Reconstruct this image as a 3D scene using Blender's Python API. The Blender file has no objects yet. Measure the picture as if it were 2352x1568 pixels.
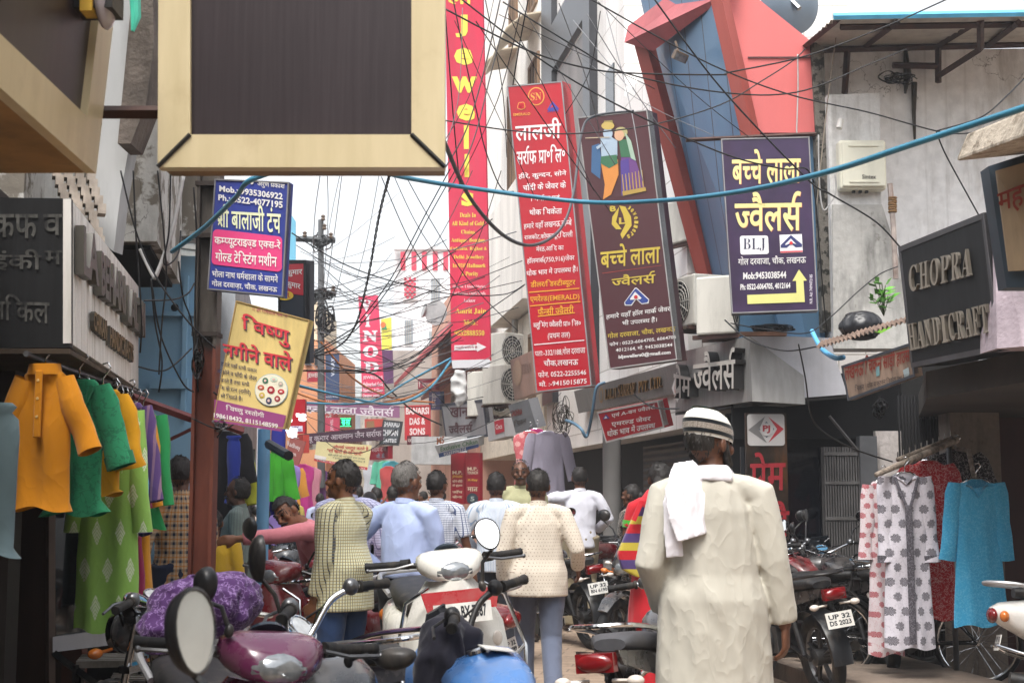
import bpy, bmesh, math, random
from mathutils import Vector, Matrix, Euler, noise
from math import sin, cos, pi, radians, sqrt, atan2
random.seed(7)
SC = bpy.context.scene
COL = SC.collection
# ---------------------------------------------------------------- camera
F = 3267.0; CU = 1176.0; CV = 784.0; HOR = 1145.0; CH = 1.42
PITCH = math.atan((HOR - CV) / F)
cam = bpy.data.cameras.new('camera'); camo = bpy.data.objects.new('camera', cam); COL.objects.link(camo)
cam.sensor_width = 36.0; cam.lens = 36.0 * F / 2352.0
cam.clip_start = 0.05; cam.clip_end = 2000
camo.location = (0, 0, CH); camo.rotation_euler = (pi/2 + PITCH, 0, 0)
cam.dof.use_dof = True; cam.dof.focus_distance = 10.5; cam.dof.aperture_fstop = 9.0
SC.camera = camo
# ---------------------------------------------------------------- sky, sun, exposure
SUN_EL, SUN_AZ = radians(62), radians(200)
world = bpy.data.worlds.new('World'); SC.world = world; world.use_nodes = True
wn = world.node_tree; bg = wn.nodes['Background']
sky = wn.nodes.new('ShaderNodeTexSky'); sky.sky_type = 'NISHITA'; sky.sun_disc = False
sky.sun_elevation = SUN_EL; sky.sun_rotation = SUN_AZ; sky.dust_density = 4.0; sky.air_density = 1.2
hs = wn.nodes.new('ShaderNodeHueSaturation'); hs.inputs['Saturation'].default_value = 0.22
wn.links.new(sky.outputs[0], hs.inputs['Color']); wn.links.new(hs.outputs[0], bg.inputs['Color'])
bg.inputs['Strength'].default_value = 0.15
sl = bpy.data.lights.new('sun', 'SUN'); so = bpy.data.objects.new('sun', sl); COL.objects.link(so)
sl.energy = 1.6; sl.angle = radians(25); sl.color = (1.0, 0.96, 0.9)
# direction to the sun, Nishita convention: rotation 0 = +Y, clockwise seen from above
sd = Vector((sin(SUN_AZ)*cos(SUN_EL), cos(SUN_AZ)*cos(SUN_EL), sin(SUN_EL)))
so.rotation_euler = sd.to_track_quat('Z', 'Y').to_euler()
so.location = (0, 0, 30)
SC.view_settings.view_transform = 'Standard'; SC.view_settings.look = 'None'
SC.view_settings.gamma = 1; SC.view_settings.use_curve_mapping = False
SC.view_settings.exposure = 1.25
SC.cycles.use_denoising = True
SC.cycles.max_bounces = 8; SC.cycles.transparent_max_bounces = 12

# ---------------------------------------------------------------- pixel helper: a point of the photograph at forward distance Y
ZX = {'A': 0, 'B': 612.5, 'C': 980.0, 'D': 1133.1, 'E': 1678.2}
ZY = {'0': 0, '1': 392.0, '2': 784.0, '3': 1118.4}
def zv(r, x, y): return (ZX[r[0]] + x*.28671, ZY[r[1]] + y*.28671)
CP, SP = cos(PITCH), sin(PITCH)
def ray(u, v):
    xc = (u - CU)/F; yc = (CV - v)/F
    return Vector((xc, CP - SP*yc, SP + CP*yc))
def P(u, v, Y):
    d = ray(u, v); k = Y/d.y
    return Vector((d.x*k, Y, CH + d.z*k))
def onplane(u, v, p0, n):
    d = ray(u, v); o = Vector((0, 0, CH))
    return o + d*((p0 - o).dot(n)/d.dot(n))
def GX(u, Y): return P(u, HOR, Y).x

# ---------------------------------------------------------------- materials
def lin(c):
    if isinstance(c, str): c = [int(c[i:i+2], 16) for i in (0, 2, 4)]
    r = []
    for x in c[:3]:
        x = x/255.0
        r.append(x/12.92 if x <= .04045 else ((x + .055)/1.055)**2.4)
    return (r[0], r[1], r[2], 1)
MC = {}
class NT:
    def __init__(s, m): s.t = m.node_tree; s.bs = s.t.nodes['Principled BSDF']
    def n(s, typ, **kw):
        x = s.t.nodes.new(typ)
        for k, v in kw.items(): setattr(x, k, v)
        return x
    def L(s, a, b): s.t.links.new(a, b)
    def m(s, op, a, b=0.0, c=None):
        x = s.n('ShaderNodeMath', operation=op)
        for i, q in enumerate((a, b, c)):
            if q is None: continue
            if isinstance(q, (int, float)): x.inputs[i].default_value = q
            else: s.L(q, x.inputs[i])
        return x.outputs[0]
    def mix(s, f, a, b, mode='MIX'):
        x = s.n('ShaderNodeMix', data_type='RGBA', blend_type=mode)
        for sk, q in ((x.inputs[0], f), (x.inputs[6], a), (x.inputs[7], b)):
            if isinstance(q, (int, float)): sk.default_value = q
            elif isinstance(q, tuple): sk.default_value = q
            else: s.L(q, sk)
        return x.outputs[2]
    def co(s, kind='Object'): return s.n('ShaderNodeTexCoord').outputs[kind]
    def map(s, v, sc=(1, 1, 1), loc=(0, 0, 0), rot=(0, 0, 0)):
        x = s.n('ShaderNodeMapping'); x.inputs['Scale'].default_value = sc; x.inputs['Location'].default_value = loc; x.inputs['Rotation'].default_value = rot
        s.L(v, x.inputs['Vector']); return x.outputs[0]
    def noise(s, v, scale=5, det=4, rough=.55):
        x = s.n('ShaderNodeTexNoise'); x.inputs['Scale'].default_value = scale; x.inputs['Detail'].default_value = det; x.inputs['Roughness'].default_value = rough
        s.L(v, x.inputs['Vector']); return x.outputs[0]
    def ramp(s, f, lo, hi):
        x = s.n('ShaderNodeMapRange'); x.inputs[1].default_value = lo; x.inputs[2].default_value = hi; s.L(f, x.inputs[0]); return x.outputs[0]
    def xyz(s, v):
        x = s.n('ShaderNodeSeparateXYZ'); s.L(v, x.inputs[0]); return x.outputs
    def bump(s, h, st=.3, d=.01):
        x = s.n('ShaderNodeBump'); x.inputs['Strength'].default_value = st; x.inputs['Distance'].default_value = d; s.L(h, x.inputs['Height']); s.L(x.outputs[0], s.bs.inputs['Normal'])
def newmat(name, rough=.6, metal=0, spec=.4):
    m = bpy.data.materials.new(name); m.use_nodes = True; n = NT(m)
    n.bs.inputs['Roughness'].default_value = rough; n.bs.inputs['Metallic'].default_value = metal
    n.bs.inputs['Specular IOR Level'].default_value = spec
    return m, n
def mat(c, rough=.6, metal=0, var=.18, scale=4.0, bump=0.0, spec=.4, dirt=0.0, streak=False, emit=0, dirtc='3a342d', key=None):
    """general painted / plastered / metal surface with broken-up tone"""
    k = (str(c), rough, metal, var, scale, bump, spec, dirt, streak, emit, dirtc)
    if k in MC: return MC[k]
    m, n = newmat('surface', rough, metal, spec)
    base = lin(c); co = n.co()
    v = n.map(co, (1, 1, .16)) if streak else co
    nz = n.noise(v, scale, 5)
    dark = tuple(x*(1 - var*1.6) for x in base[:3]) + (1,); lite = tuple(min(1, x*(1 + var*.7)) for x in base[:3]) + (1,)
    col = n.mix(n.ramp(nz, .3, .7), dark, lite)
    if dirt > 0:
        d2 = n.noise(n.map(co, (1, 1, .22), (3.1, 1.7, .4)), scale*1.7, 7, .65)
        col = n.mix(n.m('MULTIPLY', n.ramp(d2, .48, .72), dirt), col, lin(dirtc))
    n.L(col, n.bs.inputs['Base Color'])
    if bump: n.bump(n.noise(co, scale*9, 4), bump, .02)
    if emit:
        n.bs.inputs['Emission Color'].default_value = base; n.bs.inputs['Emission Strength'].default_value = emit
    MC[k] = m; return m
def paint(rough=.22, coat=.6, dust=.35):
    """vehicle paint: takes the object's own colour, dusty in patches"""
    k = ('paint', rough, coat, dust)
    if k in MC: return MC[k]
    m, n = newmat('vehicle_paint', rough, 0, .5)
    oi = n.n('ShaderNodeObjectInfo')
    co = n.co()
    f = n.m('MULTIPLY', n.ramp(n.noise(co, 9, 6, .65), .42, .75), dust)
    n.L(n.mix(f, oi.outputs['Color'], lin('8a8078')), n.bs.inputs['Base Color'])
    n.L(n.m('ADD', n.m('MULTIPLY', f, .8), rough), n.bs.inputs['Roughness'])
    n.bs.inputs['Coat Weight'].default_value = coat; n.bs.inputs['Coat Roughness'].default_value = .12
    MC[k] = m; return m
def glass_dark(c='1a1d20', rough=.08): return mat(c, rough, 0, .1, 3, spec=.6)

# ---------------------------------------------------------------- mesh builder
class MB:
    def __init__(s): s.v = []; s.f = []
    def add(s, vs, fs):
        b = len(s.v); s.v += [Vector(p) for p in vs]; s.f += [tuple(i + b for i in f) for f in fs]; return s
    def box(s, c, d, R=None):
        c = Vector(c); hx, hy, hz = d[0]/2, d[1]/2, d[2]/2
        vs = [Vector((x, y, z)) for x in (-hx, hx) for y in (-hy, hy) for z in (-hz, hz)]
        if R is not None: vs = [R @ p for p in vs]
        return s.add([c + p for p in vs], [(0, 1, 3, 2), (4, 6, 7, 5), (0, 4, 5, 1), (2, 3, 7, 6), (0, 2, 6, 4), (1, 5, 7, 3)])
    def quad(s, a, b, c, d): return s.add([a, b, c, d], [(0, 1, 2, 3)])
    def prism(s, pts, ext):
        pts = [Vector(p) for p in pts]; ext = Vector(ext); n = len(pts)
        return s.add(pts + [p + ext for p in pts], [tuple(range(n)), tuple(range(2*n - 1, n - 1, -1))] + [(i, i + n, (i + 1) % n + n, (i + 1) % n) for i in range(n)])
    def tube(s, pts, r, n=8, cap=True, up=None, closed=False):
        """r: number, list of numbers, or list of (rx, ry); rx along the side axis"""
        pts = [Vector(p) for p in pts]; N = len(pts)
        if isinstance(r, (int, float)): r = [r]*N
        r = [(q, q) if isinstance(q, (int, float)) else q for q in r]
        T = []
        for i in range(N):
            a = pts[i - 1] if (i > 0 or closed) else pts[i]; b = pts[(i + 1) % N] if (i < N - 1 or closed) else pts[i]
            t = b - a; T.append(t.normalized() if t.length > 1e-9 else Vector((0, 0, 1)))
        if up is None:
            up = Vector((0, 0, 1)) if abs(T[0].z) < .9 else Vector((0, 1, 0))
        sd = Vector(up).cross(T[0]); sd = sd.normalized() if sd.length > 1e-6 else Vector((1, 0, 0))
        vs = []
        for i in range(N):
            sd = (sd - T[i]*sd.dot(T[i])); sd = sd.normalized() if sd.length > 1e-6 else Vector((1, 0, 0))
            w = T[i].cross(sd)
            for k in range(n):
                a = 2*pi*k/n; vs.append(pts[i] + sd*(cos(a)*r[i][0]) + w*(sin(a)*r[i][1]))
        fs = []
        for i in range(N if closed else N - 1):
            j = (i + 1) % N
            for k in range(n): fs.append((i*n + k, i*n + (k + 1) % n, j*n + (k + 1) % n, j*n + k))
        if cap and not closed: fs += [tuple(range(n - 1, -1, -1)), tuple((N - 1)*n + k for k in range(n))]
        return s.add(vs, fs)
    def ell(s, c, r, R=None, nu=14, nv=9, keep=None):
        c = Vector(c); vs = [Vector((0, 0, r[2]))]
        for j in range(1, nv):
            a = pi*j/nv
            for i in range(nu):
                b = 2*pi*i/nu; vs.append(Vector((r[0]*sin(a)*cos(b), r[1]*sin(a)*sin(b), r[2]*cos(a))))
        vs.append(Vector((0, 0, -r[2]))); fs = []
        for i in range(nu): fs.append((0, 1 + i, 1 + (i + 1) % nu))
        for j in range(nv - 2):
            for i in range(nu):
                a = 1 + j*nu; fs.append((a + i, a + nu + i, a + nu + (i + 1) % nu, a + (i + 1) % nu))
        l = len(vs) - 1; a = 1 + (nv - 2)*nu
        for i in range(nu): fs.append((l, a + (i + 1) % nu, a + i))
        if keep: fs = [f for f in fs if keep(sum((vs[i] for i in f), Vector())/len(f))]
        if R is not None: vs = [R @ p for p in vs]
        return s.add([c + p for p in vs], fs)
    def lathe(s, c, ax, prof, n=16):
        """prof: list of (distance along axis, radius)"""
        c = Vector(c); ax = Vector(ax).normalized()
        return s._lathe(c, ax, prof, n)
    def _lathe(s, c, ax, prof, n):
        c = Vector(c); ax = Vector(ax).normalized()
        up = Vector((0, 0, 1)) if abs(ax.z) < .9 else Vector((0, 1, 0))
        sd = up.cross(ax).normalized(); w = ax.cross(sd); vs = []; fs = []
        for d, r in prof:
            for k in range(n):
                a = 2*pi*k/n; vs.append(c + ax*d + (sd*cos(a) + w*sin(a))*max(r, 1e-4))
        for i in range(len(prof) - 1):
            for k in range(n): fs.append((i*n + k, i*n + (k + 1) % n, (i + 1)*n + (k + 1) % n, (i + 1)*n + k))
        fs += [tuple(range(n - 1, -1, -1)), tuple((len(prof) - 1)*n + k for k in range(n))]
        return s.add(vs, fs)
    def torus(s, c, ax, R, r, n=24, m=8, arc=None):
        ax = Vector(ax).normalized(); up = Vector((0, 0, 1)) if abs(ax.z) < .9 else Vector((0, 1, 0))
        sd = up.cross(ax).normalized(); w = ax.cross(sd); c = Vector(c)
        if arc is None: return s.tube([c + (sd*cos(2*pi*i/n) + w*sin(2*pi*i/n))*R for i in range(n)], r, m, closed=True, up=ax)
        a0, a1 = arc
        return s.tube([c + (sd*cos(a0 + (a1 - a0)*i/n) + w*sin(a0 + (a1 - a0)*i/n))*R for i in range(n + 1)], r, m, up=ax)
    def xf(s, M, start=0):
        for i in range(start, len(s.v)): s.v[i] = M @ s.v[i]
        return s
    def build(s, name, m, parent=None, smooth=False, org=None, color=None):
        me = bpy.data.meshes.new(name)
        o = bpy.data.objects.new(name, me)
        if parent is not None: off = Vector(parent.get('_o', (0, 0, 0))); o.parent = parent
        elif org is not None:
            off = Vector(org) if org != 'c' else (sum(s.v, Vector())/max(1, len(s.v)) if s.v else Vector()); o.location = off
        else: off = Vector()
        o['_o'] = tuple(off)
        me.from_pydata([p - off for p in s.v], [], s.f); me.update()
        for q in (m if isinstance(m, (list, tuple)) else [m]): me.materials.append(q)
        if smooth is True: me.shade_smooth()
        elif smooth:
            me.shade_smooth(); me.set_sharp_from_angle(angle=radians(smooth))
        if color is not None: o.color = lin(color)
        COL.objects.link(o); return o
def spline(p, n=8):
    p = [Vector(q) for q in p]; out = []
    for i in range(len(p) - 1):
        a = p[max(0, i - 1)]; b = p[i]; c = p[i + 1]; d = p[min(len(p) - 1, i + 2)]
        for k in range(n): t = k/n; out.append(.5*((2*b) + (c - a)*t + (2*a - 5*b + 4*c - d)*t*t + (3*b - a - 3*c + d)*t**3))
    out.append(p[-1]); return out
def tag(o, label, cat, group=None):
    o['label'] = label; o['category'] = cat
    if group: o['group'] = group
    return o
def structure(o, kind='structure'): o['kind'] = kind; return o
def empty(name, loc, rz=0, label=None, cat=None, group=None, world_parts=False, rx=0, ry=0):
    o = bpy.data.objects.new(name, None); COL.objects.link(o); o.location = loc; o.rotation_euler = (rx, ry, rz)
    o.empty_display_size = .1
    o['_o'] = tuple(loc) if world_parts else (0, 0, 0)
    if label: tag(o, label, cat, group)
    return o
def copy_tree(o, parent=None):
    c = o.copy(); COL.objects.link(c)
    if parent is not None: c.parent = parent
    for ch in list(o.children): copy_tree(ch, c)
    return c
def recolor(o, c):
    for ch in [o] + list(o.children_recursive):
        if ch.get('_paint'): ch.color = lin(c)
# temporary scene used to evaluate modifiers
TMP = bpy.data.scenes.new('workbench')
def evalmods(mb, mods, name='tmp'):
    me = bpy.data.meshes.new(name); me.from_pydata([tuple(p) for p in mb.v], [], mb.f); me.update()
    o = bpy.data.objects.new(name, me); TMP.collection.objects.link(o)
    for t, kw in mods:
        x = o.modifiers.new(t, t)
        for k, v in kw.items(): setattr(x, k, v)
    vl = TMP.view_layers[0]; vl.update(); dg = vl.depsgraph
    r = bpy.data.meshes.new_from_object(o.evaluated_get(dg))
    out = MB(); out.v = [v.co.copy() for v in r.vertices]; out.f = [tuple(p.vertices) for p in r.polygons]
    bpy.data.objects.remove(o); bpy.data.meshes.remove(me); bpy.data.meshes.remove(r)
    return out
def fuse(mb, vox, smooth=3, fac=.5):
    return evalmods(mb, [('REMESH', dict(mode='VOXEL', voxel_size=vox)), ('SMOOTH', dict(factor=fac, iterations=smooth))])

# ---------------------------------------------------------------- lettering
TC = {}
def raw_text(st, wt=0.0, res=2):
    k = (st, wt, res)
    if k in TC: return TC[k]
    cu = bpy.data.curves.new('lettering', 'FONT'); cu.body = st; cu.size = 1; cu.resolution_u = res; cu.offset = wt; cu.fill_mode = 'FRONT'
    o = bpy.data.objects.new('lettering', cu)
    me = bpy.data.meshes.new_from_object(o)
    r = ([(v.co.x, v.co.y) for v in me.vertices], [tuple(p.vertices) for p in me.polygons])
    bpy.data.objects.remove(o); bpy.data.meshes.remove(me); bpy.data.curves.remove(cu)
    TC[k] = r; return r
def maxx(r): return max([p[0] for p in r[0]], default=0)
def minx(r): return min([p[0] for p in r[0]], default=0)
ADV = {}
def advance(st):
    if st not in ADV: ADV[st] = minx2(raw_text(st + '|', 0, 1)) - BAR0
    return ADV[st]
def minx2(r):  # left edge of the closing bar = maximum x minus bar width
    return maxx(r) - BARW
_b = raw_text('|', 0, 1); BARW = maxx(_b) - minx(_b); BAR0 = minx(_b)
CONS = set('कखगघचछजझटठडढणतथदधनपफबभमयरलवशषसह')
STEM = set('खगघचजणतथधनपबभमयलवशषस')
MATRA = set('ािीुूृेैोौंँॉ़ः')
def cut(r, x1):
    """keep the part of a glyph left of x1 (half letters)"""
    bm = bmesh.new(); vs = [bm.verts.new((p[0], p[1], 0)) for p in r[0]]
    for f in r[1]:
        try: bm.faces.new([vs[i] for i in f])
        except ValueError: pass
    bmesh.ops.bisect_plane(bm, geom=bm.verts[:] + bm.edges[:] + bm.faces[:], plane_co=(x1, 0, 0), plane_no=(1, 0, 0), clear_outer=True)
    bm.verts.index_update()
    out = ([(v.co.x, v.co.y) for v in bm.verts], [tuple(v.index for v in f.verts) for f in bm.faces]); bm.free(); return out
SERIF = {}
for i in range(26):
    SERIF[chr(65 + i)] = chr(0x1D400 + i); SERIF[chr(97 + i)] = chr(0x1D41A + i)
for i in range(10): SERIF[chr(48 + i)] = chr(0x1D7CE + i)
def text2d(st, wt=.012, res=2, serif=False):
    """2-D polygons of a line of Latin or Devanagari writing"""
    if serif: st = ''.join(SERIF.get(c, c) for c in st)
    V = []; Fc = []; x = 0.0
    def put(r, dx):
        b = len(V); V.extend((p[0] + dx, p[1]) for p in r[0]); Fc.extend(tuple(i + b for i in f) for f in r[1])
    if not any(c in CONS for c in st):
        put(raw_text(st, wt, res), 0); return V, Fc
    wt = min(wt*.45, .015); i = 0
    n = len(st)
    while i < n:
        c = st[i]
        if c not in CONS:
            put(raw_text(c, wt, res), x) if c != ' ' else None
            x += advance(c) if c != ' ' else .26
            i += 1; continue
        # a cluster
        cl = [c]; j = i + 1
        while j + 1 < n and st[j] == '़': cl[-1] += '़'; j += 1
        while j + 1 < n and st[j] == '्' and st[j + 1] in CONS:
            cl.append(st[j + 1]); j += 2
            while j < n and st[j] == '़': cl[-1] += '़'; j += 1
        tail = ''
        while j < n and (st[j] in MATRA or st[j] == '्'): tail += st[j]; j += 1
        reph = len(cl) > 1 and cl[0] == 'र'
        if reph: cl = cl[1:]
        if 'ि' in tail:
            put(raw_text('ि', wt, res), x); x += advance('ि'); tail = tail.replace('ि', '')
        k = 0; rak = False
        while k < len(cl):
            g = cl[k]
            if k + 1 < len(cl) and cl[k + 1][0] == 'र':
                rak = True; cl.pop(k + 1); continue
            if k < len(cl) - 1:
                if g[0] in STEM or g[0] in 'कफ':
                    r = raw_text(g, wt, res); a = advance(g); w = a*(.71 if g[0] in STEM else .80)
                    r = cut(r, w); put(r, x); x += w - .01
                else: put(raw_text(g + '्', wt, res), x); x += advance(g)
                k += 1; continue
            st2 = g + tail
            x0 = x
            put(raw_text(st2, wt, res), x)
            if rak:
                a = advance(g); q = x + a*.10
                t = .035 + wt
                V0 = len(V); V.extend([(x + a*.62, .25), (x + a*.62, .25 + 2*t), (q, .02 + 2*t), (q - .02, .02)]); Fc.append((V0, V0 + 1, V0 + 2, V0 + 3))
            x += advance(st2)
            if reph:
                r = raw_text('े', wt, res); cxm = sum(p[0] for p in r[0])/max(1, len(r[0]))
                rr = ([(2*cxm - p[0], p[1]) for p in r[0]], [tuple(reversed(f)) for f in r[1]]); put(rr, x + .10)
            k += 1
        i = j
    return V, Fc
def bil(q, s, t):
    """q = TL, TR, BR, BL in pixels"""
    a = (q[0][0]*(1 - s) + q[1][0]*s, q[0][1]*(1 - s) + q[1][1]*s); b = (q[3][0]*(1 - s) + q[2][0]*s, q[3][1]*(1 - s) + q[2][1]*s)
    return (a[0]*(1 - t) + b[0]*t, a[1]*(1 - t) + b[1]*t)

class Sign:
    """a signboard: face plane through its corners, real thickness, lettering laid on it"""
    def __init__(s, name, label, quad, Yl, Yr, thick, face, edge=None, cat='sign', group=None, glow=0, lean=None, rough=.45, dirt=.12, var=.08):
        TL, TR, BR, BL = [Vector((a[0], a[1], 0)) for a in quad]
        p = [P(TL.x, TL.y, Yl), P(TR.x, TR.y, Yr), None, P(BL.x, BL.y, Yl if lean is None else lean)]
        n = (p[1] - p[0]).cross(p[3] - p[0]).normalized()
        if n.dot(Vector((0, 0, CH)) - p[0]) < 0: n = -n
        s.n = n; s.p0 = p[0]; p[2] = onplane(BR.x, BR.y, s.p0, n); s.c = p; s.k = 1
        m = MB(); back = -n*thick
        m.prism([p[0], p[3], p[2], p[1]], back)
        f = face if not isinstance(face, str) else mat(face, rough, 0, var, 2.2, dirt=dirt + .14, streak=True, emit=glow)
        s.o = m.build(name, f, None, org='c'); tag(s.o, label, cat, group)
        if edge:
            # a slim frame round the face, standing just proud of it
            e = MB(); w = edge[1]; nn = n*.006
            ctr = (p[0] + p[1] + p[2] + p[3])/4
            for a, b in ((0, 1), (1, 2), (2, 3), (3, 0)):
                d = (p[b] - p[a]).normalized(); inn = (ctr - (p[a] + p[b])/2); inn = (inn - d*inn.dot(d)).normalized()*w
                A, B = p[a], p[b]
                if a in (1, 3): A = A + d*w; B = B - d*w
                e.prism([A + back*.5, B + back*.5, B + back*.5 + inn, A + back*.5 + inn], -back*.5 + nn)
            e.build('frame', edge[0] if not isinstance(edge[0], str) else mat(edge[0], .5), s.o)
        s.lay = {}
    def lift(s, k): return s.n*(.0035 + .002*k)
    def poly(s, pts, col, k=0, key='emblem', emit=0):
        b = s.lay.setdefault((col, key, emit, 0), MB()); b.add([onplane(u, v, s.p0, s.n) + s.lift(k) for u, v in pts], [tuple(range(len(pts)))]); return s
    def disc(s, c, rx, ry, col, k=0, n=24, key='emblem', rot=0):
        return s.poly([(c[0] + rx*cos(2*pi*i/n)*cos(rot) - ry*sin(2*pi*i/n)*sin(rot), c[1] + rx*cos(2*pi*i/n)*sin(rot) + ry*sin(2*pi*i/n)*cos(rot)) for i in range(n)], col, k, key)
    def text(s, st, quad, col, wt=.012, serif=False, k=1, res=2, depth=0, key='lettering', emit=0, base=False, jit=0):
        V, Fc = text2d(st, wt, res, serif)
        if not V: return s
        x0 = min(p[0] for p in V); x1 = max(p[0] for p in V); y0 = min(p[1] for p in V); y1 = max(p[1] for p in V)
        s.tn = getattr(s, 'tn', 0) + 1; b = s.lay.setdefault((col, key, emit, s.tn), MB()); pts = []
        for p in V:
            u, v = bil(quad, (p[0] - x0)/max(1e-6, x1 - x0), 1 - (p[1] - y0)/max(1e-6, y1 - y0))
            pts.append(onplane(u, v, s.p0, s.n) + s.lift(k) + s.n*depth)
        b.add(pts, Fc)
        if depth:
            cnt = {}
            for f in Fc:
                for i in range(len(f)):
                    e = (f[i], f[(i + 1) % len(f)]); cnt[e] = cnt.get(e, 0) + 1
            sides = [(e[0], e[1]) for e in cnt if (e[1], e[0]) not in cnt]
            B2 = s.lay.setdefault((s.side, 'letter_sides', 0, s.tn), MB())
            for a, c in sides: B2.add([pts[a], pts[c], pts[c] - s.n*depth, pts[a] - s.n*depth], [(0, 1, 2, 3)])
        return s
    side = '3a3632'
    def z(s, r, st, x1, t1, b1, x2, t2, b2, col, **kw):
        return s.text(st, [zv(r, x1, t1), zv(r, x2, t2), zv(r, x2, b2), zv(r, x1, b1)], col, **kw)
    def done(s, rough=.5):
        for (col, key, emit, _i), b in s.lay.items():
            if b.v: b.build(key, mat(col, rough, 0, .06, 3, emit=emit) if isinstance(col, str) else col, s.o)
        return s.o
def Q(r, *a): return [zv(r, a[i], a[i + 1]) for i in range(0, 8, 2)]
# ================================================================ SETTING
def LX(Y, off=0): return -0.88 - .151*Y + off      # left building line
def RX(Y, off=0): return 4.15 - .151*Y + off       # right building line
# ---- ground
def ground_mat():
    m, n = newmat('dusty_paving', .9); co = n.co()
    a = n.noise(co, .9, 6, .6); b = n.noise(n.map(co, (1, .35, 1)), 6, 7, .7); c = n.noise(co, 40, 3)
    col = n.mix(n.ramp(a, .3, .7), lin('8d7a6a'), lin('a8937f'))
    col = n.mix(n.m('MULTIPLY', n.ramp(b, .5, .72), .75), col, lin('6a5748'))
    col = n.mix(n.m('MULTIPLY', n.ramp(c, .62, .75), .35), col, lin('4d4038'))
    v = n.n('ShaderNodeTexBrick'); v.inputs['Scale'].default_value = 1.3; v.inputs['Mortar Size'].default_value = .012; v.inputs['Color1'].default_value = (1, 1, 1, 1); v.inputs['Color2'].default_value = (.86, .86, .86, 1); v.inputs['Mortar'].default_value = (.45, .45, .45, 1)
    n.L(n.map(co, (1, 1, 1), rot=(0, 0, .15)), v.inputs['Vector'])
    n.L(n.mix(.75, col, v.outputs[0], 'MULTIPLY'), n.bs.inputs['Base Color'])
    n.bump(n.m('ADD', b, n.m('MULTIPLY', c, .4)), .5, .02); return m
g = MB(); S = 900
g.quad((-S, -S, 0), (S, -S, 0), (S, S, 0), (-S, S, 0)); structure(g.build('street', ground_mat()))
k = MB()
for s in (0, 1):
    pts = []
    for Y in (3, 13, 30, 60):
        X = LX(Y, .25) if s == 0 else RX(Y, -.3)
        pts.append((X, Y))
    for (a, b) in zip(pts, pts[1:]):
        w = -1.2 if s == 0 else 1.2
        k.prism([(a[0], a[1], -.02), (b[0], b[1], -.02), (b[0] + w, b[1], -.02), (a[0] + w, a[1], -.02)], (0, 0, .15))
structure(k.build('raised_plinth', mat('7d6f63', .9, dirt=.6, scale=2, bump=.3)))
# litter on the paving
def blob(mb, c, r, seed):
    rnd = random.Random(seed); pts = []
    for i in range(7):
        a = 2*pi*i/7; q = r*(.6 + .6*rnd.random()); pts.append((c[0] + cos(a)*q, c[1] + sin(a)*q*.7, c[2] + rnd.random()*r*.15))
    mb.add(pts, [tuple(range(7))])
lt = MB(); rnd = random.Random(3)
for i in range(260):
    Y = 8 + rnd.random()**1.5*26; X = LX(Y) + .4 + rnd.random()*4.4
    blob(lt, (X, Y, .008), .012 + rnd.random()*.03, i)
o = lt.build('street_litter', mat('6b5f50', .9, var=.6, scale=1.3)); structure(o, 'stuff')

# ---- walls and buildings
CONC = mat('8b8984', .9, 0, .3, 1.6, bump=.4, dirt=.7, streak=True)
GREYM = mat('a5a4a0', .85, 0, .25, 2.2, bump=.3, dirt=.45, streak=True, dirtc='55504a')
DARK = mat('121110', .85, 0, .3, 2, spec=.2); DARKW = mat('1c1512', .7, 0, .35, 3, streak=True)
RUST = mat('4a322b', .75, 0, .35, 6, dirt=.4); RUSTR = mat('6e3b33', .7, 0, .3, 5, dirt=.5, streak=True)
STEEL = mat('77787a', .4, .8, .2, 5); CHROME = mat('d0d2d4', .12, 1.0, .05, 5); BLACK = mat('17171a', .45, 0, .25, 8, dirt=.25, dirtc='6a6258')
RUBBER = mat('131315', .75, 0, .3, 9, dirt=.45, dirtc='5d5348')
def peel_mat(base, under, dark='4c4a45', sc=1.0, amt=.55):
    m, n = newmat('peeling_plaster', .9); co = n.co()
    a = n.noise(co, 2.6*sc, 8, .62); b = n.noise(n.map(co, (1, 1, .25)), 3.5*sc, 6, .65); c = n.noise(co, 14*sc, 5)
    col = n.mix(n.ramp(c, .3, .7), lin(base), tuple(x*.82 for x in lin(base)[:3]) + (1,))
    col = n.mix(n.ramp(a, amt, amt + .04), col, lin(under))
    col = n.mix(n.m('MULTIPLY', n.ramp(b, .5, .75), .8), col, lin(dark))
    ck = n.noise(n.map(co, (1, 1, .8), (7, 2, 5)), .55*sc, 7, .6); ln = n.m('LESS_THAN', n.m('ABSOLUTE', n.m('SUBTRACT', ck, .44)), .0012); col = n.mix(n.m('MULTIPLY', ln, .5), col, lin('3a332d'))
    dr = n.noise(n.map(co, (5, 5, .12), (1, 4, 2)), 2.2, 4, .5); col = n.mix(n.m('MULTIPLY', n.ramp(dr, .58, .8), .45), col, lin('6d6358'))
    n.L(col, n.bs.inputs['Base Color']); n.bump(n.m('ADD', a, n.m('MULTIPLY', c, .3)), .5, .03); return m
PEEL = peel_mat('cfcdc8', '7d766c', '4c4a45', 1.0, .50); PEELW = peel_mat('c9c6c2', '807a70', '3c3a35', .9, .62)
WHITEW = peel_mat('f6f5f4', 'e2ddd7', '9d948a', .8, .68); CREAM = peel_mat('d9cdbb', 'b8aa96', '857a6d', .8, .66)
def fac(side, Y0, Y1, z0, z1, off=0.0, depth=3.0):
    """block standing on the building line, between two distances"""
    L = LX if side == 'L' else RX
    d = -depth if side == 'L' else depth
    m = MB(); a, b = L(Y0, off), L(Y1, off)
    m.prism([(a, Y0, z0), (b, Y1, z0), (b + d, Y1, z0), (a + d, Y0, z0)], (0, 0, z1 - z0)); return m
def onfac(side, Y, z, off=0.0):
    L = LX if side == 'L' else RX
    return Vector((L(Y, off), Y, z))
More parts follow.
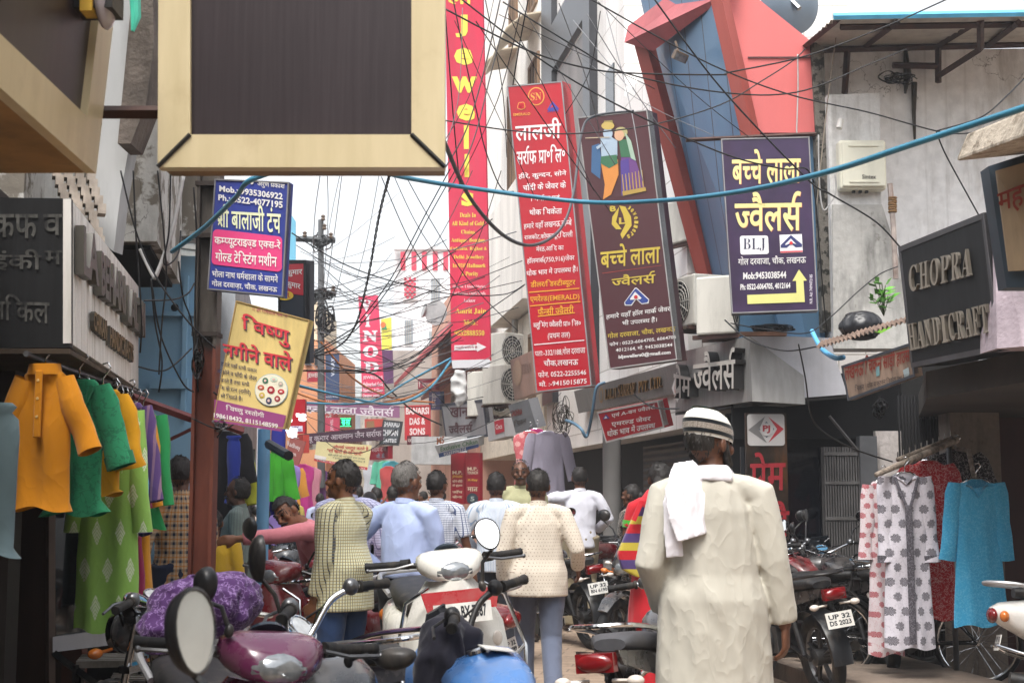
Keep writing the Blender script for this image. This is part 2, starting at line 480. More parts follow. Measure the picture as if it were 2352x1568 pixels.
def facquad(mb, side, Y0, Y1, z0, z1, off, th):
    """flat slab on the facade; th > 0 stands out to the street"""
    s = 1 if side == 'L' else -1
    a, b, c, d = onfac(side, Y0, z0, off), onfac(side, Y1, z0, off), onfac(side, Y1, z1, off), onfac(side, Y0, z1, off)
    mb.prism([a, b, c, d], (s*th, 0, 0)); return mb
def window(root, side, Y0, Y1, z0, z1, off, frame, pane, bars=2, th=.05):
    f = MB(); w = .06
    L = abs(Y1 - Y0)
    facquad(f, side, Y0, Y0 + w, z0, z1, off, th); facquad(f, side, Y1 - w, Y1, z0, z1, off, th)
    facquad(f, side, Y0 + w, Y1 - w, z0, z0 + w, off, th); facquad(f, side, Y0 + w, Y1 - w, z1 - w, z1, off, th)
    for i in range(bars):
        y = Y0 + L*(i + 1)/(bars + 1); facquad(f, side, y - .015, y + .015, z0 + w, z1 - w, off, th*.8)
    fo = f.build('window', frame, root)
    p = MB(); facquad(p, side, Y0 + w, Y1 - w, z0 + w, z1 - w, off, th*.3); p.build('pane', pane, fo)
PANE = glass_dark('2b3033'); WOODF = mat('7c6148', .7, 0, .3, 6, streak=True); WFRM = mat('b9b4aa', .7)

# left: near shop under the black fascia
Zt, Zb = 2.58, 2.02
b = empty('shop_building', (-2.2, 6.7, 0), 0, 'dark clothes shop on the near left under the black marble fascia', 'building', None, True)
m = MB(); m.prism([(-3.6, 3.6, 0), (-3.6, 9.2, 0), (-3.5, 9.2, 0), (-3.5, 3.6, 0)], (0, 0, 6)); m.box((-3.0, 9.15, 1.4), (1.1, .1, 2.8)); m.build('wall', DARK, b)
m = MB(); m.prism([(-3.5, 4.6, 2.6), (-1.98, 4.6, 2.6), (-2.3, 7.2, 2.6), (-3.5, 7.2, 2.6)], (0, 0, .10)); m.build('ceiling', mat('3c332c', .85, 0, .3, 2), b)
m = MB(); m.box((-2.05, 5.75, .95), (.12, .14, 1.96)); m.box((-2.33, 5.9, .95), (.5, .08, 1.96)); m.build('door_post', DARKW, b)
m = MB(); m.box((-2.75, 8.3, 1.0), (.6, .06, 2.0)); m.build('door_shutter', mat('3a2a22', .7, 0, .3, 4, streak=True), b)
# fascia: black front face, ribbed street face
def rib_mat():
    m, n = newmat('ribbed_sheet', .55); co = n.co(); x = n.xyz(co)
    w = n.m('SINE', n.m('MULTIPLY', x[1], 155)); st = n.noise(n.map(co, (1, 9, .25)), 4, 6, .6)
    col = n.mix(n.ramp(st, .35, .7), lin('f2efea'), lin('c2bdb4')); col = n.mix(n.m('MULTIPLY', n.ramp(n.noise(n.map(co, (1, 12, .3), (0, 2, 0)), 3, 5), .55, .7), .5), col, lin('7a5d42'))
    n.L(col, n.bs.inputs['Base Color']); n.bump(w, .6, .008); return m
def streaky(c1, c2, sc=5, rough=.4, amt=.7):
    k = ('streaky', c1, c2, sc, rough)
    if k in MC: return MC[k]
    m, n = newmat('streaky_panel', rough); co = n.co()
    a = n.noise(n.map(co, (6, 6, .2)), sc, 5, .6); c = n.noise(co, 2, 5)
    col = n.mix(n.ramp(a, .35, .75), lin(c1), lin(c2)); col = n.mix(n.m('MULTIPLY', n.ramp(c, .5, .8), .3), col, lin('060606'))
    n.L(col, n.bs.inputs['Base Color']); MC[k] = m; return m
f0, f1 = P(162, 456, 5.5), P(162, 787, 5.5)
e0, e1 = P(320, 658, 7.9), P(320, 890, 7.9)
fa = Sign('shop_fascia', 'black streaked fascia with worn painted Hindi letters over the left garments', [(-90, 452), (162, 456), (162, 798), (-90, 800)], 5.5, 5.5, .03, streaky('070709', '151618', 5, .6), rough=.4)
for t, x1, t1, b1, x2, t2, b2 in (('कफ', -60, 350, 530, 305, 350, 545), ('व', 350, 350, 520, 500, 350, 520), ('इंकी', -60, 630, 800, 340, 630, 815), ('म', 360, 640, 750, 500, 640, 750), ('नकिल', -60, 990, 1190, 400, 985, 1230)):
    fa.z('A1', t, x1, t1, b1, x2, t2, b2, mat('54534f', .8, 0, .5, 16, dirt=1, dirtc='17181b'), wt=.03)
fa.done()
side = Sign('ribbed_fascia', 'ribbed white fascia with raised bronze letters beside the blue wall', [(163, 456.5), (318, 658), (318, 893), (163, 788)], 5.5, 7.9, .03, rib_mat())
side.side = '4a463e'
for t, x1, t1, b1, x2, t2, b2 in (('LA', 590, 435, 830, 715, 540, 925), ('BEHARI', 738, 640, 990, 940, 850, 1155), ('LAL', 960, 915, 1210, 1050, 1000, 1290), ('TAN', 1060, 1015, 1290, 1106, 1065, 1340)):
    side.z('A1', t, x1, t1, b1, x2, t2, b2, '57524b', wt=.035, depth=.035)
for t, x1, t1, b1, x2, t2, b2 in (('CHIKAN', 705, 1120, 1275, 812, 1200, 1365), ('HANDICRAFTS', 838, 1240, 1400, 1032, 1395, 1540)):
    side.z('A1', t, x1, t1, b1, x2, t2, b2, '6b522a', wt=.025, depth=.02)
side.done()
m = MB(); m.prism([P(-60, 456, 5.56), P(150, 456, 5.56), P(310, 658, 7.85), P(310, 658, 7.85) + Vector((-1, 0, 0)), P(-60, 456, 5.56) + Vector((-.8, 0, 0))], (0, 0, -.5)); m.build('fascia_core', DARK, b)
# ceiling lip under the fascia
m = MB(); m.prism([P(-60, 800, 5.5), P(160, 800, 5.5), P(318, 893, 7.9), P(318, 893, 7.9) + Vector((-1.2, 0, 0)), P(-60, 800, 5.5) + Vector((-.8, 0, 0))], (0, 0, -.02))
tag(m.build('soffit_board', mat('4e3f30', .8, 0, .35, 5, streak=True), org='c'), 'brown plywood soffit along the foot of the black fascia', 'soffit')

# upper left: peeling balcony box, grey fin, pierced brick screen
b = empty('peeling_building', (-2.5, 8.6, 0), 0, 'old grey building with peeling plaster above the left shop', 'building', None, True)
m = MB(); z0 = 2.86
m.prism([(-2.85, 7.9, z0), (-2.0, 7.9, z0), (-2.24, 9.5, z0), (-2.85, 9.5, z0)], (0, 0, 4.2)); m.build('balcony_box', PEEL, b)
m = MB(); m.prism([(-2.80, 8.0, z0 - .03), (-2.06, 8.0, z0 - .03), (-2.28, 9.45, z0 - .03), (-2.80, 9.45, z0 - .03)], (0, 0, .025)); m.build('duct_mouth', mat('100f0e', .9), b)
m = MB(); m.prism([P(*q, 7.55) for q in ((205, 395), (222, 545), (261, 578), (276, 450), (303, 300), (352, 105), (318, -60), (262, -60))], (.02, .10, 0)); m.build('concrete_fin', mat('b3b4b4', .9, 0, .2, 2, dirt=.4, streak=True), b)
m = MB(); m.box((-2.62, 9.7, 6.2), (1.0, .3, 6)); m.prism([(-3.5, 7.3, 2.7), (-2.55, 7.3, 2.7), (-2.9, 9.6, 2.7), (-3.5, 9.6, 2.7)], (0, 0, 4)); m.build('wall', PEEL, b)
m = MB(); m.prism([P(*q, 7.3) for q in ((300, 20), (345, -40), (352, -40), (352, 120), (335, 240), (300, 330), (270, 330))], (0, .25, 0)); m.build('stained_beam', mat('6a6058', .9, 0, .4, 3, bump=.5, dirt=.8), b)
m = MB(); rnd = random.Random(5)
for i in range(9):
    for j in range(4):
        u = 128 + j*26 + i*6.0 + rnd.random()*3; v = 398 + i*19 + j*3
        if 124 < u < 236 and (v - 400) > (u - 225)*.2 and (u - 124) > (v - 420)*.62: m.box(P(u, v, 7.35), (.042, .10, .052), Euler((0, 0, .35)).to_matrix())
tag(m.build('brick_screen', mat('b3a79b', .85, 0, .35, 8, dirt=.4), org='c'), 'pierced screen of pale bricks tucked beside the grey fin', 'screen')
# blue wall
BLUE = mat('86adc8', .75, 0, .14, 1.4, bump=.15, dirt=.25, streak=True, dirtc='3f5f78')
b = empty('blue_building', (-2.6, 11, 0), 0, 'blue plastered building behind the rusty iron pole', 'building', None, True)
x0, x1, zt = GX(300, 9.9), GX(452, 9.9), P(0, 588, 9.9).z
m = MB(); m.prism([(x0 - .8, 9.9, 0), (x1, 9.9, 0), (x1 - .3, 12, 0), (x0 - .8, 12, 0)], (0, 0, zt)); m.build('wall', BLUE, b)
m = MB(); zz = P(0, 722, 9.9).z
m.box(((x0 + x1)/2 - .02, 9.88, zz), (x1 - x0, .05, .03)); m.box((GX(418, 9.9), 9.87, P(0, 830, 9.9).z + .1), (.03, .04, 1.0)); m.box((GX(385, 9.9), 9.86, P(0, 882, 9.9).z), (.26, .06, .07)); m.build('ledge', BLUE, b)
m = MB(); m._lathe((GX(390, 9.9), 9.905, P(0, 706, 9.9).z), (0, -1, 0), [(0, .03), (.012, .026)], 10); m.build('pipe_hole', DARK, b)
# awnings and dark shops behind the pole, left
b = empty('shop_row', (-3.6, 17, 0), 0, 'row of dark left side shops behind the iron pole with clothes hung outside', 'building', None, True)
fac('L', 12.2, 26, 0, 5.2, -.6, 3).build('wall', mat('4a4a4e', .85, 0, .3, 1.5, dirt=.4), b)
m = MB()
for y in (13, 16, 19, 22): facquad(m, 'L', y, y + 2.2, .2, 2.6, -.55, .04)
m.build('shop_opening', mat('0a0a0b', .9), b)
def awn(side, Y0, Y1, z, out, col, label, group=None, drop=.35, off=0):
    s = 1 if side == 'L' else -1
    m = MB(); a, c = onfac(side, Y0, z, off), onfac(side, Y1, z, off)
    o1, o2 = a + Vector((s*out, 0, -drop)), c + Vector((s*out, 0, -drop))
    m.prism([a, c, o2, o1], (0, 0, .03)); m.prism([o1, o2, o2 + Vector((0, 0, -.09)), o1 + Vector((0, 0, -.09))], (s*.03, 0, 0))
    return tag(m.build('shop_awning', mat(col, .6, 0, .2, 4, dirt=.3, streak=True), org='c'), label, 'awning', group)
m = MB(); a, c = P(304, 912, 8.6), P(438, 960, 9.0); m.tube([a, c], [.028, .028], 4); a2, c2 = P(500, 966, 8.9), P(558, 990, 9.0)
m.tube([c, P(500, 970, 8.9), c2], .026, 4); m.tube([P(378, 1015, 9.0), P(440, 985, 9.0)], .012, 6)
tag(m.build('awning_beam', mat('7d3f3f', .6, 0, .2, 5, dirt=.3), org='c'), 'dull red steel awning beam passing behind the iron pole', 'beam')
m = MB(); m.prism([a, c, c + Vector((-.9, 1.2, .3)), a + Vector((-.9, .8, .3))], (0, 0, .02)); tag(m.build('shop_awning', DARK, org='c'), 'dark sagging awning above the hanging left garments', 'awning')

# ---- right: near shop block with the stone canopy
b = empty('corner_shop', (3.6, 8, 0), 0, 'near right shop with concrete pillar and lavender wall end', 'building', None, True)
LAV = mat('b9abb4', .8, 0, .2, 3, bump=.3, dirt=.3)
def R1(Y, off=0): return 4.3 - .151*Y + off
m = MB(); m.prism([(R1(5), 5, 2.12), (2.92, 10.0, 2.12), (3.7, 13, 2.12), (R1(10.2) + 3.5, 13, 2.12), (R1(5) + 3.5, 5, 2.12)], (0, 0, .19)); m.build('slab', mat('3d3732', .9, 0, .3, 2, dirt=.5), b)
q = [P(2290, 800, 8.35), P(2352, 795, 8.2), P(2500, 790, 8.0), P(2500, 300, 8.0), P(2285, 485, 8.35)]
m = MB(); m.prism(q, (0, .3, 0)); m.build('wall', LAV, b)
m = MB(); x0, x1 = GX(2188, 11.6), GX(2302, 11.6); m.box(((x0 + x1)/2, 11.76, 1.05), (x1 - x0, .32, 2.4)); m.build('pillar', peel_mat('857a70', '6d6258', '4a4038', 2, .6), b)
m = MB(); m.box((GX(2420, 11.6), 12.0, 1.05), (.9, .06, 2.1)); m.build('wood_panel', mat('3d1812', .6, 0, .3, 3, streak=True), b)
m = MB()
for i in range(17):
    x = GX(2070 + i*7.4, 12.2); m.box((x, 12.2, 1.2), (.014, .02, 2.2))
m.build('grille', mat('1c1c1e', .6), b)
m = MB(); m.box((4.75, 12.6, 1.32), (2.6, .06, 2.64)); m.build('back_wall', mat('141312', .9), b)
# ---- jeweller's building with the blue tower and the white end wall
b = empty('jeweller_building', (3.6, 14, 0), 0, 'jeweller building with a leaning blue and red tower', 'building', None, True)
ACPB = None
def acp(c, c2, w=.55):
    m, n = newmat('cladding_panel', .4); co = n.co(); x = n.xyz(co)
    f = n.m('FRACT', n.m('MULTIPLY', n.m('ADD', x[1], n.m('MULTIPLY', x[2], .21)), 1/w)); ln = n.m('LESS_THAN', f, .045)
    nz = n.noise(n.map(co, (1, 1, .25)), 1.3, 5)
    col = n.mix(n.ramp(nz, .3, .75), lin(c), lin(c2)); col = n.mix(ln, col, lin('2d3a48'))
    n.L(col, n.bs.inputs['Base Color']); return m
PINK = mat('d06a68', .55, 0, .12, 1.2, dirt=.22, streak=True, dirtc='9c5a55'); REDB = mat('9a4a42', .5, 0, .15, 2, dirt=.25, streak=True)
# blue face: leans out over the street
bn0, bn1 = P(1800, 560, 13.25), P(1642, -60, 13.25); bf0, bf1 = P(1648, 800, 15.9), P(1468, 60, 15.6)
m = MB(); m.prism([bn0 + Vector((0, 0, -1.2)), bn1, bf1 + Vector((0, 0, .4)), bf0], (.25, .05, 0)); m.build('blue_cladding', acp('4f7597', '5e83a2'), b)
def bar4(mb, a, c, w, h):
    mb.tube([a, c], [(w, h), (w, h)], 4); return mb
bar4(MB(), P(1660, 770, 15.4), P(1478, 95, 15.2), .11, .11).build('red_edging', REDB, b); bar4(MB(), P(1728, 330, 13.1), P(1640, -60, 13.1), .09, .09).build('red_edging', REDB, b)
m = MB(); m.prism([P(1434, 98, 15.2), P(1600, -25, 14.2), P(1690, -25, 13.0), P(1500, 118, 14.9)], (.05, .1, .22)); m.build('red_eave', mat('a5565a', .6, 0, .15, 2, dirt=.3), b)
m = MB(); m.prism([P(*q, 13.2) for q in ((1654, -60), (1700, -60), (1738, -5), (1860, 93), (1873, 305), (1736, 305))], (0, .3, 0)); m.build('pink_side_wall', PINK, b)
m = MB(); m.box(P(1797, 132, 13.19), (.66, .012, .012)); m.build('joint', mat('5c3a3a', .6), b)
m = MB(); m.prism([P(*q, 13.3) for q in ((1700, 300), (1895, 300), (1895, 790), (1700, 790))], (0, .3, 0)); m.build('blue_side_wall', mat('4e7390', .5, 0, .12, 1.5, dirt=.2, streak=True), b)
m = MB(); m.prism([P(*q, 13.15) for q in ((1862, 90), (1892, 110), (1903, 400), (1918, 760), (1890, 760), (1874, 300))], (0, .3, 0)); m.build('mouldy_strip', peel_mat('77726a', '2c2b26', '191916', 3, .5), b)
m = MB(); m.prism([P(*q, 13.4) for q in ((1885, 118), (2330, 112), (2700, 108), (2700, 800), (1900, 800))], (0, .3, 0)); m.build('white_end_wall', WHITEW, b)
m = MB(); m.prism([P(*q, 13.05) for q in ((1900, 218), (2020, 214), (2024, 445), (2034, 800), (1916, 800))], (0, .34, 0)); m.build('meter_pillar', peel_mat('e4e3e1', 'cfccc6', '8a867e', 1.2, .75), b)
m = MB(); m.prism([P(*q, 13.02) for q in ((1912, 470), (2026, 470), (2080, 640), (2085, 800), (1914, 800))], (0, .02, 0)); m.build('mould_stain', peel_mat('c0beb9', '8a867e', '2a2925', 1.1, .62), b)
m = MB()
for (u0, v0, u1, v1) in ((2000, 250, 2012, 300), (2140, 60, 2143, 250), (2005, 245, 2010, 380)): pass
m.tube([P(2080, 118, 13.36), P(2084, 170, 13.36), P(2079, 215, 13.36)], [.02, .04, .012], 6); m.tube([P(2100, 190, 13.37), P(2099, 260, 13.37), P(2101, 320, 13.37)], [.03, .02, .012], 6)
m.build('drain_stain', mat('3c342a', .9, 0, .5, 8), b)
# tin roof with steel frame
r = empty('tin_roof', tuple(P(2100, 80, 12.6)), 0, 'blue edged corrugated tin roof over the white end wall', 'roof', None, True)
def corrug(mb, A, B, C, D, n, amp, seg=1):
    """A-B near edge, D-C far edge; ridges run from near to far"""
    A, B, C, D = map(Vector, (A, B, C, D)); nn = (B - A).cross(D - A).normalized()*amp; vs = []; N = n*4
    for i in range(N + 1):
        t = i/N; o = nn*sin(t*n*2*pi)
        vs += [A.lerp(B, t) + o, D.lerp(C, t) + o]
    mb.add(vs, [(2*i, 2*i + 2, 2*i + 3, 2*i + 1) for i in range(N)])
m = MB(); corrug(m, P(1915, 42, 11.9), P(1838, 112, 13.5), P(2600, 104, 13.5), P(2600, 30, 11.9), 9, .012)
m.build('roof_sheet', mat('b3a99c', .6, .2, .2, 3, dirt=.3, streak=True), r)
m = MB(); m.tube([P(1914, 38, 11.88), P(2600, 26, 11.88)], [(.02, .03)]*2, 4); m.build('blue_flashing', mat('5fb6dd', .4), r)
m = MB()
for a, c in (((1930, 62, 12.2), (2600, 52, 12.2)), ((1850, 116, 13.3), (2600, 96, 13.3)), ((1925, 45, 12.0), (1845, 110, 13.3)), ((2060, 52, 12.0), (1990, 105, 13.3)), ((2340, 52, 12.0), (2270, 105, 13.3)), ((2252, 48, 12.1), (2252, 113, 12.6)), ((2252, 113, 12.6), (2155, 175, 13.3)), ((2155, 105, 13.3), (2155, 190, 13.3)), ((2155, 152, 13.3), (2050, 150, 13.3)), ((2245, 50, 12.2), (2155, 105, 13.3)), ((1946, 120, 13.3), (1940, 215, 13.3))):
    m.tube([P(*a), P(*c)], .032, 4)
m.build('steel_frame', RUST, r)
# cabinet
c = empty('meter_cabinet', tuple(P(1980, 380, 12.95)), 0, 'cream plastic cable cabinet on the white pillar', 'cabinet', None, True)
CRM = mat('e9e6d2', .45, 0, .05, 3, dirt=.12); m = MB(); w = .44; h = .47; C0 = P(1980, 380, 12.95)
m.box(C0 + Vector((0, .03, 0)), (w, .14, h)); o = m.build('body', CRM, c); bv = o.modifiers.new('bevel', 'BEVEL'); bv.width = .03; bv.segments = 3
m = MB(); m.box(C0 + Vector((0, -.05, 0)), (w*.9, .03, h*.9)); o = m.build('door', CRM, c); bv = o.modifiers.new('bevel', 'BEVEL'); bv.width = .012; bv.segments = 2
m = MB(); m.box(C0 + Vector((0, -.07, h*.36)), (w*.62, .012, .012)); m.box(C0 + Vector((0, -.07, -h*.36)), (w*.62, .012, .012)); m.build('ridge', CRM, c)
V, Fc = text2d('Sintex', .02); mx = max(p[0] for p in V); m = MB(); m.add([C0 + Vector((-.02 + p[0]/mx*.13, -.068, -h*.30 + p[1]*.055)) for p in V], Fc); m.build('lettering', mat('4c4a45', .5), c)
m = MB()
for i in (-1, 0, 1): m.box(C0 + Vector((i*.06 - .02, .02, -h/2 - .012)), (.025, .04, .02))
m.build('cable_gland', BLACK, c)
m = MB(); m.tube([P(1932, 275, 12.95), P(1927, 295, 12.93)], .028, 10); tag(m.build('wall_lamp', mat('e6e4de', .4), org='c', smooth=40), 'small white cylinder fitting on the pillar above the cabinet', 'lamp')
m = MB(); m.tube([P(2044, 422, 12.8), P(2052, 520, 12.8), P(2058, 640, 12.8)], .026, 8); o = m.build('iron_pipe', mat('b9aba3', .5, .3, .35, 6, dirt=.6, dirtc='7a4a2c'), org='c', smooth=40); tag(o, 'rusty upright pipe with rope wound round it by the white wall', 'pipe')
m = MB()
for i in range(7): m.torus(P(2050, 455 + i*5.2, 12.8), (.15*(i % 2), .05, 1), .033, .009, 14, 6)
tag(m.build('rope', mat('8c6c48', .9), org='c', smooth=True), 'brown rope wound in turns round the rusty pipe', 'rope')
# dish
d = empty('satellite_dish', tuple(P(1825, 20, 14.5)), 0, 'grey satellite dish above the pink wall', 'dish', None, True)
C0 = P(1822, 5, 14.5); ax = Vector((-.35, 1, .12)).normalized(); m = MB()
prof = [(-.05 + .13*(i/8)**2 - .02, .34*i/8) for i in range(9)] + [(.09, .335)] + [(-.04 + .13*(i/8)**2, .33*i/8) for i in range(8, -1, -1)]
m._lathe(C0, ax, prof, 28); m.build('reflector', mat('6f7d8a', .4, .2, .1, 2), d, smooth=40)
m = MB(); m.tube([C0 - ax*.05, P(1835, 60, 14.6), P(1838, 130, 14.8)], .025, 8); m.tube([C0 - ax*.06 + Vector((-.05, 0, 0)), C0 - ax*.12 + Vector((0, 0, -.1))], .03, 6); m.build('mast', STEEL, d)
# grey letter boards of the two jewellers (street side), and the pale return panel
GREYA = streaky('8d8b88', '767370', 2.5, .45); GREYD = streaky('6e6b68', '7d7a76', 3, .5)
lj = Sign('letter_board', 'grey stone letter board with worn brass capitals below the maroon sign', [(1318, 898), (1557, 833), (1551, 904), (1329, 949)], 21, 15.55, .35, GREYD, lean=21)
lj.side = '4a3a22'
for t, x1, t1, b1, x2, t2, b2 in (('LALJI', 905, 380, 478, 1000, 365, 450), ('SARRAF', 1012, 345, 445, 1148, 322, 418), ('PVT.', 1175, 318, 412, 1255, 305, 393), ('LTD.', 1270, 290, 385, 1362, 275, 365)): lj.z('D2', t, x1, t1, b1, x2, t2, b2, '8d6a35', serif=True, wt=.0, depth=.02)
lj.disc(zv('D2', 868, 430), 4.5, 18, '8d6a35', 1); lj.disc(zv('D2', 868, 430), 3, 13, '6e6b68', 2); lj.done()
pj = Sign('letter_board', 'grey panelled board with raised Hindi letters and a diamond logo over the white cap', [(1556, 810), (1722, 771), (1728, 921), (1551, 946)], 15.5, 13.0, .5, GREYA)
pj.side = '1d1b1a'
for t, x1, t1, b1, x2, t2, b2 in (('प्रेम', 1520, 175, 470, 1660, 235, 440), ('ज्वैलर्स', 1680, 100, 415, 2026, 50, 385)): pj.z('D2', t, x1, t1, b1, x2, t2, b2, 'b9b4ad', wt=.03, depth=.10)
dq = [zv('D2', 1432, 375), zv('D2', 1470, 248), zv('D2', 1522, 370), zv('D2', 1475, 490)]
pj.poly(dq, 'd9d6d2', 0, 'logo_plate'); pj.disc(zv('D2', 1472, 372), 5, 16, 'b5562f', 1); pj.disc(zv('D2', 1471, 372), 3.5, 11, 'e8e4df', 2); pj.z('D2', 'PJ', 1460, 345, 400, 1484, 345, 400, 'a5303a', wt=.02, k=3); pj.done()
m = MB(); m.prism([P(*q, 13.0) for q in ((1723, 770), (1800, 772), (1905, 776), (1946, 905), (1728, 923))], (0, .4, 0)); m.build('pale_return_panel', streaky('b3b3b8', 'a3a2a6', 1.2, .5), b)
m = MB(); m.prism([P(1551, 947, 15.4), P(1728, 924, 13.02), P(1946, 906, 13.02), P(1946, 906, 13.9), P(1700, 930, 16.0)], (0, 0, -.03)); m.build('soffit', mat('3a3735', .8), b)
# shop fronts under the boards
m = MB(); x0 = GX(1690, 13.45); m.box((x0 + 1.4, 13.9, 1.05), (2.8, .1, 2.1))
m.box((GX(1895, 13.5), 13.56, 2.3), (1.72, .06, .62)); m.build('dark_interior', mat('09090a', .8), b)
m = MB()
for i in range(14):
    u = 1896 + i*6; m.box((GX(u, 13.3), 13.3, .95), (.014, .03, 1.9))
for v in (1042, 1108, 1190): m.box((GX(1938, 13.3), 13.29, P(0, v, 13.3).z), (.36, .03, .03))
m.tube([P(1905, 955, 13.27), P(1975, 1040, 13.27)], .014, 4); m.build('folding_gate', mat('6c6a69', .5, .4, .2, 5, dirt=.3), b)
m = MB(); m.box((GX(1938, 13.35), 13.36, .95), (.40, .02, 1.9)); m.build('gate_sheet', mat('4c4a4a', .6, .2), b)
m = MB(); m.box((GX(2000, 13.2), 13.3, 1.0), (.16, .14, 2.0)); m.build('gate_pillar', mat('58595c', .6), b)
m = MB(); m.box((GX(2052, 13.2), 13.35, 1.05), (.24, .08, 2.0)); m.build('white_patch_wall', peel_mat('c8c0bc', 'a89f98', '756c66', 2, .68), b)
m = MB(); m.box((GX(1845, 13.4), 13.42, .95), (.34, .02, 1.9)); m.build('glass_door', glass_dark('0b0d14', .05), b)
m = MB(); m.box((GX(1706, 13.3), 13.3, .95), (.03, .05, 1.9)); m.box((GX(1806, 13.3), 13.3, .95), (.03, .05, 1.9)); m.build('door_frame', mat('23262b', .4), b)
# far right shutters under the boards, seen obliquely
def shut_mat():
    m, n = newmat('ribbed_shutter', .55, .3); co = n.co(); x = n.xyz(co)
    w = n.m('SINE', n.m('MULTIPLY', x[2], 75)); col = n.mix(n.noise(co, 2, 5), lin('242322'), lin('35322f'))
    n.L(col, n.bs.inputs['Base Color']); n.bump(w, .7, .02); return m
b2 = empty('gold_shop_building', (2.6, 19, 0), 0, 'white tiled building rising behind the red and maroon signs', 'building', None, True)
def tile_mat(c, c2, sx, sz, line='a9a39c'):
    m, n = newmat('stone_tiles', .4); co = n.co()
    t = n.n('ShaderNodeTexBrick'); t.offset = .5; t.inputs['Scale'].default_value = 1; t.inputs['Brick Width'].default_value = sx; t.inputs['Row Height'].default_value = sz; t.inputs['Mortar Size'].default_value = .008
    t.inputs['Color1'].default_value = lin(c); t.inputs['Color2'].default_value = lin(c2); t.inputs['Mortar'].default_value = lin(line)
    v = n.n('ShaderNodeCombineXYZ'); x = n.xyz(co); n.L(n.m('ADD', x[0], x[1]), v.inputs[0]); n.L(x[2], v.inputs[1]); n.L(v.outputs[0], t.inputs['Vector'])
    nz = n.noise(n.map(co, (1, 1, .2)), 2, 5); n.L(n.mix(n.m('MULTIPLY', n.ramp(nz, .45, .8), .4), t.outputs[0], lin('a59f99')), n.bs.inputs['Base Color']); return m
TILE = tile_mat('ebe9e6', 'dfdcd8', .6, .3)
fac('R', 15.6, 18.5, 2.2, 6.75, .15, 2.5).build('tiled_wall', TILE, b2)
fac('R', 18.5, 24.5, 2.2, 15, .15, 3).build('upper_wall', tile_mat('e9e7e4', 'dedad6', 1.2, .8), b2)
m = MB(); facquad(m, 'R', 20.2, 20.7, 3, 15, .15, .12); facquad(m, 'R', 23.4, 24.4, 3, 15, .15, .10); facquad(m, 'R', 20.7, 23.4, 8.6, 9.4, .15, .10); m.build('black_granite_band', mat('2b2b2f', .3, 0, .2, 6, dirt=.3), b2)
m = MB(); facquad(m, 'R', 20.9, 23.3, 5.2, 8.5, .15, .03); m.build('grey_panel', mat('8a8583', .6, 0, .2, 1.5, dirt=.3, streak=True), b2)
m = MB(); facquad(m, 'R', 19.1, 19.6, 6.2, 7.4, .15, .02); m.build('window', PANE, b2)
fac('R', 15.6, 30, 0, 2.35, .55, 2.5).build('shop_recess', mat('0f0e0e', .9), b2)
m = MB(); facquad(m, 'R', 16.6, 18.9, .05, 2.1, .5, .06); m.build('shutter', shut_mat(), b2)
m = MB(); m._lathe((GX(1406, 17.8), 17.8, 0), (0, 0, 1), [(0, .115), (2.25, .115)], 20); m.build('round_column', mat('7d7b79', .5, 0, .1, 2), b2, smooth=40)
m = MB()
for i in range(20): facquad(m, 'R', 15.7 + i*.045, 15.715 + i*.045, .05, 2.1, .45, .03)
m.build('grille', mat('3a3836', .5, .3), b2)
# cream building beyond
b3 = empty('cream_building', (.5, 28, 0), 0, 'cream building with curved window hoods behind the tall red banner', 'building', None, True)
fac('R', 24.5, 33, 2.4, 16, .2, 4).build('wall', mat('efece6', .85, 0, .10, 1, dirt=.18, streak=True, dirtc='8d857a'), b3)
m = MB(); m.prism([onfac('R', 24.6, 4.9, -.25), onfac('R', 29, 4.9, -.25), onfac('R', 29, 4.9, .2), onfac('R', 24.6, 4.9, .2)], (0, 0, 2.3)); m.build('balcony', mat('e8e2da', .8, 0, .12, 1.2, dirt=.25, streak=True), b3)
fac('R', 24.5, 33, 2.3, 4.85, .1, 1).build('lower_wall', CREAM, b3)
for (y0, y1, z0_, z1_) in ((25.4, 26.5, 7.2, 9.6), (28.2, 29.2, 7.6, 9.8), (25.6, 26.6, 10.6, 12.6), (28.0, 29.0, 10.8, 12.6), (25.3, 25.9, 3.0, 4.4), (27.2, 27.9, 3.0, 4.4)): window(b3, 'R', y0, y1, z0_, z1_, .2 if z0_ > 5 else .1, WOODF, PANE)
for (y0, y1, z) in ((25.2, 26.8, 9.7), (28.0, 29.4, 9.95), (25.4, 26.8, 12.7)):
    m = MB(); pr = [onfac('R', y0, z + .55, .2), onfac('R', y0, z + .5, -.15), onfac('R', y0, z + .25, -.45), onfac('R', y0, z - .1, -.62)]
    L_ = Vector((-.151*(y1 - y0), y1 - y0, 0))
    for a, c in zip(pr, pr[1:]): m.prism([a, c, c + L_, a + L_], (0, 0, .03))
    m.build('window_hood', mat('c8bca6', .7, 0, .15, 3, dirt=.25), b3)
m = MB(); m.tube([onfac('R', 26.8, 2.5, -.05), onfac('R', 26.8, 4.8, -.05)], .06, 8); m.build('drain_pipe', mat('8a847a', .7), b3)
